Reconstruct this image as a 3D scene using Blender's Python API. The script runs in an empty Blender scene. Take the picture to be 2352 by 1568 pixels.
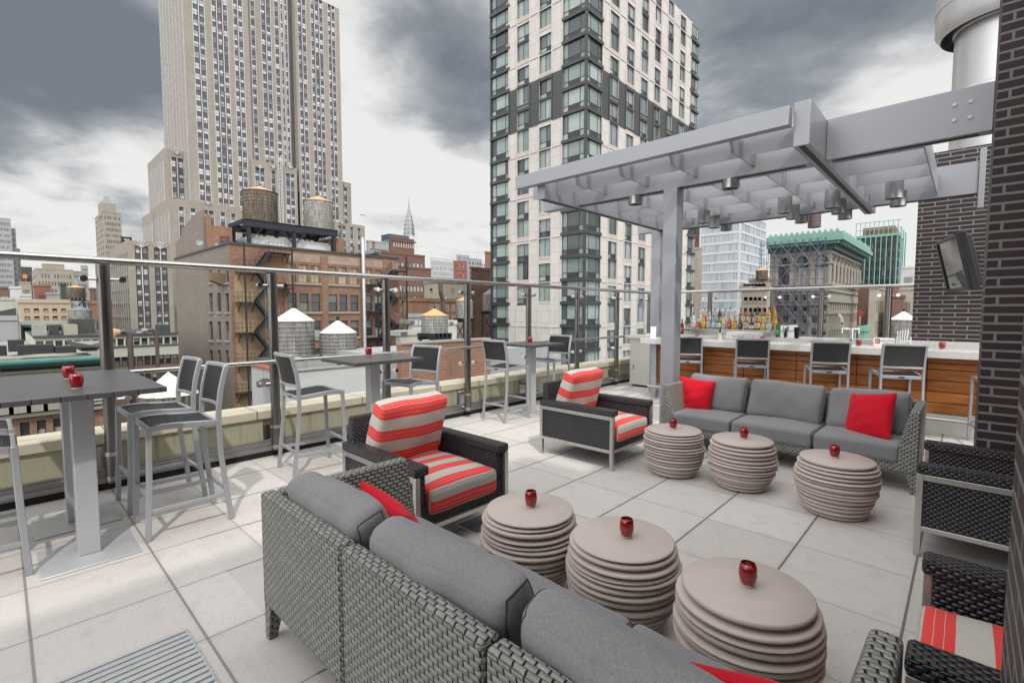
import bpy, math, random
EXPO = 0.6
from mathutils import Vector, Matrix
R = math.radians
rnd = random.Random(11)
SC = bpy.context.scene
COL = SC.collection

# ------------------------------------------------------------------ camera maths (metres from photograph pixels, 2352 px wide)
FPX = 1813.33 * 2352 / 3840
EYE = 1.55
YAW, PIT = R(43.2837), R(3.5493)
CF = Vector((-math.sin(YAW) * math.cos(PIT), math.cos(YAW) * math.cos(PIT), -math.sin(PIT)))
CR = Vector((math.cos(YAW), math.sin(YAW), 0))
CU = CR.cross(CF)
CO = Vector((0, 0, EYE))
def ray(x, y): return CF + CR * ((x - 1176) / FPX) - CU * ((y - 784) / FPX)
def atX(x, y, c):
    d = ray(x, y); return CO + d * (c / d.x)
def atY(x, y, c):
    d = ray(x, y); return CO + d * (c / d.y)
def atZ(x, y, z=0.0):
    d = ray(x, y); return CO + d * ((z - EYE) / d.z)
def pix(p):
    d = Vector(p) - CO; k = d.dot(CF)
    if k <= 0.01: return (-9999, -9999)
    return (1176 + FPX * d.dot(CR) / k, 784 - FPX * d.dot(CU) / k)
def crop(ox, oy, s): return lambda x, y: ((ox + x / s) / 1.632653, (oy + y / s) / 1.632653)

# ------------------------------------------------------------------ mesh builder
class MB:
    def __init__(s): s.v = []; s.f = []; s.m = []; s.uv = []; s.sm = []
    def face(s, idx, mi=0, uv=None, sm=False):
        s.f.append(tuple(idx)); s.m.append(mi); s.uv.append(uv); s.sm.append(sm)
    def quad(s, a, b, c, d, mi=0, uv=None):
        n = len(s.v); s.v += [tuple(a), tuple(b), tuple(c), tuple(d)]; s.face((n, n+1, n+2, n+3), mi, uv); return s
    def add(s, vs, fs, mi=0, uvs=None, sm=False, mat=None):
        n = len(s.v)
        for p in vs: s.v.append(tuple(mat @ Vector(p)) if mat else tuple(p))
        for k, f in enumerate(fs): s.face([n + i for i in f], mi, uvs[k] if uvs else None, sm)
        return s
    def box(s, x0, y0, z0, x1, y1, z1, mi=0, mat=None):
        if x0 > x1: x0, x1 = x1, x0
        if y0 > y1: y0, y1 = y1, y0
        if z0 > z1: z0, z1 = z1, z0
        vs = [(x0,y0,z0),(x1,y0,z0),(x1,y1,z0),(x0,y1,z0),(x0,y0,z1),(x1,y0,z1),(x1,y1,z1),(x0,y1,z1)]
        fs = [(3,2,1,0),(4,5,6,7),(0,1,5,4),(1,2,6,5),(2,3,7,6),(3,0,4,7)]
        return s.add(vs, fs, mi, mat=mat)
    def hexa(s, b, t, mi=0):          # four bottom points, four top points (both counter-clockwise seen from above)
        return s.add(list(b) + list(t), [(3,2,1,0),(4,5,6,7),(0,1,5,4),(1,2,6,5),(2,3,7,6),(3,0,4,7)], mi)
    def bar(s, p, q, w, h, mi=0, up=(0,0,1)):   # rectangular bar p->q, w across, h along 'up'
        p = Vector(p); q = Vector(q); d = (q - p).normalized(); u = Vector(up)
        if abs(d.dot(u)) > .98: u = Vector((0,1,0))
        a = d.cross(u).normalized(); b = a.cross(d).normalized()
        a *= w/2; b *= h/2
        return s.add([p-a-b, p+a-b, q+a-b, q-a-b, p-a+b, p+a+b, q+a+b, q-a+b], [(0,1,2,3),(7,6,5,4),(0,4,5,1),(1,5,6,2),(2,6,7,3),(3,7,4,0)], mi)
    def sweep(s, pts, w, h, mi=0, side=(1,0,0)):  # rectangular section following pts, w along 'side'
        pts = [Vector(p) for p in pts]; sd = Vector(side).normalized(); n0 = len(s.v)
        for i, p in enumerate(pts):
            t = (pts[min(i+1, len(pts)-1)] - pts[max(i-1, 0)]).normalized(); b = t.cross(sd).normalized()
            for a, c in ((-1,-1),(1,-1),(1,1),(-1,1)): s.v.append(tuple(p + sd*(a*w/2) + b*(c*h/2)))
        for i in range(len(pts)-1):
            for k in range(4):
                a = n0+i*4+k; b2 = n0+i*4+(k+1) % 4; s.face((a, b2, b2+4, a+4), mi)
        s.face((n0+3, n0+2, n0+1, n0), mi); e = n0+(len(pts)-1)*4; s.face((e, e+1, e+2, e+3), mi); return s
    def tube(s, p, q, r, n=12, mi=0, r2=None, cap=True):
        p = Vector(p); q = Vector(q); d = (q-p).normalized(); r2 = r if r2 is None else r2
        a = d.orthogonal().normalized(); b = d.cross(a); n0 = len(s.v)
        for c, rr in ((p, r), (q, r2)):
            for i in range(n):
                t = 2*math.pi*i/n; s.v.append(tuple(c + a*(rr*math.cos(t)) + b*(rr*math.sin(t))))
        for i in range(n): s.face((n0+i, n0+(i+1) % n, n0+n+(i+1) % n, n0+n+i), mi, None, True)
        if cap: s.face([n0+n-1-i for i in range(n)], mi); s.face([n0+n+i for i in range(n)], mi)
        return s
    def path(s, pts, r, n=8, mi=0):
        for i in range(len(pts)-1): s.tube(pts[i], pts[i+1], r, n, mi)
        return s
    def lathe(s, prof, c=(0,0,0), n=24, mi=0, smooth=True, mat=None, uvr=None):
        n0 = len(s.v); cx, cy, cz = c
        for r, z in prof:
            for i in range(n):
                t = 2*math.pi*i/n; p = Vector((cx + r*math.cos(t), cy + r*math.sin(t), cz + z)); s.v.append(tuple(mat @ p) if mat else tuple(p))
        for j in range(len(prof)-1):
            for i in range(n):
                i2 = (i+1) % n; uv = None
                if uvr: 
                    ua, ub = 2*math.pi*i/n*uvr, 2*math.pi*(i+1)/n*uvr; uv = [(ua, prof[j][1]), (ub, prof[j][1]), (ub, prof[j+1][1]), (ua, prof[j+1][1])]
                s.face((n0+j*n+i, n0+j*n+i2, n0+(j+1)*n+i2, n0+(j+1)*n+i), mi, uv, smooth)
        return s
    def disc(s, r, c, n=24, mi=0, up=True):
        n0 = len(s.v)
        for i in range(n):
            t = 2*math.pi*i/n; s.v.append((c[0]+r*math.cos(t), c[1]+r*math.sin(t), c[2]))
        s.face([n0+i for i in range(n)] if up else [n0+n-1-i for i in range(n)], mi); return s
    def prism(s, pts, axis, a, b, mi=0):   # extrude a 2-D outline along axis 0/1/2
        def P(u, v, t): return (t,u,v) if axis == 0 else ((u,t,v) if axis == 1 else (u,v,t))
        n = len(pts); n0 = len(s.v)
        s.v += [P(u,v,a) for u,v in pts] + [P(u,v,b) for u,v in pts]
        s.face([n0+i for i in range(n)], mi); s.face([n0+n+n-1-i for i in range(n)], mi)
        for i in range(n): j = (i+1) % n; s.face((n0+j, n0+i, n0+n+i, n0+n+j), mi)
        return s
    def build(s, name, mats, parent=None, loc=None, rot=None, bevel=0, seg=2, auto=35, fix=True):
        me = bpy.data.meshes.new(name); me.from_pydata(s.v, [], s.f); me.update()
        if not isinstance(mats, (list, tuple)): mats = [mats]
        for m in mats: me.materials.append(m)
        uvl = me.uv_layers.new(name='UVMap').data
        for p in me.polygons:
            p.material_index = s.m[p.index]; p.use_smooth = True
            cu = s.uv[p.index]
            if cu:
                for k, li in enumerate(p.loop_indices): uvl[li].uv = cu[k]
            else:
                n = p.normal; ax = max(range(3), key=lambda i: abs(n[i]) * (1.0 if i != 2 else .9))
                for li in p.loop_indices:
                    c = me.vertices[me.loops[li].vertex_index].co
                    uvl[li].uv = (c.x, c.y) if ax == 2 else ((c.y, c.z) if ax == 0 else (c.x, c.z))
        if fix:
            import bmesh
            bm = bmesh.new(); bm.from_mesh(me); bmesh.ops.recalc_face_normals(bm, faces=bm.faces); bm.to_mesh(me); bm.free()
        me.set_sharp_from_angle(angle=R(auto))
        o = bpy.data.objects.new(name, me); COL.objects.link(o)
        if parent is not None: o.parent = parent
        if loc is not None: o.location = loc
        if rot is not None: o.rotation_euler = (0, 0, rot) if not isinstance(rot, (tuple, list)) else rot
        if bevel:
            b = o.modifiers.new('bevel', 'BEVEL'); b.width = bevel; b.segments = seg; b.limit_method = 'ANGLE'; b.angle_limit = R(40); b.use_clamp_overlap = True
        return o

def cushion(mb, hx, hy, hz, r, puff=0.0, n=10, mat=None, mi=0, noise=.0, seed=0, pucker=0, seam=None):
    """soft rounded box; stripe=axis letter gives UVs that wrap over the front edge"""
    rr = random.Random(seed)
    ph = [rr.uniform(0, 6.28) for _ in range(8)]
    def par(h):
        k = [-h + r*(1-math.cos(R(a))) for a in (0, 30, 60, 90)]
        nn = max(n, int(h*2/.035)) if pucker else n
        inner = [(-h+r) + (2*h-2*r)*i/nn for i in range(1, nn)]
        return k + inner + [-t for t in reversed(k)]
    px, py, pz = par(hx), par(hy), par(hz) if hz > r*1.05 else par(hz)
    def shape(x, y, z):
        q = Vector((x,y,z)); i = Vector((max(-hx+r, min(hx-r, x)), max(-hy+r, min(hy-r, y)), max(-hz+r, min(hz-r, z))))
        d = q - i
        if d.length > 1e-9: q = i + d.normalized()*r
        b = max(0, 1-(x/hx)**2) * max(0, 1-(y/hy)**2)
        zz = q.z + (1 if q.z > 0 else -1)*min(1, abs(q.z)/hz)*puff*b**.7
        w = noise*(math.sin(9*x+ph[0]+4*y)+math.sin(13*y+ph[1]-5*x)+.6*math.sin(23*x+ph[2])*math.sin(19*y+ph[3]))
        e = noise*.8*(math.sin(17*x+ph[4])+math.sin(15*y+ph[5]+6*z))
        k = pucker*(math.exp(-(hx-abs(x))/.045)*math.sin(46*y+ph[6]+3*math.sin(9*y)) + .7*math.exp(-(hy-abs(y))/.04)*math.sin(38*x+ph[7]+3*math.sin(7*x)))
        return Vector((q.x + e*(y/hy if hy else 0), q.y + e*(x/hx), zz + w + k*z/hz))
    def sheet(A, B, fn, uvf, flip):
        vs = []; us = []; fs = []; uv = []
        for b in B:
            for a in A:
                p = fn(a, b); vs.append(shape(*p)); us.append(uvf(*p))
        na = len(A)
        for j in range(len(B)-1):
            for i in range(na-1):
                f = (j*na+i, j*na+i+1, (j+1)*na+i+1, (j+1)*na+i)
                if flip: f = f[::-1]
                fs.append(f); uv.append([us[k] for k in f])
        mb.add(vs, fs, mi, uv, True, mat)
    if seam is not None:
        N = 36
        for sg in (1, -1):
            pts = [shape(sg*hx, -hy+2*hy*i/N, hz) for i in range(N+1)] + [shape(sg*hx, hy, hz-2*hz*i/8) for i in range(1, 9)] + [shape(sg*hx, hy-2*hy*i/N, -hz) for i in range(1, N+1)] + [shape(sg*hx, -hy, -hz+2*hz*i/8) for i in range(1, 9)]
            pts = [mat @ p if mat else p for p in pts]
            for p, q in zip(pts[:-1], pts[1:]):
                if (q-p).length > 1e-5: mb.tube(p, q, .0028, 5, seam, None, False)
    sheet(px, py, lambda a,b: (a,b,hz), lambda x,y,z: (x, y), False)
    sheet(px, py, lambda a,b: (a,b,-hz), lambda x,y,z: (x, y+2*hz+.07), True)
    sheet(px, pz, lambda a,b: (a,-hy,b), lambda x,y,z: (x, -hy-(hz-z)), False)
    sheet(px, pz, lambda a,b: (a,hy,b), lambda x,y,z: (x, hy+(hz-z)), True)
    sheet(py, pz, lambda a,b: (hx,a,b), lambda x,y,z: (hx+(hz-z), y), False)
    sheet(py, pz, lambda a,b: (-hx,a,b), lambda x,y,z: (-hx-(hz-z), y), True)

def throw_pillow(mb, h, t, mat=None, n=18, seed=3):
    rr = random.Random(seed); ph = [rr.uniform(0,6) for _ in range(4)]
    for sg in (1, -1):
        vs = []; fs = []
        for j in range(n+1):
            for i in range(n+1):
                u = math.sin((i/n-.5)*math.pi*.92)/math.sin(.46*math.pi); w = math.sin((j/n-.5)*math.pi*.92)/math.sin(.46*math.pi)
                k = 1 - .07*(1-abs(u)**2) * (abs(w)**3); k2 = 1 - .07*(1-abs(w)**2)*(abs(u)**3)
                z = t*(max(0, (1-u*u))*max(0, (1-w*w)))**.42
                z += (.010*math.sin(5*u+ph[0]+3*w) + .006*math.sin(11*w+ph[1]-4*u))*(1-u*u)*(1-w*w)
                vs.append((u*h*k2, w*h*k, sg*z))
        for j in range(n):
            for i in range(n):
                f = (j*(n+1)+i, j*(n+1)+i+1, (j+1)*(n+1)+i+1, (j+1)*(n+1)+i); fs.append(f if sg > 0 else f[::-1])
        mb.add(vs, fs, 0, None, True, mat)

def tag(o, label=None, cat=None, group=None, kind=None):
    if label: o['label'] = label
    if cat: o['category'] = cat
    if group: o['group'] = group
    if kind: o['kind'] = kind
    return o
def empty(name, label, cat, loc=(0,0,0), rz=0, group=None):
    o = bpy.data.objects.new(name, None); COL.objects.link(o); o.empty_display_size = .1
    o.location = loc; o.rotation_euler = (0, 0, rz); tag(o, label, cat, group); return o
def kids(o): return [c for c in bpy.data.objects if c.parent == o]
def dup(root, loc, rz=0, label=None, group=None):
    def cp(o, par):
        c = o.copy(); COL.objects.link(c)
        if par is not None: c.parent = par
        for ch in tree[o.name]: cp(ch, c)
        return c
    tree = {}
    def scan(o):
        tree[o.name] = kids(o)
        for c in tree[o.name]: scan(c)
    scan(root)
    r = cp(root, None); r.location = loc; r.rotation_euler = (0, 0, rz)
    if label: r['label'] = label
    if group: r['group'] = group
    return r

# ------------------------------------------------------------------ materials
class NT:
    def __init__(s, name):
        s.mat = bpy.data.materials.new(name); s.mat.use_nodes = True; s.t = s.mat.node_tree; s.b = s.t.nodes['Principled BSDF']
        s.out = s.t.nodes['Material Output']
    def n(s, typ, **kw):
        o = s.t.nodes.new(typ)
        for k, v in kw.items():
            if k.startswith('i_'): o.inputs[k[2:].replace('_', ' ')].default_value = v
            else: setattr(o, k, v)
        return o
    def l(s, a, b): s.t.links.new(a, b)
    def math(s, op, a, b=None, c=None):
        o = s.n('ShaderNodeMath', operation=op)
        for i, x in enumerate((a, b, c)):
            if x is None: continue
            if isinstance(x, (int, float)): o.inputs[i].default_value = x
            else: s.l(x, o.inputs[i])
        return o.outputs[0]
    def mix(s, fac, a, b, blend='MIX'):
        o = s.n('ShaderNodeMix', data_type='RGBA', blend_type=blend)
        for i, x in ((0, fac), (6, a), (7, b)):
            if isinstance(x, (int, float)): o.inputs[i].default_value = x
            elif isinstance(x, (tuple, list)): o.inputs[i].default_value = (*x, 1) if len(x) == 3 else x
            else: s.l(x, o.inputs[i])
        return o.outputs[2]
    def ramp(s, fac, stops, mode='LINEAR'):
        o = s.n('ShaderNodeValToRGB'); cr = o.color_ramp; cr.interpolation = mode
        while len(cr.elements) < len(stops): cr.elements.new(.5)
        for e, (p, c) in zip(cr.elements, stops):
            e.position = p; e.color = (c, c, c, 1) if isinstance(c, (int, float)) else (*c, 1)
        s.l(fac, o.inputs[0]); return o.outputs[0]
    def coord(s, which='Object'): return s.n('ShaderNodeTexCoord').outputs[which]
    def mapping(s, vec, scale=(1,1,1), rot=(0,0,0), loc=(0,0,0)):
        o = s.n('ShaderNodeMapping'); s.l(vec, o.inputs[0]); o.inputs['Scale'].default_value = scale; o.inputs['Rotation'].default_value = rot; o.inputs['Location'].default_value = loc; return o.outputs[0]
    def noise(s, vec, scale, detail=4, rough=.5, dist=0):
        o = s.n('ShaderNodeTexNoise'); s.l(vec, o.inputs['Vector']); o.inputs['Scale'].default_value = scale; o.inputs['Detail'].default_value = detail; o.inputs['Roughness'].default_value = rough; o.inputs['Distortion'].default_value = dist; return o.outputs['Fac']
    def bump(s, h, strength=.3, dist=.01):
        o = s.n('ShaderNodeBump'); s.l(h, o.inputs['Height']); o.inputs['Strength'].default_value = strength; o.inputs['Distance'].default_value = dist; s.l(o.outputs[0], s.b.inputs['Normal']); return o
    def set(s, col=None, rough=None, metal=None, spec=None):
        for k, x in (('Base Color', col), ('Roughness', rough), ('Metallic', metal), ('Specular IOR Level', spec)):
            if x is None: continue
            if isinstance(x, (int, float)): s.b.inputs[k].default_value = x
            elif isinstance(x, tuple): s.b.inputs[k].default_value = (*x, 1)
            else: s.l(x, s.b.inputs[k])
        return s.mat
def dk(c, k): return tuple(x*k for x in c)
def plain(name, col, rough=.5, metal=0, var=.12, scale=6, bump=0, bscale=60, spec=None, rvar=.08, stretch=(1,1,1)):
    t = NT(name); v = t.mapping(t.coord(), stretch); f = t.noise(v, scale, 5, .6)
    c = t.mix(f, dk(col, 1-var), dk(col, 1+var)); rr = t.math('MULTIPLY_ADD', f, rvar*2, rough-rvar)
    if bump: t.bump(t.noise(v, bscale, 4, .6), bump, .004)
    return t.set(c, rr, metal, spec)

def m_paver():
    t = NT('concrete paver'); g = t.n('ShaderNodeNewGeometry').outputs['Position']; sx = t.n('ShaderNodeSeparateXYZ'); t.l(g, sx.inputs[0]); X, Y = sx.outputs[0], sx.outputs[1]
    gx = t.math('DIVIDE', t.math('ADD', X, 1.968), .600)
    near = t.math('LESS_THAN', Y, .87)
    ga = t.math('DIVIDE', t.math('SUBTRACT', Y, 3.5826), .6145); gb = t.math('DIVIDE', t.math('SUBTRACT', Y, .615), .5775)
    gy = t.math('ADD', t.math('MULTIPLY', ga, t.math('SUBTRACT', 1, near)), t.math('MULTIPLY', gb, near))
    def dist(gv, s): 
        f = t.math('FRACT', t.math('ADD', gv, 100.5)); return t.math('MULTIPLY', t.math('ABSOLUTE', t.math('SUBTRACT', f, .5)), s)
    dx, dy = dist(gx, .6), dist(gy, .6)
    wx = t.math('MULTIPLY_ADD', near, -.0035, .0062); wy = t.math('MULTIPLY_ADD', near, .0038, .0024)
    jx = t.math('LESS_THAN', dx, wx); jy = t.math('LESS_THAN', dy, wy)
    jj = t.math('MAXIMUM', jx, jy)
    cmb = t.n('ShaderNodeCombineXYZ'); t.l(t.math('ROUND', t.math('ADD', gx, .5)), cmb.inputs[0]); t.l(t.math('ROUND', t.math('ADD', gy, .5)), cmb.inputs[1]); 
    wn = t.n('ShaderNodeTexWhiteNoise', noise_dimensions='3D'); t.l(cmb.outputs[0], wn.inputs[0])
    big = t.noise(g, 1.3, 5, .6); fine = t.noise(g, 55, 6, .75); med = t.noise(g, 7, 5, .65)
    base = t.mix(big, (.49,.466,.445), (.63,.603,.582)); base = t.mix(.55, base, t.mix(wn.outputs[0], (.465,.437,.415), (.63,.605,.588)))
    base = t.mix(t.math('MULTIPLY', t.ramp(fine, [(.35,1),(.5,0)]), .28), base, (.30,.28,.265))
    stain = t.ramp(med, [(.52,0),(.75,1)]); base = t.mix(t.math('MULTIPLY', stain, .42), base, (.37,.345,.315))
    vo = t.n('ShaderNodeTexVoronoi', feature='F1'); t.l(g, vo.inputs['Vector']); vo.inputs['Scale'].default_value = 75
    sel = t.math('MULTIPLY', t.math('LESS_THAN', vo.outputs['Distance'], .16), t.math('GREATER_THAN', t.n('ShaderNodeSeparateColor').outputs[0] if False else t.noise(g, 30, 2), .56))
    base = t.mix(t.math('MULTIPLY', sel, .75), base, (.82,.80,.77))
    edge = t.ramp(t.math('MINIMUM', dx, dy), [(0,1),(.03,0)])
    base = t.mix(t.math('MULTIPLY', edge, t.math('MULTIPLY', med, .35)), base, (.30,.28,.26))
    base = t.mix(jj, base, t.mix(t.math('MULTIPLY', jx, .8), (.25,.23,.215), (.13,.117,.108)))
    h = t.math('SUBTRACT', t.math('MULTIPLY', fine, .25), jj); t.bump(h, .5, .004)
    return t.set(base, t.math('MULTIPLY_ADD', med, .2, .6), 0, .35)

def m_wicker(name, ca, cb, gap, bw, rh, tick, rough=.45, strength=.8):
    """over-and-under weave: staggered flat strands with dark slits at their ends"""
    t = NT(name); uv = t.coord('UV'); n0 = t.noise(uv, 11, 3); sp = t.n('ShaderNodeSeparateXYZ'); t.l(uv, sp.inputs[0])
    wob = t.math('MULTIPLY_ADD', n0, rh*.5, -rh*.25); V = t.math('DIVIDE', t.math('ADD', sp.outputs[1], wob), rh)
    row = t.math('FLOOR', V); fy = t.math('FRACT', t.math('ADD', V, 500)); par = t.math('MULTIPLY', t.math('FLOORED_MODULO', row, 2), .5)
    U = t.math('ADD', t.math('ADD', t.math('DIVIDE', sp.outputs[0], bw), par), t.math('MULTIPLY_ADD', fy, .10, 500)); fx = t.math('FRACT', U)
    cmb = t.n('ShaderNodeCombineXYZ'); t.l(t.math('FLOOR', U), cmb.inputs[0]); t.l(row, cmb.inputs[1]); wn = t.n('ShaderNodeTexWhiteNoise', noise_dimensions='2D'); t.l(cmb.outputs[0], wn.inputs[0])
    ex = t.math('MINIMUM', fx, t.math('SUBTRACT', 1, fx)); ey = t.math('MINIMUM', fy, t.math('SUBTRACT', 1, fy))
    bx = t.math('POWER', t.math('MULTIPLY', ex, 2), .45); by = t.math('POWER', t.math('MULTIPLY', ey, 2), .35)
    slit = t.math('MULTIPLY', t.ramp(ex, [(0,1),(tick*.6,1),(tick,0)]), t.ramp(ey, [(.02,0),(.10,1)]))
    h = t.math('SUBTRACT', t.math('MULTIPLY', bx, by), slit); t.bump(h, strength, rh*.55)
    c = t.mix(wn.outputs[0], ca, cb); c = t.mix(t.math('MULTIPLY', t.noise(uv, 6, 4), .30), c, dk(ca, .62)); c = t.mix(t.math('MULTIPLY', t.ramp(ey, [(0,1),(.11,0)]), .55), c, gap); c = t.mix(slit, c, gap)  # row edges darkened to paint the shadow line between strand rows
    return t.set(c, t.math('MULTIPLY_ADD', wn.outputs[0], .15, rough-.07), 0, .5)

def m_brick(name, c1, c2, mort, bw=.2, rh=.0665, ms=.009, rough=.8, strength=.6, var=.5, soot=None, offset=.5):
    t = NT(name); v = t.coord('UV')
    br = t.n('ShaderNodeTexBrick', offset=offset); t.l(v, br.inputs['Vector']); br.inputs['Scale'].default_value = 1
    br.inputs['Brick Width'].default_value = bw; br.inputs['Row Height'].default_value = rh; br.inputs['Mortar Size'].default_value = ms; br.inputs['Mortar Smooth'].default_value = .2; br.inputs['Bias'].default_value = -.1
    br.inputs['Color1'].default_value = (*c1, 1); br.inputs['Color2'].default_value = (*c2, 1); br.inputs['Mortar'].default_value = (*mort, 1)
    ns = t.noise(v, 2.2/bw*.2, 5, .6); fine = t.noise(v, 60, 4, .7)
    c = t.mix(t.math('MULTIPLY', ns, var), br.outputs['Color'], dk(c1, .45)); c = t.mix(t.math('MULTIPLY', fine, .25), c, dk(c2, 1.5))
    if soot:
        big = t.noise(t.mapping(v, (.35,.12,1)), 1.0, 6, .65); c = t.mix(t.math('MULTIPLY', t.ramp(big, [(.45,0),(.7,1)]), soot[1]), c, soot[0])
    t.bump(t.math('SUBTRACT', t.math('MULTIPLY', fine, .4), br.outputs['Fac']), strength, .006)
    return t.set(c, rough, 0, .3)

def m_stripe(ph=.13):
    t = NT('striped outdoor fabric'); uv = t.coord('UV'); sp = t.n('ShaderNodeSeparateXYZ'); t.l(uv, sp.inputs[0])
    f = t.math('FRACT', t.math('ADD', t.math('DIVIDE', sp.outputs[0], .182), 40+ph))
    red, cream = (.72,.030,.028), (.50,.475,.435)
    r = t.ramp(f, [(0,cream),(.5,red),(.650,(.60,.36,.33)),(.664,red),(.806,(.60,.36,.33)),(.82,red),(.985,cream)], 'CONSTANT')
    w = t.noise(t.mapping(uv, (1,1,1)), 420, 2); c = t.mix(t.math('MULTIPLY', w, .22), r, (.32,.26,.24)); t.bump(w, .15, .001)
    t.b.inputs['Sheen Weight'].default_value = .12
    return t.set(c, .85, 0, .15)

def m_fabric(name, c1, c2, scale=(300,60,1), sheen=.2):
    t = NT(name); uv = t.coord('UV'); a = t.noise(t.mapping(uv, scale), 1, 3, .7); b = t.noise(t.mapping(uv, (scale[1], scale[0], 1)), 1, 3, .7)
    f = t.ramp(t.math('MULTIPLY_ADD', b, .5, t.math('MULTIPLY', a, .5)), [(.32,0),(.68,1)]); big = t.noise(t.coord(), 3, 3)
    c = t.mix(f, c1, c2); c = t.mix(t.math('MULTIPLY', big, .25), c, dk(c1, .8)); t.bump(f, .25, .002); t.b.inputs['Sheen Weight'].default_value = sheen
    return t.set(c, .9, 0, .1)

def m_glasspane():
    t = NT('clear railing glass'); tr = t.n('ShaderNodeBsdfTransparent'); tr.inputs[0].default_value = (.975,.988,.984,1); gl = t.n('ShaderNodeBsdfGlossy'); gl.inputs['Roughness'].default_value = .02; gl.inputs[0].default_value = (.9,.95,.95,1)
    lw = t.n('ShaderNodeLayerWeight'); lw.inputs[0].default_value = .12; fac = t.math('MULTIPLY', lw.outputs['Fresnel'], .28); ms = t.n('ShaderNodeMixShader'); t.l(fac, ms.inputs[0]); t.l(tr.outputs[0], ms.inputs[1]); t.l(gl.outputs[0], ms.inputs[2]); t.l(ms.outputs[0], t.out.inputs[0])
    return t.mat

def m_winglass(name, stops, rough=.12, spec=.8):
    t = NT(name); g = t.n('ShaderNodeNewGeometry'); oi = t.n('ShaderNodeObjectInfo')
    f = t.math('FRACT', t.math('ADD', g.outputs['Random Per Island'], t.math('MULTIPLY', oi.outputs['Random'], 7.31)))
    c = t.ramp(f, stops, 'CONSTANT')
    c = t.mix(t.math('MULTIPLY', t.noise(t.coord(), .9, 3), .45), c, (.05,.06,.06))
    return t.set(c, rough, 0, spec)

def m_wood():
    t = NT('oiled hardwood'); uv = t.coord('UV'); g = t.n('ShaderNodeNewGeometry'); k = g.outputs['Random Per Island']
    cmb = t.n('ShaderNodeCombineXYZ'); t.l(t.math('MULTIPLY', k, 37), cmb.inputs[0]); t.l(t.math('MULTIPLY', k, 91), cmb.inputs[1])
    va = t.n('ShaderNodeVectorMath', operation='ADD'); t.l(uv, va.inputs[0]); t.l(cmb.outputs[0], va.inputs[1])
    n = t.noise(t.mapping(va.outputs[0], (1.6,14,1)), 1.5, 6, .6, 1.6); fine = t.noise(t.mapping(va.outputs[0], (8,160,1)), 1, 3)
    c = t.ramp(n, [(.3,(.24,.072,.013)),(.5,(.44,.15,.03)),(.68,(.56,.22,.055))]); c = t.mix(t.math('MULTIPLY', fine, .35), c, (.12,.035,.01)); c = t.mix(t.math('MULTIPLY', k, .35), c, (.22,.06,.012))
    return t.set(c, .42, 0, .4)

def m_planks():
    t = NT('charcoal slatted top'); uv = t.coord('UV'); sp = t.n('ShaderNodeSeparateXYZ'); t.l(uv, sp.inputs[0])
    f = t.math('FRACT', t.math('ADD', t.math('DIVIDE', sp.outputs[0], .117), 50.0)); line = t.math('LESS_THAN', f, .05)
    n = t.noise(t.mapping(uv, (120,4,1)), 1, 5, .7); c = t.mix(n, (.045,.044,.048), (.105,.10,.104)); c = t.mix(line, c, (.012,.012,.013)); t.bump(t.math('SUBTRACT', t.math('MULTIPLY', n, .3), line), .3, .003)
    return t.set(c, .42, 0, .5)

def m_swirlglass():
    t = NT('red swirl glass'); v = t.mapping(t.coord(), (14,14,60), (0.5,.3,0)); n = t.noise(v, 1.0, 5, .65, 1.4); c = t.ramp(n, [(.42,(.26,.003,.005)),(.6,(.42,.008,.010)),(.74,(.62,.20,.16))])
    t.b.inputs['Transmission Weight'].default_value = .25; t.b.inputs['Coat Weight'].default_value = .5
    return t.set(c, .12, 0, .7)

def m_stucco():
    t = NT('aged stucco'); g = t.coord(); n = t.noise(g, 3, 5, .6); f = t.noise(g, 45, 5, .7); st = t.noise(t.mapping(g, (9,9,.5)), 1, 4, .7)
    c = t.mix(n, (.34,.325,.225), (.47,.45,.335)); c = t.mix(t.math('MULTIPLY', t.ramp(st, [(.52,0),(.68,1)]), .6), c, (.15,.15,.105)); c = t.mix(t.math('MULTIPLY', t.ramp(n, [(.5,0),(.75,1)]), .4), c, (.25,.26,.19)); c = t.mix(t.math('MULTIPLY', f, .2), c, (.2,.19,.14)); t.bump(f, .35, .006)
    return t.set(c, .85, 0, .2)
def m_coping():
    t = NT('limestone coping'); g = t.coord(); sp = t.n('ShaderNodeSeparateXYZ'); t.l(g, sp.inputs[0]); n = t.noise(g, 4, 6, .65); f = t.noise(g, 60, 4, .7)
    jt = t.math('LESS_THAN', t.math('ABSOLUTE', t.math('SUBTRACT', t.math('FRACT', t.math('DIVIDE', sp.outputs[1], 1.22)), .5)), .0045)
    c = t.mix(n, (.50,.44,.34), (.66,.60,.49)); c = t.mix(t.math('MULTIPLY', f, .25), c, (.36,.31,.24)); c = t.mix(jt, c, (.12,.1,.08)); t.bump(t.math('SUBTRACT', f, t.math('MULTIPLY', jt, 3)), .25, .004); return t.set(c, .8, 0, .25)

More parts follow.
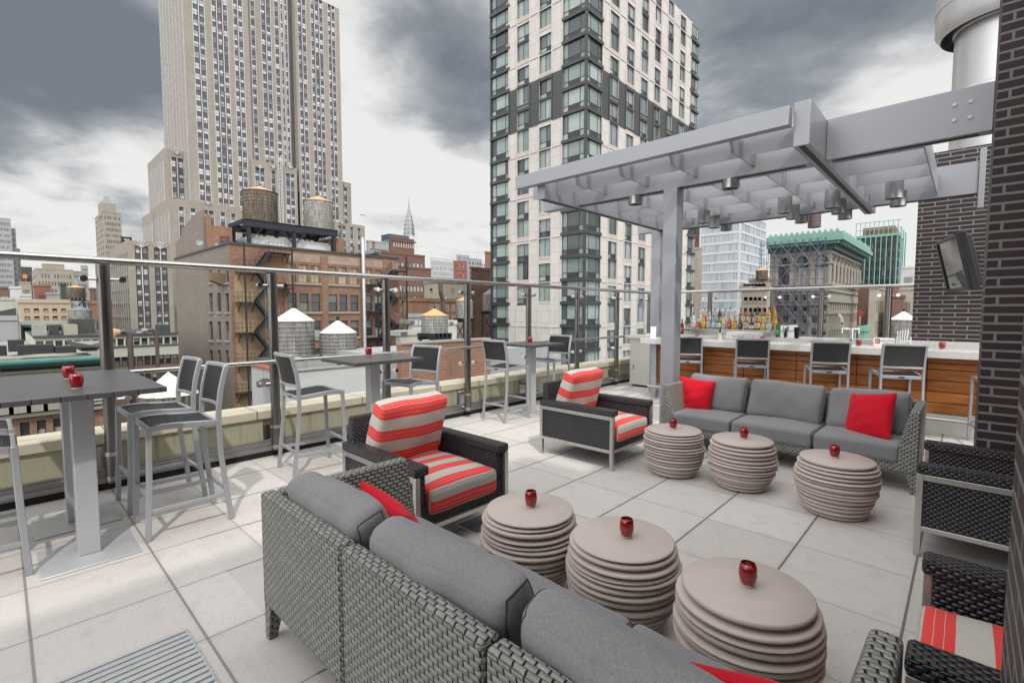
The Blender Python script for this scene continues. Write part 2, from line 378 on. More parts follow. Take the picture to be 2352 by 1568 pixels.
def m_stave(name, c1, c2, dark, sw=.11):
    t = NT(name); uv = t.coord('UV'); sp = t.n('ShaderNodeSeparateXYZ'); t.l(uv, sp.inputs[0]); u = t.math('DIVIDE', sp.outputs[0], sw); k = t.math('FLOOR', u); wn = t.n('ShaderNodeTexWhiteNoise', noise_dimensions='1D'); t.l(k, wn.inputs['W'])
    f = t.math('FRACT', u); gap = t.math('LESS_THAN', f, .09); n = t.noise(t.mapping(uv, (9,.8,1)), 1, 6, .75); n2 = t.noise(t.mapping(uv, (3,1.2,1)), 1, 4, .6)
    c = t.mix(wn.outputs[0], c1, c2); c = t.mix(t.ramp(n, [(.42,0),(.62,1)]), c, dark); c = t.mix(t.math('MULTIPLY', t.ramp(n2, [(.5,0),(.7,1)]), .5), c, dk(c2, 1.5)); c = t.mix(gap, c, dk(dark, .5)); t.bump(t.math('SUBTRACT', t.math('MULTIPLY', n, .5), gap), .5, .02)
    return t.set(c, .85, 0, .2)

def m_stone(name, c1, c2, bw=1.4, rh=.62, joint=.012, jcol=None, streak=.35):
    t = NT(name); v = t.coord('UV'); br = t.n('ShaderNodeTexBrick', offset=.5); t.l(v, br.inputs['Vector']); br.inputs['Scale'].default_value = 1; br.inputs['Brick Width'].default_value = bw; br.inputs['Row Height'].default_value = rh; br.inputs['Mortar Size'].default_value = joint; br.inputs['Mortar Smooth'].default_value = 0
    br.inputs['Color1'].default_value = (*c1, 1); br.inputs['Color2'].default_value = (*c2, 1); br.inputs['Mortar'].default_value = (*(jcol or dk(c1, .7)), 1)
    st = t.noise(t.mapping(v, (.5,.03,1)), 1.2, 6, .7); big = t.noise(v, .05, 5, .6)
    c = t.mix(t.math('MULTIPLY', t.ramp(st, [(.45,0),(.75,1)]), streak), br.outputs['Color'], dk(c1, .55)); c = t.mix(t.math('MULTIPLY', big, .3), c, dk(c2, 1.15))
    return t.set(c, .85, 0, .2)

MT = {}
def mats():
    MT['paver'] = m_paver()
    MT['stucco'] = m_stucco(); MT['coping'] = m_coping()
    MT['flash'] = plain('weathered metal flashing', (.30,.29,.29), .45, .7, .35, 4, .2, 30)
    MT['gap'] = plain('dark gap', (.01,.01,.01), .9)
    t = NT('brushed stainless'); f = t.noise(t.mapping(t.coord(), (40,40,3)), 1, 4, .6); MT['steel'] = t.set(t.mix(f, (.40,.385,.37), (.60,.58,.56)), t.math('MULTIPLY_ADD', f, .16, .16), 1)
    t = NT('post stainless'); f = t.noise(t.mapping(t.coord(), (30,30,2)), 1, 4, .6); MT['post'] = t.set(t.mix(f, (.13,.123,.116), (.30,.285,.27)), t.math('MULTIPLY_ADD', f, .2, .2), 1)
    MT['chrome'] = plain('polished chrome', (.72,.71,.70), .1, 1, .05)
    MT['alu'] = plain('silver powder coat', (.40,.415,.44), .42, .35, .05, 20, .06, 260)
    MT['alupale'] = plain('satin table column', (.50,.51,.54), .4, .35, .05, 20, .06, 260)  # paler silver coat for table columns and bolt heads
    MT['perg'] = plain('pergola silver paint', (.325,.335,.362), .40, .3, .05, 3, .04, 180)
    MT['can'] = plain('downlight aluminium', (.50,.50,.50), .3, .9, .15, 2, stretch=(1,1,.2))
    MT['wblack'] = m_wicker('black wicker', (.020,.0195,.024), (.046,.045,.054), (.0015,.0015,.002), .034, .0155, .13, .36, 1.0)
    MT['wmesh'] = m_wicker('black woven mesh', (.017,.0165,.0175), (.040,.039,.041), (.002,.002,.002), .026, .012, .14, .42, .9)
    MT['wgrey'] = m_wicker('grey wicker', (.225,.230,.208), (.31,.315,.288), (.016,.018,.016), .043, .019, .085, .42, .9)
    MT['frame'] = plain('brushed chair frame', (.56,.535,.51), .33, .85, .08, 8)
    MT['fgrey'] = m_fabric('grey heather fabric', (.155,.154,.163), (.30,.298,.31))
    MT['fred'] = m_fabric('red canvas', (.50,.008,.020), (.62,.014,.032), (500,200,1), .1)
    MT['stripe'] = m_stripe(); MT['stripeb'] = m_stripe(.56); MT['seam'] = plain('dark seam', (.07,.07,.075), .9); MT['seamc'] = plain('cream seam', (.34,.31,.28), .9)
    t = NT('barrel resin'); f = t.noise(t.coord(), 5, 5, .6); g2 = t.noise(t.coord(), 90, 4, .6); t.bump(g2, .08, .002); MT['resin'] = t.set(t.mix(f, (.46,.395,.365), (.56,.485,.45)), t.math('MULTIPLY_ADD', f, .2, .35), 0, .4)
    MT['votive'] = m_swirlglass(); MT['clearglass'] = plain('thick glass foot', (.55,.5,.47), .08, 0, .05, spec=.8)
    MT['planks'] = m_planks(); MT['wood'] = m_wood()
    MT['quartz'] = plain('white quartz', (.66,.64,.62), .28, 0, .05, 30, 0, spec=.5)
    MT['whitekick'] = plain('white steel kick', (.60,.585,.55), .5, .2, .12, 3)
    MT['dbrick'] = m_brick('dark ironspot brick', (.024,.017,.020), (.050,.026,.026), (.25,.262,.262), .30, .0665, .0095, .55, .7, .5)
    MT['black'] = plain('black plastic', (.012,.012,.013), .35, 0, .2); MT['blackmatte'] = plain('black bar', (.02,.02,.022), .6, 0, .2)
    MT['screen'] = plain('display glass', (.045,.05,.048), .06, 0, .3, 2, spec=.9)
    MT['galv'] = plain('galvanised duct', (.60,.60,.60), .34, .55, .16, 1.5, stretch=(2,2,.15))
    MT['white'] = plain('white plastic', (.75,.75,.74), .4, 0, .04); MT['grate'] = plain('ribbed aluminium', (.56,.57,.585), .38, .35, .08, 12)
    MT['pane'] = m_glasspane()
    MT['redpaint'] = plain('red paint', (.45,.02,.02), .4)
mats()
# ------------------------------------------------------------------ terrace shell
XP, YB = -5.45, 10.4        # inner faces of the left and back parapets
m = MB(); m.box(XP-.5, -9, -.35, 3.0, YB+.5, 0); o = m.build('floor', MT['paver']); tag(o, kind='structure')
def parapet(name, label, ax):
    r = empty(name, label, 'parapet wall', (0,0,0))
    a, b = (-9, YB+.5) if ax == 'y' else (XP+.004, 2.5)
    def bx(mm, d0, d1, z0, z1, e=0):     # d measured outward from the inner face
        if ax == 'y': mm.box(XP-d1, a, z0, XP-d0, b, z1)
        else: mm.box(a, YB+d0, z0, b, YB+d1, z1)
    w = MB(); bx(w, 0, .30, 0.0, .405); w.build('wall', MT['stucco'], r)
    c = MB(); bx(c, -.03, .36, .405, .495); c.build('coping', MT['coping'], r, bevel=.008)
    f = MB(); bx(f, -.035, 0, .085, .15); bx(f, -.055, -.035, .06, .10); bx(f, -.02, 0, .15, .175); f.build('flashing', MT['flash'], r, bevel=.004)
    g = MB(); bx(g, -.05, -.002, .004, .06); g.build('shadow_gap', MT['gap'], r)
    return r
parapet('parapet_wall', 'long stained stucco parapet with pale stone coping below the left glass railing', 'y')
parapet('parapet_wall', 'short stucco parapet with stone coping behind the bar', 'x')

# glass railings
def railing(name, label, ax, pos, starts, lo, hi, zt=1.975):
    r = empty(name, label, 'railing', (0,0,0))
    P = (lambda d, s, z: (XP + d, s, z)) if ax == 'y' else (lambda d, s, z: (s, YB - d, z))
    off = .15
    for s in starts:
        p = MB(); p.tube(P(off, s, .10), P(off, s, zt-.035), .047, 20); p.tube(P(off, s, .09), P(off, s, .36), .052, 20)
        po = p.build('post', MT['post'], r)
        k = MB(); bp = (P(.0, s-.085, .10), P(.014, s+.085, .38)); k.box(*bp[0], *bp[1]); k.build('base_plate', MT['steel'], po)
        for z in (.13, .34):
            k = MB(); k.tube(P(off, s, z-.018), P(off, s, z+.018), .058, 20); k.tube(P(.012, s, z), P(off-.03, s, z), .026, 10)
            for e in (-.055, .055): k.tube(P(.012, s+e, z), P(.03, s+e, z), .013, 8)
            k.build('bracket', MT['steel'], po)
        for z in (1.82, .80):
            for e in (-1, 1):
                q = MB(); q.tube(P(off, s+.04*e, z), P(off, s+.125*e, z), .011, 10); q.tube(P(off-.03, s+.125*e, z), P(off+.035, s+.125*e, z), .026, 14)
                q.build('glass_clamp', MT['chrome'], po)
    for a, b in zip(starts[:-1], starts[1:]):
        g = MB(); g.box(*P(off-.006, a+.07, .52), *P(off+.006, b-.07, 1.90)); g.build('glass_panel', MT['pane'], r)
    for i, e in ((0, -1), (len(starts)-1, 1)):
        a = starts[i]; lim = lo if e < 0 else hi
        if abs(lim-a) > .4:
            g = MB(); g.box(*P(off-.006, min(a+.07*e, lim), .52), *P(off+.006, max(a+.07*e, lim), 1.90)); g.build('glass_panel', MT['pane'], r)
    t = MB(); t.tube(P(off, lo, zt), P(off, hi, zt), .030, 16); t.build('top_rail', MT['steel'], r)
    if ax == 'y':
        t = MB(); t.tube(P(off+.075, lo, 1.03), P(off+.075, hi, 1.03), .022, 14)
        for s in starts: t.tube(P(off, s, 1.0), P(off+.075, s, 1.03), .010, 8)
        t.build('lower_rail', MT['steel'], r)
    return r
railing('glass_railing', 'long stainless steel and glass railing on the left parapet', 'y', 0, [-3.42, -2.07, -.73, .62, 1.975, 3.33, 4.68, 6.03, 7.4, 8.8, 10.2], -6, 10.25)
railing('glass_railing', 'stainless steel and glass railing behind the bar bottles', 'x', 0, [-5.2, -3.95, -2.75, -1.95, -.98], -5.27, -.66)

# brick walls of the hotel
def brickwall(label, b, mat='dbrick'):
    m = MB(); m.box(*b); o = m.build('brick_wall', MT[mat]); tag(o, label, 'brick wall'); return o
brickwall('dark brick pier with pale mortar beside the end of the bar', (.085, 5.0, 0, 1.5, 5.98, 5.1))
brickwall('dark brick wall with the television behind the end of the bar', (-.655, 10.15, 0, 1.6, 10.395, 4.02))
brickwall('close brick wall along the right edge of the picture', (.0955, -9, 0, 1.5, 1.65, 5.1))
brickwall('unseen brick wall set back behind the two right armchairs', (.86, 1.66, 0, 1.5, 4.99, 5.1))  # out of view; added to close the recess and block the sun

# floor drain and ribbed threshold plate
m = MB(); m.box(-2.66, 2.22, .0, -2.42, 2.54, .004)
o = m.build('floor_drain', MT['grate']); k = MB()
for i in range(12): k.box(-2.645, 2.235+i*.025, .004, -2.435, 2.247+i*.025, .006)
k.build('slots', MT['blackmatte'], o); tag(o, 'square metal floor drain under the front of the near armchair', 'drain')
m = MB(); m.box(-2.71, -1.2, 0, -1.55, .563, .012)
for i in range(28): m.box(-2.695+i*.041, -1.19, .012, -2.675+i*.041, .553, .020)
o = m.build('threshold_plate', MT['grate'], bevel=.003); tag(o, 'ribbed aluminium threshold plate on the floor in the lower left corner', 'floor plate')

# ------------------------------------------------------------------ bar stools
def make_stool(label):
    r = empty('bar_stool', label, 'bar stool')
    W = .215
    def leg(name, pts, x): 
        q = MB(); q.sweep([(x, y, z) for y, z in pts], .026, .034); return q.build(name, MT['alu'], r, bevel=.004)
    back = [(-.262, 0), (-.235, .25), (-.208, .5), (-.200, .74), (-.205, .86), (-.222, .98), (-.250, 1.10), (-.266, 1.15)]
    for x in (-W, W):
        leg('leg', back, x)
        leg('leg', [(.245, 0), (.225, .4), (.215, .776)], x)
    f = MB()
    side = [(-.186, .745), (-.08, .752), (.06, .765), (.14, .767), (.196, .757)]
    for x in (-W, W): f.sweep([(x, y, z) for y, z in side], .026, .040)
    f.bar((-W+.014, -.197, .735), (W-.014, -.197, .735), .022, .042); f.bar((-W+.014, .214, .755), (W-.014, .214, .755), .024, .034)
    f.build('seat_frame', MT['alu'], r, bevel=.005)
    b = MB(); b.box(-.028, -.2125, .727, .028, -.2095, .743); b.build('badge', MT['black'], r)
    st = MB(); n = 10; pts = []
    prof = [(-.185,.756), (-.1,.758), (0,.768), (.1,.778), (.17,.776), (.215,.763)]
    for i in range(len(prof)-1):
        (y0,z0),(y1,z1) = prof[i], prof[i+1]
        for k in range(8):
            xa, xb = -W+.012+k*(2*W-.024)/8, -W+.012+(k+1)*(2*W-.024)/8
            dp = lambda x: -.010*(1-(x/W)**2)
            st.quad((xa,y0,z0+dp(xa)), (xb,y0,z0+dp(xb)), (xb,y1,z1+dp(xb)), (xa,y1,z1+dp(xa)), 0, [(xa,y0),(xb,y0),(xb,y1),(xa,y1)])
    st.build('seat', MT['wmesh'], r, auto=80)
    # woven back panel between the rear legs, bowed
    bp = MB(); zz = [.868, .93, 1.0, 1.07, 1.128]; yb = [-.208, -.215, -.227, -.244, -.259]
    bow = lambda x: -.030*(1-(x/W)**2)
    for i in range(4):
        for k in range(8):
            xa, xb = -W+.012+k*(2*W-.024)/8, -W+.012+(k+1)*(2*W-.024)/8
            for off, fl in ((.006, 1), (-.006, 0)):
                p = [(xa,yb[i]+bow(xa)+off,zz[i]), (xb,yb[i]+bow(xb)+off,zz[i]), (xb,yb[i+1]+bow(xb)+off,zz[i+1]), (xa,yb[i+1]+bow(xa)+off,zz[i+1])]
                bp.quad(*p, 0, [(q[0], q[2]) for q in p])
    bp.build('backrest', MT['wmesh'], r, auto=80, fix=False)
    for z, y, h in ((.858, -.206, .026), (1.142, -.262, .030)):
        fr = MB(); fr.sweep([(x, y + bow(x), z) for x in [-W + i*2*W/8 for i in range(9)]], .026, h, 0, (0,1,.0)); fr.build('back_rail', MT['alu'], r, bevel=.004)
    for p, q in (((-W, -.235, .20), (-W, .235, .20)), ((W, -.235, .20), (W, .235, .20)), ((-W, .226, .285), (W, .226, .285)), ((-W, -.238, .235), (W, -.238, .235))):
        s = MB(); s.bar(p, q, .02, .028); s.build('stretcher', MT['alu'], r, bevel=.003)
    return r
G1 = 'woven bar stools on the terrace'
st = make_stool('woven bar stool nearest the camera at the right end of the front high table')
st['group'] = G1; st.location = (-4.175, .872, 0); st.rotation_euler = (0, 0, math.pi)
for x, y, rz, lab in [
    (-4.82, .862, math.pi+.03, 'bar stool against the parapet at the right end of the front high table'),
    (-4.18, -.185, 0, 'cropped bar stool at the left picture edge, nearer of the pair there'),
    (-4.80, -.19, .02, 'cropped bar stool at the left picture edge, the one closer to the parapet'),
    (-4.70, 2.10, -.06, 'bar stool with its back to us left of the middle high table'),
    (-4.55, 3.17, math.pi+.16, 'bar stool on the far right side of the middle high table'),
    (-4.83, 5.01, 0, 'bar stool with its back to us left of the farthest high table'),
    (-4.97, 6.22, math.pi+.05, 'bar stool facing us on the far side of the farthest high table'),
    (-3.36, 7.84, .36, 'bar stool half hidden behind the front pergola post'),
    (-2.38, 7.84, .36, 'bar stool at the bar behind the left half of the far sofa'),
    (-1.405, 7.84, .37, 'bar stool at the bar in front of the beer taps'),
    (-.64, 7.84, .37, 'bar stool at the bar behind the right arm of the far sofa'),
    (.33, 7.80, .24, 'bar stool partly hidden by the brick pier')]:
    dup(st, (x, y, 0), rz, lab, G1)

# ------------------------------------------------------------------ high tables
def make_table(label, rot_planks=False):
    r = empty('high_table', label, 'high table')
    b = MB(); b.box(-.235, -.235, .0, .235, .235, .012); b.build('base_plate', MT['grate'], r, bevel=.004)
    c = MB(); c.box(-.055, -.055, .012, .055, .055, 1.03); c.build('column', MT['alupale'], r, bevel=.006)
    k = MB(); k.box(-.2, -.03, 1.02, .2, .03, 1.038); k.box(-.03, -.2, 1.02, .03, .2, 1.038); k.build('support_bracket', MT['blackmatte'], r)
    t = MB(); t.box(-.352, -.385, 1.038, .352, .385, 1.072); t.build('tabletop', MT['planks'], r, bevel=.004)
    return r
G2 = 'charcoal topped high tables'
ht = make_table('charcoal high table nearest the camera in the front pair'); ht['group'] = G2; ht.location = (-4.055, .335, 0)
for x, y, rz, lab in [(-4.765, .335, 0, 'charcoal high table against the parapet in the front pair'),
                      (-4.47, 2.64, 0, 'single charcoal high table in the middle of the parapet'),
                      (-4.80, 5.52, 0, 'farthest charcoal high table beside the parapet')]:
    dup(ht, (x, y, 0), rz, lab, G2)

# ------------------------------------------------------------------ votive candle holders
def make_votive(label):
    r = empty('candle_holder', label, 'candle holder')
    g = MB(); g.lathe([(.001,.010),(.026,.010),(.031,.022),(.036,.048),(.034,.075),(.029,.094),(.026,.095),(.030,.07),(.032,.048),(.027,.03),(.001,.025)], n=24)
    g.build('glass_cup', MT['votive'], r, auto=70)
    f = MB(); f.lathe([(.001,0),(.023,0),(.026,.004),(.0255,.010),(.001,.0101)], n=24); f.build('glass_foot', MT['clearglass'], r, auto=50)
    w = MB(); w.lathe([(.001,.0255),(.02,.0255),(.02,.045),(.001,.045)], n=16); w.build('candle', MT['white'], r)
    return r
G3 = 'red glass candle holders'
vo = make_votive('red glass candle holder on the front table, closer to the front edge'); vo['group'] = G3; vo.location = (-4.00, .315, 1.072)
VOT = [((-4.62, .325, 1.072), 'red glass candle holder on the front table pair, the one by the parapet'),
       ((-4.70, 2.73, 1.072), 'red candle holder on the middle high table'),
       ((-4.78, 5.47, 1.072), 'red candle holder on the farthest high table')]
BAR = [((-1.79, 2.05), 'left of the three near'), ((-1.215, 2.10), 'middle of the three near'), ((-.615, 2.055), 'right of the three near'),
       ((-2.01, 4.40), 'left of the three far'), ((-1.41, 4.475), 'middle of the three far'), ((-.69, 4.385), 'right of the three far')]
BZ = .425
for (x, y), w in BAR:
    VOT.append(((x + rnd.uniform(-.02,.02), y + rnd.uniform(-.01,.03), BZ), 'red candle holder on the %s barrel tables' % w))

# ------------------------------------------------------------------ stacked-disc barrel tables
def make_barrel(label, seed):
    q = random.Random(seed); m = MB(); N = 14; z = 0.0
    hs = [q.uniform(.62, 1.38) for _ in range(N)]; k = BZ/sum(hs)
    for i, h in enumerate(hs):
        h *= k; t = (z + h/2)/BZ
        rad = .192 + (.284-.192)*math.sin(min(1, (t+.04)/.66)*math.pi/2)**1.0 if t < .60 else .284 - (.284-.252)*((t-.60)/.40)**1.6
        rad *= q.uniform(.985, 1.02) if i < N-1 else 1
        if i == N-1: rad = .250
        ox, oy = (q.uniform(-.007,.007), q.uniform(-.007,.007)) if i < N-1 else (0, 0)
        lip = min(h*.55, .016); tilt = q.uniform(-.007, .007) if 0 < i < N-1 else 0
        M4 = Matrix.Translation((ox, oy, z)) @ Matrix.Rotation(tilt, 4, 'X') @ Matrix.Rotation(q.uniform(-.007,.007) if 0 < i < N-1 else 0, 4, 'Y')
        zi = rad - q.uniform(.030, .042)
        prof = [(.02, -.004), (zi, -.003), (zi+.002, h*.20), (rad-.014, h*.36), (rad-.003, h*.50), (rad, h*.66), (rad-.002, h*.86), (rad-.008, h), (.001, h)]
        m.lathe(prof, (0,0,0), 44, 0, True, M4); z += h
    o = m.build('barrel_table', MT['resin'], auto=50); tag(o, label, 'side table', 'stacked disc barrel tables'); return o
for i, ((x, y), w) in enumerate(BAR):
    o = make_barrel('beige barrel table of stacked discs, %s tables' % w, 20 + i); o.location = (x, y, 0); o.rotation_euler = (0, 0, i*1.3)

# ------------------------------------------------------------------ armchairs (front towards +x)
def make_armchair(label):
    r = empty('armchair', label, 'armchair'); HW = .41; D0, D1 = -.46, .46
    for s in (-1, 1):
        a = MB(); y0, y1 = s*(HW-.095), s*(HW-.012)
        a.box(D0+.03, y0, .185, D1-.03, y1, .535); a.build('arm', MT['wblack'], r, bevel=.012)
        c = MB(); c.box(D0-.005, s*(HW-.105), .53, D1, s*(HW+.004), .592); c.build('armrest', MT['wblack'], r, bevel=.016, seg=3)
        f = MB(); yy = s*(HW-.018); t = .034
        for x in (D0+t/2, D1-t/2-.004): f.box(x-t/2, yy-t/2, 0, x+t/2, yy+t/2, .53)
        f.box(D0+t, yy-t/2, .493, D1-t-.004, yy+t/2, .529); f.box(D0+t, yy-t/2, .168, D1-t-.004, yy+t/2, .198)
        f.build('leg_frame', MT['frame'], r, bevel=.002)
    x = MB(); x.box(D1-.036, -HW+.035, .168, D1-.008, HW-.035, .196); x.box(D0+.006, -HW+.035, .168, D0+.034, HW-.035, .196); x.build('cross_bar', MT['frame'], r, bevel=.002)
    p = MB(); p.box(D1-.075, -HW+.09, .19, D1-.032, HW-.09, .335); p.box(D0+.05, -HW+.09, .2, D1-.075, HW-.09, .25); p.build('seat_panel', MT['wblack'], r, bevel=.008)
    b = MB(); lx = D0
    b.hexa([(lx, -HW+.02, .19), (lx+.13, -HW+.02, .19), (lx+.13, HW-.02, .19), (lx, HW-.02, .19)], [(lx-.0, -HW+.05, .775), (lx+.055, -HW+.05, .775), (lx+.055, HW-.05, .775), (lx-.0, HW-.05, .775)])
    b.build('back', MT['wblack'], r, bevel=.014)
    s = MB(); cushion(s, .355, .305, .083, .035, .034, 8, Matrix.Translation((.105, 0, .345)), 0, .002, 3, .0015, 1); s.build('seat_cushion', [MT['stripe'], MT['seamc']], r, auto=60)
    mt = Matrix.Translation((-.225, 0, .65)) @ Matrix.Rotation(R(-73), 4, 'Y')
    c = MB(); cushion(c, .262, .305, .078, .036, .024, 10, mt, 0, .005, 5, .004, 1); c.build('back_cushion', [MT['stripeb'], MT['seamc']], r, auto=60)
    return r
G4 = 'black wicker armchairs with striped cushions'
ac = make_armchair('black wicker armchair with striped cushions, nearest the left sofa arm'); ac['group'] = G4; ac.location = (-2.865, 2.11, 0)
for x, y, rz, lab in [(-2.905, 4.425, .0, 'black wicker armchair with striped cushions left of the far sofa'),
                      (.262, 4.345, math.pi, 'cropped black wicker armchair beside the right end of the far sofa'),
                      (.37, 2.115, math.pi, 'cropped black wicker armchair in the lower right corner')]:
    dup(ac, (x, y, 0), rz, lab, G4)

# ------------------------------------------------------------------ sofas (length along x, front towards +y)
def make_sofa(label, seed):
    r = empty('sofa', label, 'sofa'); L = 2.30; hx = L/2; D = .78; H = .705
    w = [-hx, -hx+.775, hx-.775, hx]; g = .006
    for i in range(3):
        x0, x1 = w[i] + (g if i else 0), w[i+1] - (g if i < 2 else 0); m = MB()
        # back shell: vertical outside, sloping inside
        m.hexa([(x0, 0, .17), (x1, 0, .17), (x1, .17, .17), (x0, .17, .17)], [(x0, 0, H), (x1, 0, H), (x1, .070, H), (x0, .070, H)])
        # seat box
        xa = x0 + (.15 if i == 0 else 0); xb = x1 - (.15 if i == 2 else 0)
        m.box(xa, .171, .17, xb, D, .25)
        if i == 0: m.hexa([(x0, .071, .17), (x0+.19, .171, .17), (x0+.19, D, .17), (x0, D, .17)], [(x0, .071, H), (x0+.07, .071, H), (x0+.07, D-.0, H), (x0, D-.0, H)])
        if i == 2: m.hexa([(x1-.19, .171, .17), (x1, .071, .17), (x1, D, .17), (x1-.19, D, .17)], [(x1-.07, .071, H), (x1, .071, H), (x1, D, H), (x1-.07, D, H)])
        m.build('wicker_shell', MT['wgrey'], r, bevel=.016, seg=3)
    lg = [(-hx+.0, 0, 1, 1), (hx, 0, -1, 1), (-hx, D, 1, -1), (hx, D, -1, -1)] + [(w[1]-.002, 0, -1, 1), (w[1]-.002, D, -1, -1), (w[2]+.002, 0, 1, 1), (w[2]+.002, D, 1, -1)]
    for x, y, sx, sy in lg:
        q = MB(); e = .004
        xs = sorted((x+sx*e, x+sx*.075)); xt = sorted((x+sx*e, x+sx*.045)); ys = sorted((y+sy*e, y+sy*.075)); yt = sorted((y+sy*e, y+sy*.045))
        q.hexa([(xt[0],yt[0],0),(xt[1],yt[0],0),(xt[1],yt[1],0),(xt[0],yt[1],0)], [(xs[0],ys[0],.172),(xs[1],ys[0],.172),(xs[1],ys[1],.172),(xs[0],ys[1],.172)])
        q.build('leg', MT['wgrey'], r, bevel=.004)
    cw = [(-hx+.125, w[1]), (w[1], w[2]), (w[2], hx-.125)]
    for i, (a, b) in enumerate(cw):
        s = MB(); cushion(s, (b-a)/2-.004, .325, .078, .032, .014, 9, Matrix.Translation(((a+b)/2, .465, .322)), 0, .002, seed+i, .0015, 1); s.build('seat_cushion', [MT['fgrey'], MT['seam']], r, auto=60)
    cb = [(-hx+.085, w[1]-.01), (w[1]+.005, w[2]-.005), (w[2]+.01, hx-.085)]
    for i, (a, b) in enumerate(cb):
        mt = Matrix.Translation(((a+b)/2, .205, .575)) @ Matrix.Rotation(R(90+17), 4, 'X') @ Matrix.Rotation(rnd.uniform(-.015,.015), 4, 'Z')
        s = MB(); cushion(s, (b-a)/2-.006, .215, .075, .055, .04, 10, mt, 0, .008, seed+10+i, .005, 1); s.build('back_cushion', [MT['fgrey'], MT['seam']], r, auto=60)
    return r
sf = make_sofa('grey wicker sofa in the foreground seen from behind', 40); sf.location = (-1.235, .805, 0)
s2 = make_sofa('grey wicker sofa with three cushions in front of the bar', 60); s2.location = (-1.40, 6.02, 0); s2.rotation_euler = (0, 0, math.pi)
def pillow(label, loc, rot, seed, h=.215):
    m = MB(); throw_pillow(m, h, .085, None, 18, seed); o = m.build('throw_pillow', MT['fred'], None, loc, rot, auto=80); tag(o, label, 'throw pillow', 'red throw pillows on the sofas'); return o
pillow('red throw pillow on the left end of the far sofa', (-2.335, 5.66, .54), (R(76), R(3), R(0)), 3)
pillow('red throw pillow leaning on the right arm of the far sofa', (-.635, 5.585, .57), (R(70), R(-10), R(-32)), 4, .225)
pillow('red throw pillow behind the left back cushions of the foreground sofa', (-1.95, 1.27, .475), (R(112), R(4), R(-6)), 5, .235)
pillow('red throw pillow at the bottom picture edge on the foreground sofa', (-.35, 1.30, .445), (R(112), R(2), R(20)), 6)
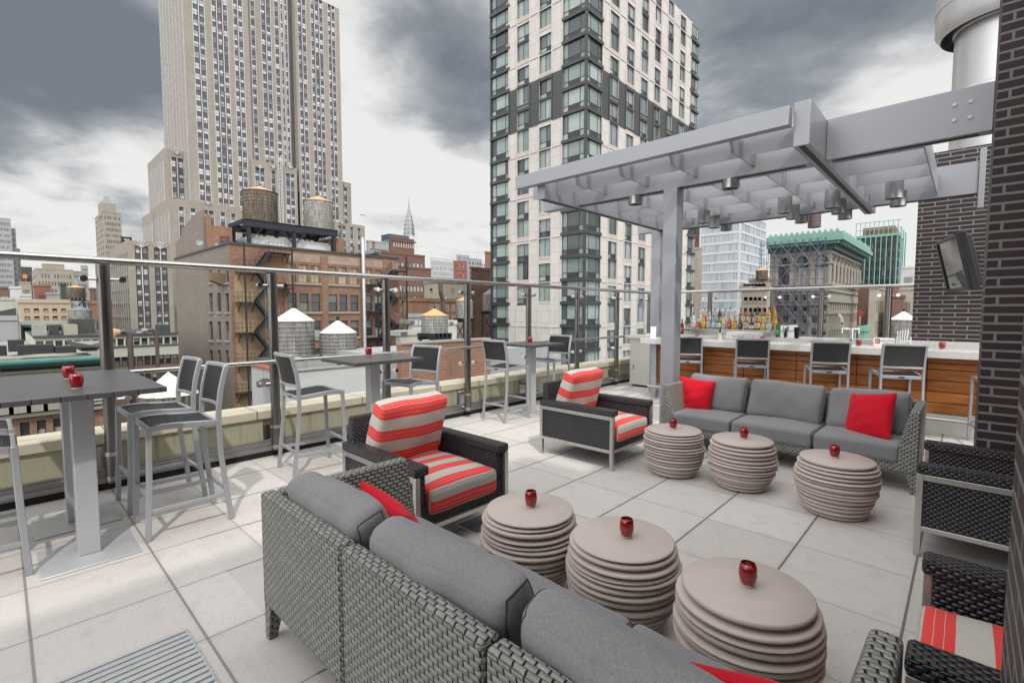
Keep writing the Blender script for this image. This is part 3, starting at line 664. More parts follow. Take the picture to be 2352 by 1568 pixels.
# ------------------------------------------------------------------ pergola
def pergola():
    r = empty('pergola', 'silver aluminium pergola over the bar and the far seating', 'pergola')
    def part(name, *b, bev=.004):
        m = MB(); m.box(*b); return m.build(name, MT['perg'], r, bevel=bev)
    part('post', -2.80, 5.70, 0, -2.625, 5.885, 3.047); part('post', -4.43, 8.56, 0, -4.25, 8.75, 3.047)
    ZB, ZT = 3.05, 3.445
    NB, FB = (5.72, 5.86), (8.60, 8.75)
    XL, XR = (-4.30, -4.17), (-1.235, -1.10)
    for (ya, yb) in (NB, FB):
        part('main_beam', -4.74, ya, ZB, XL[0]-.003, yb, ZT); part('main_beam', XL[1]+.003, ya, ZB, XR[0]-.003, yb, ZT); part('main_beam', XR[1]+.003, ya, ZB, .083 if ya < 7 else .02, yb, ZT)
        m = MB()
        for x in (-4.10, -1.30): 
            for dz in (.08, .16, .24, .32):
                m.tube((x, ya-.006, ZB+dz), (x, ya, ZB+dz), .010, 8)
        if ya < 7:
            for x in (-.16, -.06):
                for dz in (.14, .27): m.tube((x, ya-.01, ZB+dz), (x, ya, ZB+dz), .016, 8)
        o = m.build('bolt_heads', MT['alupale'], r)
        for a, b in ((XL[1]+.05, XR[0]-.05), (XR[1]+.05, .0)):
            m = MB(); m.box(a, ya+.045, ZB-.006, b, yb-.045, ZB-.001); m.build('light_slot', MT['blackmatte'], r)
    for (xa, xb) in (XL, XR):
        part('cross_beam', xa, 5.065, ZB, xb, 9.30, ZT)
        m = MB(); m.box(xa+.045, 5.09, ZB-.006, xb-.045, 9.28, ZB-.001); m.build('light_slot', MT['blackmatte'], r)
    # fascias and thin blades
    part('fascia', -4.60, 4.955, 3.225, -1.245, 5.055, 3.395); part('fascia', -4.60, 9.31, 3.225, -1.10, 9.41, 3.395)
    RX = (-3.66, -3.04, -2.42, -1.79); bz = (3.135, 3.325)
    ys = (5.33, 6.24, 6.93, 7.57, 8.22, 9.05)
    for y in ys: 
        part('blade', XL[1]+.004, y-.006, bz[0], XR[0]-.004, y+.006, bz[1], bev=0)
        if NB[1] < y < FB[0]: part('blade', XR[1]+.004, y-.006, bz[0], -.36, y+.006, bz[1], bev=0)
    for y in (5.33, 9.05): part('blade', -4.60, y-.006, bz[0], XL[0]-.004, y+.006, bz[1], bev=0)
    spans = [(5.058, ys[0]-.008), (ys[0]+.008, NB[0]-.003), (NB[1]+.003, ys[1]-.008), (ys[1]+.008, ys[2]-.008), (ys[2]+.008, ys[3]-.008), (ys[3]+.008, ys[4]-.008), (ys[4]+.008, FB[0]-.003), (FB[1]+.003, ys[5]-.008), (ys[5]+.008, 9.308)]
    for x in RX:
        for a, b in spans:
            m = MB(); m.box(x-.006, a, bz[0], x+.006, b, bz[1]); q = m.build('rib', MT['perg'], r)
            if b-a > .25:
                m = MB()
                m.box(x+.007, b-.028, bz[0]-.004, x+.034, b-.001, bz[1]-.03); m.build('angle_clip', MT['can'], q)
    part('rib', -.372, NB[1]+.003, bz[0]-.05, -.36, FB[0]-.003, bz[1]+.02, bev=0)
    # wall plates
    part('wall_plate', .025, FB[0]-.02, 2.86, .085, FB[1]+.0, 3.60)
    # downlights
    for x, y, h, zb, rad in [(-2.03,5.79,.10,2.945,.094), (-3.23,5.79,.10,2.945,.094), (-3.2,7.95,.25,2.98,.094), (-3.2,8.41,.25,2.96,.09), (-3.19,8.93,.25,2.98,.094), (-3.76,8.93,.25,2.98,.094),
                        (-2.02,7.97,.25,2.98,.094), (-2.02,8.42,.25,2.96,.09), (-2.03,9.0,.25,2.98,.094), (-1.44,8.03,.25,2.98,.094), (-1.43,8.43,.25,2.96,.09), (-1.46,9.1,.25,2.98,.094), (-.75,7.9,.27,2.98,.094), (-.75,8.38,.25,2.96,.09)]:
        m = MB(); m.lathe([(.001, h), (rad, h), (rad, 0), (rad-.012, 0), (rad-.014, .03), (.001, .032)], (x, y, zb), 28); q = m.build('downlight', MT['can'], r, auto=40)
        m = MB(); m.lathe([(.001, .026), (rad-.03, .026), (rad-.03, .012), (.001, .012)], (x, y, zb), 20); m.build('lens', MT['blackmatte'], q)
pergola()

# ------------------------------------------------------------------ bar
def bar():
    r = empty('bar_counter', 'long bar counter with white top and oiled wooden front panels', 'bar counter')
    m = MB(); m.box(-4.30, 7.95, .972, .85, 8.52, 1.07); m.build('countertop', MT['quartz'], r, bevel=.006)
    m = MB(); m.box(-4.05, 8.165, .0, .85, 8.48, .25); m.build('kick_panel', MT['whitekick'], r); m = MB(); m.box(-4.05, 8.166, .251, .85, 8.48, .971); m.build('carcass', MT['blackmatte'], r)
    m = MB(); m.box(-4.15, 8.08, .0, -4.053, 8.46, .971); m.build('end_panel', MT['alu'], r, bevel=.004)
    xs = [-4.05]; x = -3.32
    while x < .8: xs.append(x); x += .742
    xs.append(.85); zs = [.255, .395, .535, .675, .815, .895, .970]
    for j in range(len(zs)-1):
        for i in range(len(xs)-1):
            m = MB(); m.box(xs[i]+.004, 8.142, zs[j]+.005, xs[i+1]-.004, 8.164, zs[j+1]-.005); m.build('wood_panel', MT['wood'], r, bevel=.0015, seg=1)
    m = MB(); m.tube((-4.18, 8.02, .205), (.85, 8.02, .205), .022, 14)
    m.build('foot_rail', MT['steel'], r)
    for x in (-3.95, -2.9, -1.8, -.75, .3):
        m = MB(); m.box(x-.012, 8.03, .19, x+.012, 8.164, .22); m.build('rail_bracket', MT['steel'], r)
    b = empty('back_counter', 'white back counter with sink behind the bar, under the bottles', 'counter')
    m = MB(); m.box(-4.95, 9.40, 1.02, -1.62, 10.12, 1.085); m.box(-1.62, 9.40, 1.02, -1.10, 9.46, 1.085); m.box(-1.62, 9.95, 1.02, -1.10, 10.12, 1.085); m.box(-1.10, 9.40, 1.02, .8, 10.12, 1.085); m.build('worktop', MT['quartz'], b)
    m = MB(); m.box(-1.62, 9.46, .82, -1.10, 9.95, .84); m.box(-1.62, 9.46, .84, -1.61, 9.95, 1.07); m.box(-1.11, 9.46, .84, -1.10, 9.95, 1.07); m.box(-1.61, 9.94, .84, -1.11, 9.95, 1.07); m.build('sink', MT['steel'], b)
    m = MB(); m.box(-4.9, 9.44, 0, .8, 10.1, .80); m.box(-4.9, 9.44, .80, -1.63, 10.1, 1.018); m.box(-1.09, 9.44, .80, .8, 10.1, 1.018); m.build('cabinet', MT['steel'], b)
    c = empty('steel_cabinet', 'narrow stainless cabinet beside the left end of the bar', 'cabinet')
    m = MB(); m.box(-5.10, 9.0, .04, -4.62, 9.38, 1.0); m.build('body', MT['whitekick'], c, bevel=.006); m = MB(); m.box(-5.2, 8.95, 1.0, -4.5, 9.39, 1.06); m.build('top', MT['quartz'], c, bevel=.006)
    m = MB(); m.box(-5.05, 9.03, 0, -4.68, 9.36, .04); m.build('plinth', MT['blackmatte'], c); m = MB(); m.box(-5.02, 8.985, .35, -5.0, 8.999, .45); m.build('hinge', MT['steel'], c)
    # bottle shelf
    s = empty('bottle_shelf', 'low stainless bottle shelf standing on the back counter', 'shelf')
    m = MB(); m.box(-4.22, 9.60, 1.086, -2.60, 9.84, 1.205); m.build('lower_step', MT['steel'], s, bevel=.004); m = MB(); m.box(-4.22, 9.845, 1.086, -2.60, 10.08, 1.30); m.build('upper_step', MT['steel'], s, bevel=.004)
    m = MB(); m.box(-4.20, 9.594, 1.165, -4.08, 9.5995, 1.185); m.build('nameplate', MT['black'], s)
bar()

def glassmat(name, col, tr=.15): 
    t = NT(name); t.b.inputs['Transmission Weight'].default_value = tr; t.b.inputs['Coat Weight'].default_value = .3; return t.set(col, .1, 0, .6)
LIQ = {'clear': glassmat('clear bottle glass', (.50,.52,.51), .45), 'amber': glassmat('amber spirit', (.27,.06,.008)), 'dark': glassmat('dark bottle glass', (.022,.016,.014), .1), 'green': glassmat('green bottle glass', (.012,.14,.03)),
       'gold': glassmat('golden spirit', (.48,.26,.02)), 'blue': glassmat('blue bottle glass', (.10,.32,.55)), 'red': glassmat('red spirit', (.38,.02,.015)), 'frost': glassmat('frosted bottle glass', (.52,.53,.52), .15)}
LAB = {'white': plain('white paper label', (.72,.70,.65), .6), 'cream': plain('cream paper label', (.62,.54,.36), .6), 'yellow': plain('yellow paper label', (.70,.52,.06), .6), 'redl': plain('red paper label', (.52,.04,.03), .6), 'blackl': plain('black paper label', (.03,.03,.03), .6), 'bluel': plain('pale blue paper label', (.45,.58,.70), .6), 'greenl': plain('green paper label', (.06,.25,.08), .6)}
CAPC = {'black': plain('black pourer', (.015,.015,.015), .4), 'red': plain('red cap', (.55,.02,.02), .4), 'orange': plain('orange cap', (.75,.22,.04), .4), 'gold': plain('gold cap', (.55,.36,.10), .35, .6), 'white': plain('white cap', (.75,.75,.73), .4)}
def bottle(label, x, y, z, h, rad, shape, liq, lab, cap):
    r = empty('bottle', label, 'bottle', (x, y, z), 0, 'spirit bottles on the back counter')
    b = MB(); sh = h*{'round':.60,'tall':.66,'square':.62,'bell':.40,'cone':.30}[shape]; nr = .0135
    if shape == 'bell': pr = [(.001,0),(rad*.95,0),(rad,.012),(rad*.98,sh*.6),(rad*.75,sh),(nr*1.2,sh+h*.16),(nr,sh+h*.24),(nr,h*.90),(.001,h*.90)]
    elif shape == 'cone': pr = [(.001,0),(rad*.97,0),(rad,.015),(rad*.92,sh),(nr*1.5,h*.72),(nr,h*.78),(nr,h*.90),(.001,h*.90)]
    else: pr = [(.001,0),(rad*.95,0),(rad,.008),(rad,sh),(rad*.8,sh+h*.05),(nr*1.15,sh+h*.13),(nr,sh+h*.17),(nr,h*.90),(.001,h*.90)]
    b.lathe(pr, n=4 if shape == 'square' else 18, smooth=True)
    b.build('glass', LIQ[liq], r, auto=55, rot=R(45) if shape == 'square' else None)
    lh = min(sh, h*.62); l = MB(); rl = rad + .0012
    if shape == 'square': a = rl*.7071; l.box(-a-.001, -a-.001, lh*.22, a+.001, a+.001, lh*.80)
    else:
        rl2 = rl if shape != 'cone' else rad*1.0
        l.lathe([(rl2, lh*.22), (rl2, lh*.80)], n=18)
    lo = l.build('label', LAB[lab], r, auto=60)
    k = MB(); dkc = {'white':'redl','cream':'blackl','yellow':'redl','redl':'cream','blackl':'white','bluel':'white','greenl':'cream'}[lab]
    e = rl*.7071+.0018 if shape == 'square' else rl+.001
    k.box(-rad*.42, -e-.0006, lh*.50, rad*.42, -e+.004, lh*.60); k.box(-rad*.30, -e-.0006, lh*.34, rad*.30, -e+.004, lh*.38); k.build('label_print', LAB[dkc], lo)
    c = MB(); c.lathe([(.001,h*.90),(nr+.0025,h*.90),(nr+.002,h*.955),(.006,h*.965),(.0045,h),(.001,h)], n=12); c.build('cap', CAPC[cap], r, auto=50)
BT = [  # px, row, height, radius, shape, glass, label, cap, words
 (0,'s',.30,.037,'round','dark','redl','red','dark bottle with red and green neck standing at the left end beside the bottle shelf'),
 (1,'f',.31,.042,'tall','frost','white','black','frosted bottle at the left end of the front bottle row'),
 (2,'f',.25,.038,'round','clear','redl','black','clear bottle with red and white label in the front row'),
 (3,'f',.28,.038,'round','gold','yellow','orange','yellow liqueur bottle in the front row'),
 (4,'f',.27,.036,'round','clear','white','black','clear bottle with plain white label in the front row'),
 (5,'f',.26,.040,'square','blue','bluel','black','square pale blue bottle in the front row'),
 (6,'f',.24,.040,'round','green','white','black','green gin bottle with white label in the front row'),
 (7,'f',.27,.038,'square','clear','cream','black','square clear bottle beside the green gin bottle'),
 (8,'f',.26,.038,'square','amber','redl','gold','square whisky bottle with slanted red label'),
 (9,'f',.25,.036,'round','gold','yellow','gold','short golden bottle with yellow label in the front row'),
 (10,'f',.24,.038,'square','dark','blackl','black','square whiskey bottle with black label'),
 (11,'f',.24,.042,'square','amber','cream','black','squat amber bottle with cream label in the front row'),
 (12,'f',.25,.048,'bell','dark','white','red','bell shaped dark liqueur bottle with red neck'),
 (13,'f',.25,.047,'round','amber','cream','gold','round amber cognac bottle in the front row'),
 (14,'f',.22,.048,'bell','clear','yellow','gold','squat clear bottle with yellow flower label'),
 (15,'f',.19,.046,'square','clear','white','white','short square clear bottle at the right end of the front row'),
 (17,'s',.31,.038,'round','green','greenl','black','green bottle standing alone right of the bottle shelf'),
 (1.3,'b',.33,.038,'tall','clear','white','orange','clear bottle with orange cap in the back row'),
 (2.2,'b',.31,.036,'round','clear','redl','red','clear bottle with red cap second in the back row'),
 (3.1,'b',.31,.036,'round','clear','white','red','clear bottle with red pourer third in the back row'),
 (4.2,'b',.29,.038,'tall','clear','bluel','black','clear vodka bottle in the middle left of the back row'),
 (5.2,'b',.30,.040,'round','dark','yellow','gold','dark rum bottle with yellow label in the back row'),
 (6.3,'b',.31,.037,'round','clear','cream','red','clear rum bottle with red pourer in the back row'),
 (7.2,'b',.32,.036,'tall','clear','white','black','tall slim clear bottle in the back row'),
 (8.2,'b',.29,.037,'round','clear','bluel','white','clear bottle with pale blue label in the back row'),
 (9.2,'b',.31,.039,'round','amber','cream','black','amber whiskey bottle with cream label in the back row'),
 (10.2,'b',.30,.037,'round','red','white','black','reddish bourbon bottle with white label in the back row'),
 (11.2,'b',.28,.040,'round','dark','white','black','dark bottle with white label behind the bell bottle'),
 (12.2,'b',.33,.040,'round','green','cream','red','bright green whiskey bottle in the back row'),
 (13.2,'b',.31,.040,'round','amber','yellow','black','amber bottle with orange label in the back row'),
 (14.2,'b',.32,.043,'round','gold','cream','black','golden whiskey bottle with cream label in the back row'),
 (15.2,'b',.34,.050,'cone','gold','yellow','red','tall conical golden liqueur bottle at the right end of the back row'),
]
for k, row, h, rad, shp, lq, lb, cp, words in BT:
    x = -4.16 + k*.1005
    y, z = {'f': (9.70, 1.206), 'b': (9.96, 1.301), 's': (9.70, 1.086)}[row]
    if row == 's': x = -4.30 if k == 0 else -2.50
    bottle(words, x, y, z, h*1.05, rad, shp, lq, lb, cp)

def text_mesh(body, size):
    cu = bpy.data.curves.new('lettering', 'FONT'); cu.body = body; cu.size = size; cu.extrude = .0006; cu.align_x = 'CENTER'; cu.align_y = 'CENTER'
    o = bpy.data.objects.new('lettering', cu); COL.objects.link(o); dg = bpy.context.evaluated_depsgraph_get(); me = bpy.data.meshes.new_from_object(o.evaluated_get(dg)); bpy.data.objects.remove(o); return me
def lettering(body, size, parent, loc, mat, rz=0):
    me = text_mesh(body, size); me.materials.clear(); me.materials.append(mat); o = bpy.data.objects.new('lettering', me); COL.objects.link(o); o.parent = parent; o.location = loc; o.rotation_euler = (R(90), 0, rz); return o

def bar_items():
    ink = plain('dark print', (.06,.05,.06), .6); grey = plain('grey print', (.30,.29,.31), .6)
    t = empty('napkin_tray', 'white plastic bar tray with grey lettering in front of the bottles', 'tray')
    m = MB(); X0, X1, Y0, Y1 = -3.17, -2.62, 8.98, 9.27
    z0 = 1.055; 
    m.box(X0, Y0, z0, X1, Y0+.012, z0+.125); m.box(X0, Y1-.012, z0, X1, Y1, z0+.125); m.box(X0, Y0+.012, z0, X0+.012, Y1-.012, z0+.125); m.box(X1-.012, Y0+.012, z0, X1, Y1-.012, z0+.125); m.box(X0+.012, Y0+.012, z0, X1-.012, Y1-.012, z0+.09); m.build('tray_body', MT['white'], t, bevel=.004)
    lettering('Van Gogh         C', .055, t, (-2.87, Y0-.001, z0+.055), grey)
    sp = MB(); sp.box(-3.2, 8.95, .80, -2.58, 9.38, 1.054); o = sp.build('ice_well', MT['steel']); tag(o, 'stainless ice well under the white bar tray', 'ice well')
    lg = MB()
    for x in (-3.16, -2.62):
        for y in (8.98, 9.35): lg.box(x-.02, y-.02, 0, x+.02, y+.02, .80)
    lg.build('legs', MT['steel'], o)
    def shaker(x, y, z, mat, words, h=.19):
        m = MB(); m.lathe([(.001,0),(.031,0),(.033,.004),(.045,h),(.043,h),(.031,.008),(.001,.008)], (0,0,0), 24); s = m.build('shaker', MT[mat], None, (x, y, z), auto=50); tag(s, words, 'cocktail shaker'); return s
    shaker(-3.02, 8.32, 1.071, 'chrome', 'polished steel cocktail shaker left of the white tray'); shaker(-2.31, 8.72+.72, 1.086, 'chrome', 'polished steel cocktail shaker right of the white tray', .20); shaker(-2.14, 9.44, 1.086, 'black', 'black shaker tin beside the lone green bottle', .19)
    # beer tap
    t = empty('beer_tap', 'chrome beer tap with one white and one red handle', 'beer tap', (-1.36, 9.30+.13, 1.05)); t.scale = (.86, .86, .78)
    m = MB(); m.tube((0,0,-.0), (0,0,.25), .040, 20); m.tube((-.13,0,.275), (.13,0,.275), .028, 16); m.tube((0,0,.25), (0,0,.30), .045, 20); m.build('tower', MT['chrome'], t)
    for s in (-1, 1):
        m = MB(); m.tube((s*.13,-.0,.275), (s*.13,-.09,.28), .013, 10); m.tube((s*.13,-.08,.28), (s*.13,-.11,.19), .011, 10); m.tube((s*.13,-.05,.28), (s*.13,-.05,.33), .010, 10); m.build('faucet', MT['chrome'], t)
    m = MB(); pts = [(-.13,-.05,.33), (-.135,-.055,.40), (-.15,-.055,.50), (-.20,-.055,.585)]
    for a, b, r1, r2 in zip(pts[:-1], pts[1:], (.016,.024,.026), (.024,.026,.018)): m.tube(a, b, r1, 14, 0, r2)
    h = m.build('handle', MT['white'], t); m = MB(); m.tube((-.20,-.055,.585), (-.255,-.055,.61), .018, 12, 0, .014); m.build('orange_tip', CAPC['orange'], h)
    m = MB(); m.box(-.155,-.085,.37,-.115,-.079,.42); m.build('badge', LAB['greenl'], h)
    m = MB(); m.tube((.13,-.05,.33), (.13,-.055,.55), .013, 14, 0, .020); h = m.build('handle', plain('tan tap handle', (.55,.35,.22), .4), t)
    m = MB(); m.lathe([(.001,-.012),(.05,-.010),(.055,0),(.05,.010),(.001,.012)], (0,0,0), 20, 0, True, Matrix.Translation((.13,-.055,.60)) @ Matrix.Rotation(R(90), 4, 'X')); m.build('red_medallion', plain('red tap badge', (.45,.05,.02), .4), h)
    # card holder
    c = empty('napkin_caddy', 'white napkin caddy with a red emblem on its front card', 'napkin caddy', (-.83, 8.42, 1.071))
    m = MB(); m.box(-.115,-.05,0,.115,-.044,.115); m.box(-.115,.044,0,.115,.05,.115); m.box(-.115,-.044,0,-.108,.044,.10); m.box(.108,-.044,0,.115,.044,.10); m.box(-.108,-.044,0,.108,.044,.006); m.build('caddy_body', MT['white'], c)
    m = MB(); m.box(-.095,-.0525,.035,-.045,-.0505,.10); q = m.build('emblem', plain('dark red emblem', (.33,.03,.03), .5), c); m = MB(); m.box(-.085,-.0535,.045,-.075,-.0526,.09); m.bar((-.074,-.053,.065), (-.057,-.053,.088), .0008, .007); m.bar((-.074,-.053,.068), (-.055,-.053,.047), .0008, .007); m.build('emblem_mark', LAB['cream'], q)
    lettering('etel One', .040, c, (.030, -.0508, .075), ink); lettering('VODKA', .016, c, (.03, -.0508, .045), ink)
    n = MB()
    for i in range(5): n.hexa([(-.06+i*.02,-.035,.01),(-.05+i*.02,-.035,.01),(-.05+i*.02,.035,.01),(-.06+i*.02,.035,.01)], [(-.075+i*.028,-.035,.215+i*.006),(-.063+i*.028,-.035,.215+i*.006),(-.063+i*.028,.035,.21),(-.075+i*.028,.035,.21)])
    o = n.build('napkins', MT['white'], None, (-.62, 8.42, 1.071)); tag(o, 'fan of white paper napkins beside the napkin caddy', 'napkins')
    o = MB().box(-.075,-.06,0,.075,.06,.006).box(-.075,-.06,.006,-.07,.06,.14).box(.07,-.06,.006,.075,.06,.14).build('napkin_stand', MT['white'], None, (-.62, 8.42, 1.0645)); tag(o, 'clear white stand holding the paper napkins', 'napkin stand')
    p = MB(); p.hexa([(-.05,-.004,0),(.05,-.004,0),(.05,.004,0),(-.05,.004,0)], [(-.05,.045,.20),(.05,.045,.20),(.05,.053,.20),(-.05,.053,.20)]); o = p.build('menu_card', MT['white'], None, (-4.23, 8.30, 1.071), R(20)); tag(o, 'small white menu card standing at the left end of the bar', 'menu card')
bar_items()
VOT += [((-3.33, 8.12, 1.071), 'red candle holder at the left end of the bar near the pergola post'), ((-2.30, 8.10, 1.071), 'red candle holder on the bar in front of the white tray'), ((-1.08, 8.12, 1.071), 'red candle holder on the bar below the beer taps'), ((-.22, 8.15, 1.071), 'red candle holder on the bar in front of the dark brick wall')]

# ------------------------------------------------------------------ television on the brick wall
def tv():
    r = empty('television', 'black wall television in a tilted bracket on the dark brick', 'television', (-.075, 8.75, 2.195))
    mt = Matrix.Rotation(R(14), 4, 'Z') @ Matrix.Rotation(R(-13), 4, 'Y')     # screen looks along -x
    w, h = .47, .365
    m = MB(); m.box(-.10,-w,-h,-.02,w,h,0,mt); m.box(-.125,-w,-h,-.10,-w+.045,h,0,mt); m.box(-.125,w-.045,-h,-.10,w,h,0,mt); m.box(-.125,-w+.045,-h,-.10,w-.045,-h+.05,0,mt); m.box(-.125,-w+.045,h-.045,-.10,w-.045,h,0,mt); m.build('housing', MT['black'], r, bevel=.006)
    m = MB(); m.box(-.108,-w+.046,-h+.051,-.1005,w-.046,h-.046,0,mt); m.build('screen', MT['screen'], r)
    m = MB(); m.box(-.02,-w+.05,-h+.05,.035,w-.05,h-.05,0,mt); m.build('rear_case', MT['blackmatte'], r, bevel=.01)
    m = MB(); m.bar((.02,.1,0), (.10,1.39,.02), .07, .09); m.box(.02,1.385,-.18,.16,1.399,.20); m.build('wall_arm', MT['black'], r)
tv()
# ------------------------------------------------------------------ vent stack
def vent():
    r = empty('vent_stack', 'galvanised round vent stack with flared cap above the pergola', 'vent stack', (.225, 11.5, 0))
    m = MB(); m.lathe([(.60,3.9),(.60,5.12),(.615,5.14),(.615,5.20),(.60,5.22),(.60,6.20),(.625,6.22),(.625,6.27),(.60,6.29),(.60,6.75),(.001,6.75)], n=48); m.build('duct', MT['galv'], r)
    m = MB(); m.lathe([(.78,6.18),(.86,6.30),(.86,6.60),(.872,6.61),(.872,6.63),(.86,6.64),(.86,6.95),(.872,6.96),(.872,6.98),(.86,6.99),(.86,7.3),(.001,7.42)], n=48); m.lathe([(.775,6.18),(.85,6.30),(.85,7.28),(.001,7.28)], n=48); m.build('cap', MT['galv'], r)
    for i in range(8):
        a = i*math.pi/4+.2; m = MB(); m.bar((.60*math.cos(a), .60*math.sin(a), 6.45), (.85*math.cos(a), .85*math.sin(a), 6.45), .012, .25); m.build('cap_strut', MT['galv'], r)
vent()
m = MB(); m.box(-.64, 10.6, 0, 3, 14, 3.9); o = m.build('roof_bulkhead', MT['dbrick']); tag(o, 'low brick bulkhead under the vent stack behind the television wall', 'bulkhead')
# ------------------------------------------------------------------ city materials
lime = m_stone('pale limestone', (.255,.230,.203), (.30,.272,.24), 1.6, .75, .014, (.30,.27,.23))
limed = m_stone('dusty limestone', (.265,.245,.215), (.32,.295,.26), 1.6, .75, .014, (.27,.245,.21))
precast = m_stone('white precast panel', (.49,.462,.44), (.55,.522,.50), 2.4, 1.62, .022, (.30,.28,.26), .18)
precast_p = m_stone('pink precast panel', (.46,.39,.36), (.50,.43,.39), 1.0, .45, .018, (.30,.26,.24), .2)
darkmet = plain('charcoal window metal', (.060,.062,.064), .45, .3, .2, 2)
ironm = plain('painted iron', (.022,.026,.034), .55, .3, .3, 3)
spand = plain('grey spandrel', (.085,.080,.078), .45, .3, .5, .8, stretch=(3,3,.5))
fanm = plain('weathered aluminium ornament', (.42,.41,.39), .5, .3, .2, 2)
mull = plain('bright steel mullion', (.60,.60,.60), .3, .6, .1, 3)
rbrick = m_brick('red brick', (.19,.085,.052), (.29,.155,.10), (.30,.26,.22), .42, .14, .016, .85, .4, .5, ((.10,.07,.055), .55))
tbrick = m_brick('tan infill brick', (.30,.20,.11), (.36,.25,.15), (.30,.25,.19), .42, .14, .016, .85, .4, .4, ((.16,.11,.07), .5))
gbrick = m_brick('grey painted brick', (.185,.155,.135), (.225,.19,.165), (.15,.125,.11), .8, .28, .016, .85, .3, .35, ((.26,.225,.20), .4))
bbrick = m_brick('brown brick', (.15,.085,.065), (.20,.12,.09), (.17,.13,.11), .8, .3, .02, .85, .3, .4)
obrick = m_brick('orange brick', (.25,.115,.07), (.33,.17,.105), (.30,.25,.21), .5, .16, .018, .85, .4, .6, ((.11,.08,.065), .65))
beige = m_stone('beige stucco wall', (.32,.285,.235), (.36,.32,.265), 6, 3.5, .01, None, .3)
peach = m_stone('peach stucco wall', (.43,.335,.245), (.45,.355,.26), 8, 8, .004, None, .15)
creamp = m_stone('cream painted wall', (.40,.388,.345), (.45,.437,.39), 6, 4, .01, None, .35)
greyp = m_stone('grey concrete wall', (.30,.30,.31), (.35,.35,.36), 5, 3.4, .03, None, .3)
paleg = m_stone('pale far concrete', (.50,.51,.53), (.56,.57,.59), 5, 3.4, .03, None, .2)
whitep = plain('weathered white paint', (.50,.50,.495), .8, 0, .35, .5, .2, 6, spec=.2)
redb = m_stone('dark red far brick', (.24,.10,.085), (.28,.125,.10), 4, 3.4, .05, None, .3)
blueg = plain('blue curtain wall glass', (.05,.075,.11), .12, .1, .3, .05, spec=.8)
roofm = plain('tar roof', (.075,.073,.072), .85, 0, .4, .25, .3, 3, spec=.2)
coppm = plain('dark teal copper', (.07,.19,.165), .6, 0, .35, 1.5, .2, 8)
redtrim = plain('red coping', (.30,.07,.05), .7)
coppr = plain('green copper', (.17,.32,.265), .7, 0, .35, 1.5, .2, 8)
coppd = plain('dark green copper', (.035,.10,.085), .6, 0, .35, 1.5)
scafp = plain('blue scaffold tube', (.07,.08,.17), .5, .3)
tealp = plain('teal netting', (.15,.34,.30), .7, 0, .2)
orange_r = plain('tan plywood cone', (.50,.31,.15), .8, 0, .15, 1.5)
white_r = plain('pale sheet cone', (.60,.59,.56), .65, 0, .25, .8)
rust = plain('rusted stack', (.13,.10,.095), .6, .5, .5, 2)
wtan = plain('tan window frame', (.20,.12,.065), .6); wred = plain('dark red window frame', (.18,.03,.03), .5); wwhite = plain('white window frame', (.60,.60,.58), .5); wblk = plain('black window frame', (.03,.03,.032), .5)
g_esb = m_winglass('tower window glass', [(0,(.30,.34,.38)),(.22,(.52,.56,.58)),(.5,(.16,.18,.21)),(.72,(.60,.62,.62)),(.86,(.07,.08,.09))])  # pale stops paint sky reflection and blinds into the glass colour
g_apt = m_winglass('apartment window glass', [(0,(.21,.27,.255)),(.24,(.34,.41,.385)),(.50,(.09,.12,.12)),(.64,(.27,.34,.32)),(.82,(.045,.06,.06)),(.92,(.40,.44,.42))])
g_apt2 = m_winglass('bright apartment glass', [(0,(.27,.29,.33)),(.3,(.40,.43,.44)),(.55,(.20,.25,.25)),(.78,(.10,.125,.125))])
g_old = m_winglass('old window glass', [(0,(.05,.055,.055)),(.35,(.14,.15,.15)),(.6,(.03,.03,.03)),(.78,(.42,.42,.38)),(.92,(.22,.25,.25))])
g_tan = m_winglass('dusty window glass', [(0,(.30,.20,.10)),(.4,(.38,.30,.2)),(.7,(.12,.09,.06)),(.85,(.45,.42,.36))])
g_far = m_winglass('far window glass', [(0,(.10,.10,.105)),(.45,(.06,.06,.065)),(.75,(.25,.25,.25)),(.92,(.5,.5,.48))])
g_sky = m_winglass('reflective office glass', [(0,(.34,.42,.52)),(.4,(.42,.50,.58)),(.7,(.20,.25,.31)),(.85,(.50,.56,.62))], .06, .9)

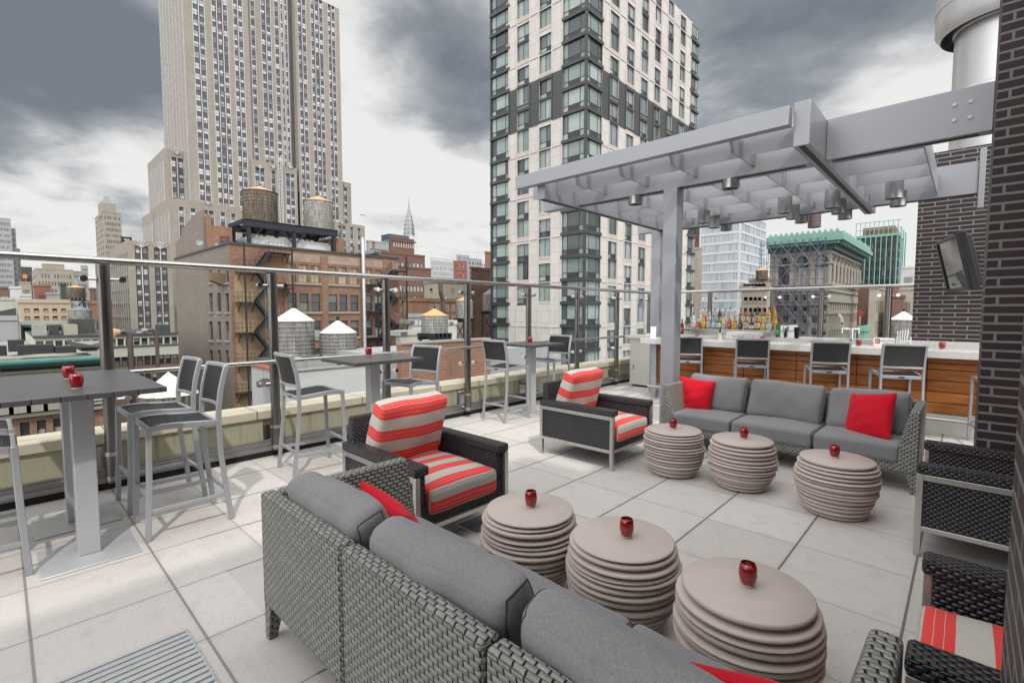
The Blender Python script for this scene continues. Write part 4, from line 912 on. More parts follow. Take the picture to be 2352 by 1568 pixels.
# ------------------------------------------------------------------ facades
WCACHE = {}
def win_mesh(style, w, h, frame, glass):
    key = (style, round(w, 2), round(h, 2), frame.name, glass.name)
    if key in WCACHE: return WCACHE[key]
    m = MB(); t = max(.05, min(.09, w*.06)); d = .10
    def ring(x0, z0, x1, z1, y0=0, y1=d, tt=t):
        m.box(x0, y0, z0, x1, y1, z0+tt, 0); m.box(x0, y0, z1-tt, x1, y1, z1, 0); m.box(x0, y0, z0+tt, x0+tt, y1, z1-tt, 0); m.box(x1-tt, y0, z0+tt, x1, y1, z1-tt, 0)
    def glassq(x0, z0, x1, z1, y=.05, mi=1): m.box(x0, y, z0, x1, y+.02, z1, mi)
    if style == 'dh':
        ring(0, 0, w, h); m.box(t, .01, h*.49, w-t, d, h*.53, 0); glassq(t, t, w-t, h*.49, .06); glassq(t, h*.53, w-t, h-t, .03)
    elif style == 'one':
        ring(0, 0, w, h); glassq(t, t, w-t, h-t)
    elif style == 'grid':
        ring(0, 0, w, h); m.box(t, .02, h*.60, w-t, d, h*.64, 0); m.box(w*.5-.03, .025, t, w*.5+.03, d, h-t, 0)
        for z in (h*.30, h*.82): m.box(t, .03, z-.02, w-t, d, z+.02, 0)
        glassq(t, t, w*.5-.03, h*.60); glassq(w*.5+.03, t, w-t, h*.60); glassq(t, h*.64, w*.5-.03, h-t); glassq(w*.5+.03, h*.64, w-t, h-t)
    elif style == 'apt':           # two lights over a louvre panel
        ring(0, 0, w, h, 0, d, .05); zl = h*.27; m.box(.05, 0, zl, w-.05, d, zl+.07, 0); m.box(w*.52-.03, 0, .05, w*.52+.03, d, h-.05, 0)
        glassq(.05, zl+.07, w*.52-.03, h-.05); glassq(w*.52+.03, zl+.07, w-.05, h-.05); glassq(.05, .05, w*.52-.03, zl)
        m.box(w*.52+.03, .02, .05, w-.05, .06, zl, 2)
    elif style == 'apt2':          # two lights, full height
        ring(0, 0, w, h, 0, d, .05); m.box(w*.45-.03, 0, .05, w*.45+.03, d, h-.05, 0); glassq(.05, .05, w*.45-.03, h-.05); glassq(w*.45+.03, .05, w-.05, h-.05)
    elif style == 'bay':           # three lights over a strip with a louvre
        ring(0, 0, w, h, 0, d, .06); zl = h*.26; m.box(.06, 0, zl, w-.06, d, zl+.07, 0)
        a, b = w*.24, w*.76
        for x in (a, b): m.box(x-.035, 0, .06, x+.035, d, h-.06, 0)
        for x0, x1 in ((.06, a-.035), (a+.035, b-.035), (b+.035, w-.06)): glassq(x0, zl+.07, x1, h-.06)
        glassq(.06, .06, a-.035, zl); glassq(b+.035, .06, w-.06, zl); m.box(a+.035, .02, .06, b-.035, .06, zl, 2)
    elif style == 'curtain':
        n = 4
        for i in range(n): glassq(i*w/n+.02, .02, (i+1)*w/n-.02, h-.02, .03)
        m.box(0, .0, 0, w, .03, .02, 0)
        for i in range(n+1): m.box(max(0, i*w/n-.03), .0, .02, min(w, i*w/n+.03), .05, h, 0)
    me_o = m.build('window', [frame, glass, wblk]); me = me_o.data; bpy.data.objects.remove(me_o)
    WCACHE[key] = me; return me

class Facade:
    """walls of one building with real window openings; windows become parts"""
    def __init__(s, root): s.root = root; s.wall = MB(); s.win = []
    def sheet(s, kind, plane, u0, u1, v0, v1, rects=(), depth=.25, mi=0):
        us = sorted(set([u0, u1] + [min(max(x, u0), u1) for r in rects for x in (r[0], r[2])])); vs = sorted(set([v0, v1] + [min(max(x, v0), v1) for r in rects for x in (r[1], r[3])]))
        P = (lambda u, v, d=0: (plane - d, u, v)) if kind == 'X' else (lambda u, v, d=0: (u, plane + d, v))
        import bisect
        hole = set()
        for (a, b, c, e) in rects:
            i0 = bisect.bisect_left(us, a); i1 = bisect.bisect_left(us, c); j0 = bisect.bisect_left(vs, b); j1 = bisect.bisect_left(vs, e)
            for i in range(i0, i1):
                for j in range(j0, j1): hole.add((i, j))
        w = s.wall
        for i in range(len(us)-1):
            j = 0
            while j < len(vs)-1:
                if (i, j) in hole: j += 1; continue
                k = j
                while k+1 < len(vs)-1 and (i, k+1) not in hole: k += 1
                w.quad(P(us[i], vs[j]), P(us[i+1], vs[j]), P(us[i+1], vs[k+1]), P(us[i], vs[k+1]), mi); j = k+1
        for (a, b, c, e) in rects:
            w.quad(P(a,b), P(c,b), P(c,b,depth), P(a,b,depth), mi); w.quad(P(a,e), P(c,e), P(c,e,depth), P(a,e,depth), mi)
            w.quad(P(a,b), P(a,e), P(a,e,depth), P(a,b,depth), mi); w.quad(P(c,b), P(c,e), P(c,e,depth), P(c,b,depth), mi)
    def windows(s, kind, plane, rects, style, frame, glass, depth=.12):
        for (a, b, c, e) in rects: s.win.append((kind, plane - depth if kind == 'X' else plane + depth, a, b, c-a, e-b, style(a, b) if callable(style) else style, frame, glass))
    def add(s, kind, plane, u0, u1, v0, v1, rects, style, frame, glass, depth=.25, mi=0, back=True):
        s.sheet(kind, plane, u0, u1, v0, v1, rects, depth, mi); s.windows(kind, plane, rects, style, frame, glass, depth*.55)
    def finish(s, mats, cap=100, name='window'):
        if s.wall.f: s.wall.build('wall', mats, s.root, fix=False)
        rest = {}
        def size(w):
            c = Vector((w[1], w[2]+w[4]/2, w[3]+w[5]/2)) if w[0] == 'X' else Vector((w[2]+w[4]/2, w[1], w[3]+w[5]/2))
            p = pix(c); off = not (-60 < p[0] < 2410 and -60 < p[1] < 1100)
            return (off, -w[4]*w[5]/((c-CO).length_squared))
        ws = [w for w in sorted(s.win, key=size) if not size(w)[0]]
        for k, w in enumerate(ws):
            me = win_mesh(w[6], w[4], w[5], w[7], w[8])
            if k < cap:
                o = bpy.data.objects.new(name, me); COL.objects.link(o); o.parent = s.root
                if w[0] == 'X': o.location = (w[1], w[2], w[3]); o.rotation_euler = (0, 0, math.pi/2)
                else: o.location = (w[2], w[1], w[3])
                c = Vector(o.location)
            else: rest.setdefault((w[7].name, w[8].name), []).append((w, me))
        if rest:
            m = MB(); ml = []
            for key, lst in rest.items():
                for w, me in lst:
                    mt = Matrix.Translation((w[1], w[2], w[3])) @ Matrix.Rotation(math.pi/2, 4, 'Z') if w[0] == 'X' else Matrix.Translation((w[2], w[1], w[3]))
                    n0 = len(m.v)
                    for v in me.vertices: m.v.append(tuple(mt @ v.co))
                    for p in me.polygons:
                        mm = me.materials[p.material_index]
                        if mm not in ml: ml.append(mm)
                        m.face([n0+i for i in p.vertices], ml.index(mm))
            o = m.build('windows', ml, s.root, fix=False); o['kind'] = 'stuff'; o.name = 'window'
def mass(m, x0, y0, z0, x1, y1, z1, faces='XYT', mi=0):
    """box faces that are not facades: back, far side, roof"""
    m.quad((x0,y0,z1),(x1,y0,z1),(x1,y1,z1),(x0,y1,z1), mi)
    m.quad((x0,y1,z0),(x1,y1,z0),(x1,y1,z1),(x0,y1,z1), mi); m.quad((x0,y0,z0),(x0,y1,z0),(x0,y1,z1),(x0,y0,z1), mi)
def B(name, label, cat='building', loc=(0,0,0), group=None): return empty(name, label, cat, loc, 0, group)
def grid(us, vs): return [(a, c, b, d) for a, b in us for c, d in vs]
def even(a, b, n, frac): 
    p = (b-a)/n; g = p*(1-frac)/2; return [(a+i*p+g, a+(i+1)*p-g) for i in range(n)]
GZ = -46
def simple(label, X, pl, pr, pt, farx, wmat, cols_x, cols_y, rh, style='one', frame=wblk, glass=None, frac=(.5,.55), zb=GZ, row0=1.2, parapet=True, name='building', top=1.5, cap=60, cat='building'):
    """plain block: corner pixel pl, right pixel pr, roof pixel row pt, left face reaching pixel farx"""
    glass = glass or g_far
    a = atX(pl, pt, X); b = atX(pr, pt, X); y0, y1, z1 = a.y, b.y, a.z; x0 = atY(farx, pt, y0).x if farx is not None else X-20
    if x0 > X-.1 or y0 < 1: x0 = X-18
    r = B(name, label, cat); f = Facade(r); n = max(1, int((z1-top-max(zb, -25))/rh)); vs = [(z1-top-(k+1)*rh + rh*(1-frac[1])*.5, z1-top-k*rh - rh*(1-frac[1])*.5) for k in range(n)]
    f.add('X', X, y0, y1, zb, z1, grid(even(y0+.6, y1-.6, cols_x, frac[0]), vs) if cols_x else [], style, frame, glass)
    f.add('Y', y0, x0, X, zb, z1, grid(even(x0+.6, X-.6, cols_y, frac[0]), vs) if cols_y else [], style, frame, glass)
    mass(f.wall, x0, y0, zb, X, y1, z1); f.finish([wmat], cap)
    if parapet: 
        m = MB(); m.box(x0-.1, y0-.15, z1+.004, X+.15, y0+.25, z1+.55); m.box(X-.25, y0+.25, z1+.004, X+.15, y1, z1+.55); m.build('roof_parapet', wmat, r)
        m = MB(); m.box(x0+.3, y0+.4, z1+.004, X-.4, y1-.1, z1+.05); m.build('roof', roofm, r)
    return r, (x0, X, y0, y1, z1)

# ground of the city far below
m = MB(); m.quad((-3000,-600,GZ),(600,-600,GZ),(600,3000,GZ),(-3000,3000,GZ)); o = m.build('ground', plain('street level', (.12,.12,.12), .9, 0, .4, .05)); tag(o, kind='structure')
m = MB(); m.box(XP-.5, -9, GZ, 3, YB+.5, -.352); o = m.build('hotel_block', gbrick); tag(o, 'hotel block under the terrace', 'building')

# ---- water tanks
st_dark = m_stave('dark tank staves', (.16,.125,.095), (.23,.19,.15), (.055,.045,.035)); st_grey = m_stave('grey tank staves', (.25,.235,.22), (.34,.325,.31), (.10,.09,.085), .14); st_pale = m_stave('pale tank staves', (.34,.325,.30), (.42,.40,.37), (.14,.13,.12), .14)
def tank(label, c, z, r, h, ch, cone, stave, stand=0, hoops=9, spread=.9, rough=None, posts=4):
    t = empty('water_tank', label, 'water tank', (c[0], c[1], z), 0, 'wooden rooftop water tanks')
    m = MB(); m.lathe([(r*.985, 0), (r, h*.02), (r, h)], n=40, uvr=r); m.disc(r, (0,0,h), 40); m.disc(r*.985, (0,0,0), 40, 0, False); m.build('barrel', stave, t, auto=40)
    k = MB(); z0 = .04
    for i in range(hoops):
        zz = h*(.03 + .93*(i/(hoops-1))**1.15); k.lathe([(r+.005, zz-.022), (r+.035, zz-.018), (r+.035, zz+.018), (r+.005, zz+.022)], n=40)
    k.build('hoops', rust if stave is st_dark else greyh, t)
    m = MB(); n = 14; rr = r*1.06; apex = (0, 0, h+ch); 
    for i in range(n):
        a, b = 2*math.pi*i/n, 2*math.pi*(i+1)/n; p, q = (rr*math.cos(a), rr*math.sin(a), h-.03), (rr*math.cos(b), rr*math.sin(b), h-.03)
        nn = len(m.v); m.v += [p, q, apex]; m.face((nn, nn+1, nn+2)); nn = len(m.v); m.v += [p, q, (0,0,h-.02)]; m.face((nn+1, nn, nn+2))
    m.build('cone_roof', cone, t, auto=8)
    m = MB(); m.tube((0,0,h+ch-.08), (0,0,h+ch+.18), .09, 8); m.build('finial', ironm, t)
    if stand:
        m = MB()
        for i in range(5): m.box(-r*1.0, -r*.8+i*r*.4-.09, -.30, r*1.0, -r*.8+i*r*.4+.09, -.003)
        m.box(-r*.8, -r*1.02, -.56, -r*.8+.2, r*1.02, -.302); m.box(r*.8-.2, -r*1.02, -.56, r*.8, r*1.02, -.302); m.build('platform', ironm, t)
        for sx in (-1, 1):
            for sy in (-1, 1):
                m = MB(); m.bar((sx*r*.72, sy*r*.72, -.56), (sx*r*spread, sy*r*spread, -stand), .17, .17); m.build('leg', ironm, t)
        for k2 in range(max(1, int(stand/2.6))):
            za, zb2 = -.6 - k2*2.6, max(-stand+.1, -.6-(k2+1)*2.6)
            for p, q in (((-1,-1),(1,-1)), ((1,-1),(1,1)), ((-1,1),(1,1)), ((-1,-1),(-1,1))):
                for (u, v) in ((za, zb2), (zb2, za)):
                    m = MB(); w = lambda zz: r*(.72 + (spread-.72)*min(1, -zz/stand)); m.bar((p[0]*w(u), p[1]*w(u), u), (q[0]*w(v), q[1]*w(v), v), .06, .06); m.build('brace', ironm, t)
    return t
greyh = plain('galvanised hoop', (.33,.32,.31), .55, .5, .3, 2)
K1 = crop(0,0,1.6507); K2 = crop(0,700,2.24); K3 = crop(600,600,1.96); K4 = crop(1400,700,2.24); K5 = crop(1780,0,1.5685); K7 = crop(2400,750,1.6333); KR = crop(2600,800,1.7914); KG = crop(3200,820,1.868); KL = crop(0,1000,1.92)
def uX(K, x, row, X): return atX(*K(x, row), X).y
def zX(K, x, row, X): return atX(*K(x, row), X).z
def uY(K, x, row, Y): return atY(*K(x, row), Y).x

# ---------------------------------------------------------------- stepped limestone skyscraper
def skyscraper():
    r = B('skyscraper', 'tall stepped limestone skyscraper with vertical window strips, cut off by the top of the picture', 'skyscraper'); f = Facade(r); X = -210; P = 3.82
    sp = MB(); mu = MB()
    def strips(kind, plane, groups, z0, z1, nx, pitch=P, wh=2.15, dep=.55):
        """groups of window columns recessed between piers"""
        rects = []
        n = int((z1-z0)/pitch)
        for g in groups:
            a, c = g[0][0]-.18, g[-1][1]+.18; rects.append((a, z0, c, z1))
            P3 = (lambda u, d, z: (plane-d, u, z)) if kind == 'X' else (lambda u, d, z: (u, plane+d, z))
            sp.quad(P3(a,dep-.02,z0), P3(c,dep-.02,z0), P3(c,dep-.02,z1), P3(a,dep-.02,z1))
            for k in range(n):
                z = z1 - (k+1)*pitch + (pitch-wh)*.3
                for (u, v) in g: f.win.append((kind, plane-dep+.12 if kind == 'X' else plane+dep-.12, u, z, v-u, wh, 'dh', wred if rnd.random() < .35 else darkmet, g_esb))
            edges = [g[0][0]-.10] + [(g[i][1]+g[i+1][0])/2 for i in range(len(g)-1)] + [g[-1][1]+.10]
            for e in edges:
                q = MB(); q.box(*P3(e-.09, dep-.03, z0), *P3(e+.09, dep-.42, z1)); q.build('mullion', mull, r)
        return rects
    u = lambda x, row=600, X=X: uX(K1, x, row, X)
    yl, yr = u(1162), u(2110); yc0, yc1 = u(1552), u(1838); zt = 136; z0 = zX(K1, 1300, 1290, X)
    xl = uY(K1, 1000, 500, yl)
    G = lambda *pr: [(u(a), u(b)) for a, b in pr]
    left = [G((1215,1245),(1255,1283)), G((1331,1354),(1367,1390),(1402,1424)), G((1463,1485),(1494,1517))]
    right = [G((1857,1876),(1886,1905)), G((1937,1955),(1964,1982),(1991,2009)), G((2042,2058),(2066,2083))]
    rl = strips('X', X, left, z0, zt, 2); rr2 = strips('X', X, right, z0-12, zt, 2)
    f.sheet('X', X, yl, yc0, z0-8, zt, rl, .55); f.sheet('X', X, yc1, yr, z0-14, zt, rr2, .55)
    zc = zX(K1, 1700, 1005, X); XC = X-3.0
    uc = lambda x: uX(K1, x, 600, XC)
    cen = [[(uc(1568), uc(1592))], [(uc(1632), uc(1656)), (uc(1665), uc(1688))], [(uc(1714), uc(1738))], [(uc(1752), uc(1764))], [(uc(1776), uc(1790))]]
    rc = strips('X', XC, cen, zc, zt, 2); f.sheet('X', XC, yc0, yc1, zc, zt, rc, .55)
    w = f.wall
    w.quad((X,yc0,zc-10),(XC,yc0,zc-10),(XC,yc0,zt),(X,yc0,zt)); w.quad((X,yc1,zc-10),(XC,yc1,zc-10),(XC,yc1,zt),(X,yc1,zt))
    q = MB(); q.box(XC-.2, uX(K1, 1796, 600, XC), zc, XC+.02, yc1, zt); q.build('recess_shade', spand, r)  # dark strip put in for the shadow of the deep recess
    ug = [[(t-.45, t+.45)] for t in [xl + (X-xl)*(i+.5)/8 for i in range(8)]]
    ry = strips('Y', yl, ug, z0-10, zt, 2, dep=.14); f.sheet('Y', yl, xl, X, z0-10, zt, ry, .55); mass(w, xl, yl, z0-14, X-3.0, yr, zt)
    # centre base with fan ornaments
    Xm = X+.9; um = lambda x: uX(K1, x, 1060, Xm); za = zX(K1, 1560, 985, Xm); 
    cg = [[(um(1580), um(1606)), (um(1612), um(1638))], [(um(1680), um(1704))], [(um(1770), um(1794)), (um(1799), um(1822))]]
    zb_ = zX(K1, 1560, 1500, Xm); rm_ = strips('X', Xm, cg, zb_, zX(K1, 1610, 1040, Xm), 1); f.sheet('X', Xm, um(1556), um(1838), zb_, za, rm_, .55)
    w.quad((Xm, um(1556), za), (Xm, um(1838), za), (XC, um(1838), za), (XC, um(1556), za)); w.quad((Xm, um(1556), zb_), (Xm, um(1556), za), (X, um(1556), za), (X, um(1556), zb_))
    def fan(Xp, yc, zc2, s):
        q = MB()
        for i in range(7):
            a = R(20 + i*140/6); q.hexa([(Xp+.02, yc-.1*s, zc2), (Xp+.30, yc-.1*s, zc2), (Xp+.30, yc+.1*s, zc2), (Xp+.02, yc+.1*s, zc2)], [(Xp+.02, yc-2.0*s*math.cos(a)-.28*s, zc2+2.4*s*math.sin(a)), (Xp+.25, yc-2.0*s*math.cos(a)-.28*s, zc2+2.4*s*math.sin(a)), (Xp+.25, yc-2.0*s*math.cos(a)+.28*s, zc2+2.4*s*math.sin(a)), (Xp+.02, yc-2.0*s*math.cos(a)+.28*s, zc2+2.4*s*math.sin(a))])
        q.build('fan_ornament', fanm, r)
    for px in (1609, 1692, 1796): fan(Xm, um(px), zX(K1, px, 1045, Xm), .7)
    # wings
    def wing(Xw, ca, cb, top, far, ftop, groups, strip_top, n_side, fans=(), z_low=None, y_of=None):
        a = uX(K1, ca, top, Xw); b = uX(K1, cb, top, Xw); z1 = zX(K1, ca, top, Xw); zl = z_low if z_low is not None else z1-70
        gs = [[(uX(K1, p, strip_top, Xw), uX(K1, q2, strip_top, Xw)) for p, q2 in g] for g in groups]
        rc2 = strips('X', Xw, gs, zl, zX(K1, ca, strip_top, Xw), 1); f.sheet('X', Xw, a, b, zl, z1, rc2, .55)
        xf = uY(K1, far, ftop, a) if far else Xw-18
        if n_side:
            sg = [[(t-.5, t+.5)] for t in [xf + (Xw-xf)*(i+.5)/n_side for i in range(n_side)]]; r3 = strips('Y', a, sg, zl, z1-4.5, 1, dep=.14); f.sheet('Y', a, xf, Xw, zl, z1, r3, .55)
        else: f.sheet('Y', a, xf, Xw, zl, z1)
        mass(w, xf, a, zl, Xw, b, z1)
        for px, row in fans: fan(Xw, uX(K1, px, row, Xw), zX(K1, px, row, Xw), .55)
        return a, b, z1
    wing(-218, 1015, 1165, 915, 912, 1000, [[(1060,1086),(1105,1133)]], 962, 7, [(1096, 958)])
    wing(-198, 1052, 1492, 1222, 930, 1318, [[(1107,1136)],[(1180,1209)],[(1253,1280),(1295,1322)],[(1365,1391)],[(1430,1456)]], 1272, 6, [(1287, 1268)])
    wing(-222, 945, 1060, 1305, 880, 1345, [], 1300, 5)
    wing(-218, 2108, 2172, 1122, None, 0, [[(2130,2148)]], 1160, 0, [(2139, 1160)])
    wing(-204, 2072, 2257, 1372, None, 0, [[(2094,2110),(2124,2140)],[(2168,2186)],[(2214,2232)]], 1392, 0, [(2117, 1388)])
    sp.build('spandrel', spand, r, fix=False)
    f.finish([lime], 100)
    # hoist mast on the centre base
    q = MB(); ym = um(1722); xm = Xm+1.6; zz0, zz1 = zb_, zX(K1, 1720, 965, Xm)
    for dy in (-.7, .7):
        for dx in (-.7, .7): q.box(xm+dx-.08, ym+dy-.08, zz0, xm+dx+.08, ym+dy+.08, zz1)
    z = zz0
    while z < zz1-1.5: q.bar((xm+.7, ym-.7, z), (xm+.7, ym+.7, z+1.5), .08, .08); q.bar((xm-.7, ym-.7, z), (xm+.7, ym-.7, z+1.5), .08, .08); z += 1.5
    o = q.build('hoist_mast', mull); tag(o, 'slim lattice hoist mast standing against the limestone skyscraper', 'hoist mast')
    # separate lower limestone block to the left
    r2 = B('building', 'lower limestone block with paired windows left of the grey brick wall'); f = Facade(r2); sp = MB(); w = f.wall
    Xq = -165; a = uX(K2, 1068, 480, Xq); b = uX(K2, 1436, 480, Xq); z1 = zX(K2, 1068, 448, Xq); zl = z1-62; xf = uY(K2, 918, 545, a)
    def holes(cols, kind, plane, conv): return [[(conv(p), conv(q3)) for p, q3 in g] for g in cols]
    r_old = r; 
    gs = holes([[(1143,1180),(1201,1240)],[(1303,1340),(1360,1397)]], 'X', Xq, lambda x: uX(K2, x, 600, Xq))
    rects = []
    for g in gs:
        A, C2 = g[0][0]-.2, g[-1][1]+.2; ztop = zX(K2, 1150, 500, Xq); rects.append((A, zl, C2, ztop)); sp.quad((Xq-.53,A,zl),(Xq-.53,C2,zl),(Xq-.53,C2,ztop),(Xq-.53,A,ztop))
        rows = [(505,555),(598,642),(690,735),(778,825),(870,915),(958,1005),(1048,1095),(1138,1184),(1228,1272),(1318,1362)]
        for t0, t1 in rows:
            zt2, zb2 = zX(K2, 1150, t0, Xq), zX(K2, 1150, t1, Xq)
            for (p, q3) in g: f.win.append(('X', Xq-.43, p, zb2, q3-p, zt2-zb2, 'dh', wred, g_esb))
        e = (g[0][1]+g[1][0])/2; q = MB(); q.box(Xq-.52, e-.12, zl, Xq-.1, e+.12, ztop); q.build('mullion', mull, r2)
        fan2 = MB()
        for i in range(5):
            an = R(25+i*130/4); fan2.hexa([(Xq+.02,e-.12,ztop-.3),(Xq+.25,e-.12,ztop-.3),(Xq+.25,e+.12,ztop-.3),(Xq+.02,e+.12,ztop-.3)], [(Xq+.02,e-1.7*math.cos(an)-.25,ztop+1.9*math.sin(an)),(Xq+.2,e-1.7*math.cos(an)-.25,ztop+1.9*math.sin(an)),(Xq+.2,e-1.7*math.cos(an)+.25,ztop+1.9*math.sin(an)),(Xq+.02,e-1.7*math.cos(an)+.25,ztop+1.9*math.sin(an))])
        fan2.build('fan_ornament', fanm, r2)
    f.sheet('X', Xq, a, b, zl, z1, rects, .55)
    sg = [(t-.75, t+.75) for t in [xf+(Xq-xf)*(i+.5)/9 for i in range(9)]]; rects = [(p, zl, q3, z1-3.2) for p, q3 in sg]; f.sheet('Y', a, xf, Xq, zl, z1, rects, .08)
    for p, q3 in sg:
        sp.quad((p,a+.07,zl),(q3,a+.07,zl),(q3,a+.07,z1-3.2),(p,a+.07,z1-3.2))
        for k in range(15): f.win.append(('Y', a+.01, p+.12, z1-3.4-(k+1)*3.85+.9, q3-p-.24, 1.9, 'dh', darkmet, g_far))
    mass(w, xf, a, zl, Xq, b, z1); sp.build('spandrel', spand, r2, fix=False); f.finish([lime], 100)
skyscraper()

# ---------------------------------------------------------------- apartment tower
def apartment():
    r = B('apartment_tower', 'tall white apartment tower with green tinted glass and charcoal corner bays', 'apartment tower'); f = Facade(r); X = -37.0
    S_rows = [-330,-240,-150,-57,35,127,220,313,408,516,606,695,785,874,963,1052,1141,1229,1318,1407]
    lines = sorted(atX(1346.5, s/1.632653, X).z for s in S_rows)
    yc = uX(K5, 655, 640, X); yr = uX(K5, 1312, 600, X); xl = uY(K5, 96, 600, yc); zb, zt = lines[0]-6, lines[-1]
    vx = lambda x: uY(K5, x, 600, yc); vy = lambda x: uX(K5, x, 520, X)
    bayL = [(xl+.12, vx(204)), (vx(516), X-.13)]; colL = [(vx(248), vx(325)), (vx(378), vx(455))]
    colR = [(vy(a), vy(b)) for a, b in ((790,848),(888,938),(972,1019),(1052,1092),(1128,1165),(1200,1236))]; bayR = [(yc+.13, vy(750)), (vy(1266), yr-.12)]
    n = len(lines)-1
    belt = [k for k in range(n) if 290 < (715-0)*0 + S_rows[::-1][k] - 0 < 420]     # the two charcoal storeys
    def zr(k, inset=.42): return (lines[k]+inset, lines[k+1])
    RL, RR = [], []
    for k in range(n):
        z0, z1 = lines[k], lines[k+1]; tall = z1-z0 > 3.4
        for (a, b) in bayL: f.win.append(('Y', yc+.10, a, z0+.42, b-a, z1-z0-.42, 'bay', darkmet, g_apt))
        for (a, b) in bayR: f.win.append(('X', X-.10, a, z0+.42, b-a, z1-z0-.42, 'bay', darkmet, g_apt if rnd.random() < .6 else g_apt2))
        par = k % 2
        lo, hi = (z0+.55, z1-.02) if par == 0 else (z0+.25, z1-.45)
        low_blank = lines[k] < atX(1346.5, 1141/1.632653, X).z - .1
        if not low_blank:
            for i, (a, b) in enumerate(colL): 
                e = (i*1) % 2; p2 = (k+e) % 2; l2, h2 = (z0+.55, z1-.02) if p2 == 0 else (z0+.25, z1-.45)
                RL.append((a, l2, b, h2)); f.win.append(('Y', yc+.18, a, l2, b-a, h2-l2, 'apt2' if p2 == 0 else 'apt', darkmet, g_apt))
        for i, (a, b) in enumerate(colR):
            e = i % 2; p2 = (k+e) % 2; l2, h2 = (z0+.55, z1-.02) if p2 == 0 else (z0+.25, z1-.45)
            RR.append((a, l2, b, h2)); f.win.append(('X', X-.18, a, l2, b-a, h2-l2, 'apt2' if p2 == 0 else 'apt', darkmet, g_apt2 if rnd.random() < .55 else g_apt))
    f.sheet('Y', yc, bayL[0][1], bayL[1][0], zb, zt, RL, .3); f.sheet('X', X, bayR[0][1], bayR[1][0], zb, zt, RR, .3)
    mass(f.wall, xl, yc+.25, zb, X-.25, yr, zt)
    # pinkish infill below alternate windows, dark belt cladding, bay bands and corner posts
    for k in range(n):
        z0, z1 = lines[k], lines[k+1]
        bd = MB(); bd.box(xl-.15, yc-.16, z0-.02, bayL[0][1]+.1, yc+.2, z0+.40); bd.build('bay_band', darkmet, r)
        bd = MB(); bd.box(bayL[1][0]-.1, yc-.16, z0-.02, X+.16, yc+.2, z0+.40); bd.box(X-.2, yc+.2, z0-.02, X+.16, bayR[0][1]+.1, z0+.40); bd.build('bay_band', darkmet, r)
        bd = MB(); bd.box(X-.2, bayR[1][0]-.1, z0-.02, X+.16, yr+.15, z0+.40); bd.build('bay_band', darkmet, r)
        dk_ = k in belt
        for i, (a, b) in enumerate(colL + colR):
            left = i < len(colL); e = (i if left else i-len(colL)) % 2
            if left and lines[k] < atX(1346.5, 1141/1.632653, X).z - .1: continue
            p2 = (k+e) % 2
            q = MB(); zz0, zz1 = (z0+.10, z0+.50) if p2 == 0 else (z0-.01, z0+.24)
            if left: q.box(a+.02, yc-.035, zz0, b-.02, yc+.1, zz1)
            else: q.box(X-.1, a+.02, zz0, X+.035, b-.02, zz1)
            q.build('spandrel', darkmet if (p2 == 1 or dk_) else precast_p, r)
        if dk_:
            for i, (a, b) in enumerate(colL + colR):
                left = i < len(colL); e = (i if left else i-len(colL)) % 2
                if (k+e) % 2 == 1:
                    q = MB(); (q.box(a+.02, yc-.035, z1-.45, b-.02, yc+.1, z1-.012) if left else q.box(X-.1, a+.02, z1-.45, X+.035, b-.02, z1-.012)); q.build('spandrel', darkmet, r)
            for t in [bayL[0][1]] + [t for c in colL for t in c] + [bayL[1][0]]: q = MB(); q.box(t-.09, yc-.135, z0, t+.09, yc-.06, z1-.001); q.build('belt_panel', darkmet, r)
            for t in [bayR[0][1]] + [t for c in colR for t in c] + [bayR[1][0]]: q = MB(); q.box(X+.06, t-.09, z0, X+.135, t+.09, z1-.001); q.build('belt_panel', darkmet, r)
            xs = [bayL[0][1]] + [t for c in colL for t in c] + [bayL[1][0]]
            for a, b in zip(xs[0::2], xs[1::2]): q = MB(); q.box(a+.06, yc-.05, z0, b-.06, yc+.05, z1-.02); q.build('belt_panel', darkmet, r)
            ys = [bayR[0][1]] + [t for c in colR for t in c] + [bayR[1][0]]
            for a, b in zip(ys[0::2], ys[1::2]): q = MB(); q.box(X-.05, a+.06, z0, X+.05, b-.06, z1-.02); q.build('belt_panel', darkmet, r)
        elif (k % 2) == 0:
            q = MB(); q.box(bayL[0][1]+.02, yc-.08, z0-.05, bayL[1][0]-.02, yc+.05, z0+.07); q.build('string_course', precast, r); q = MB(); q.box(X-.05, bayR[0][1]+.02, z0-.05, X+.08, bayR[1][0]-.02, z0+.07); q.build('string_course', precast, r)
    for t in [bayL[0][1]] + [t for c in colL for t in c] + [bayL[1][0]]: q = MB(); q.box(t-.08, yc-.12, zb, t+.08, yc+.02, zt); q.build('pilaster_rib', precast, r)
    for t in [bayR[0][1]] + [t for c in colR for t in c] + [bayR[1][0]]: q = MB(); q.box(X-.02, t-.08, zb, X+.12, t+.08, zt); q.build('pilaster_rib', precast, r)
    q = MB(); q.box(X-.22, yc-.10, zb, X+.10, yc+.22, zt); q.build('corner_post', darkmet, r); q = MB(); q.box(xl-.1, yc-.1, zb, xl+.12, yc+.3, zt); q.build('corner_post', darkmet, r)
    f.finish([precast], 100)
apartment()

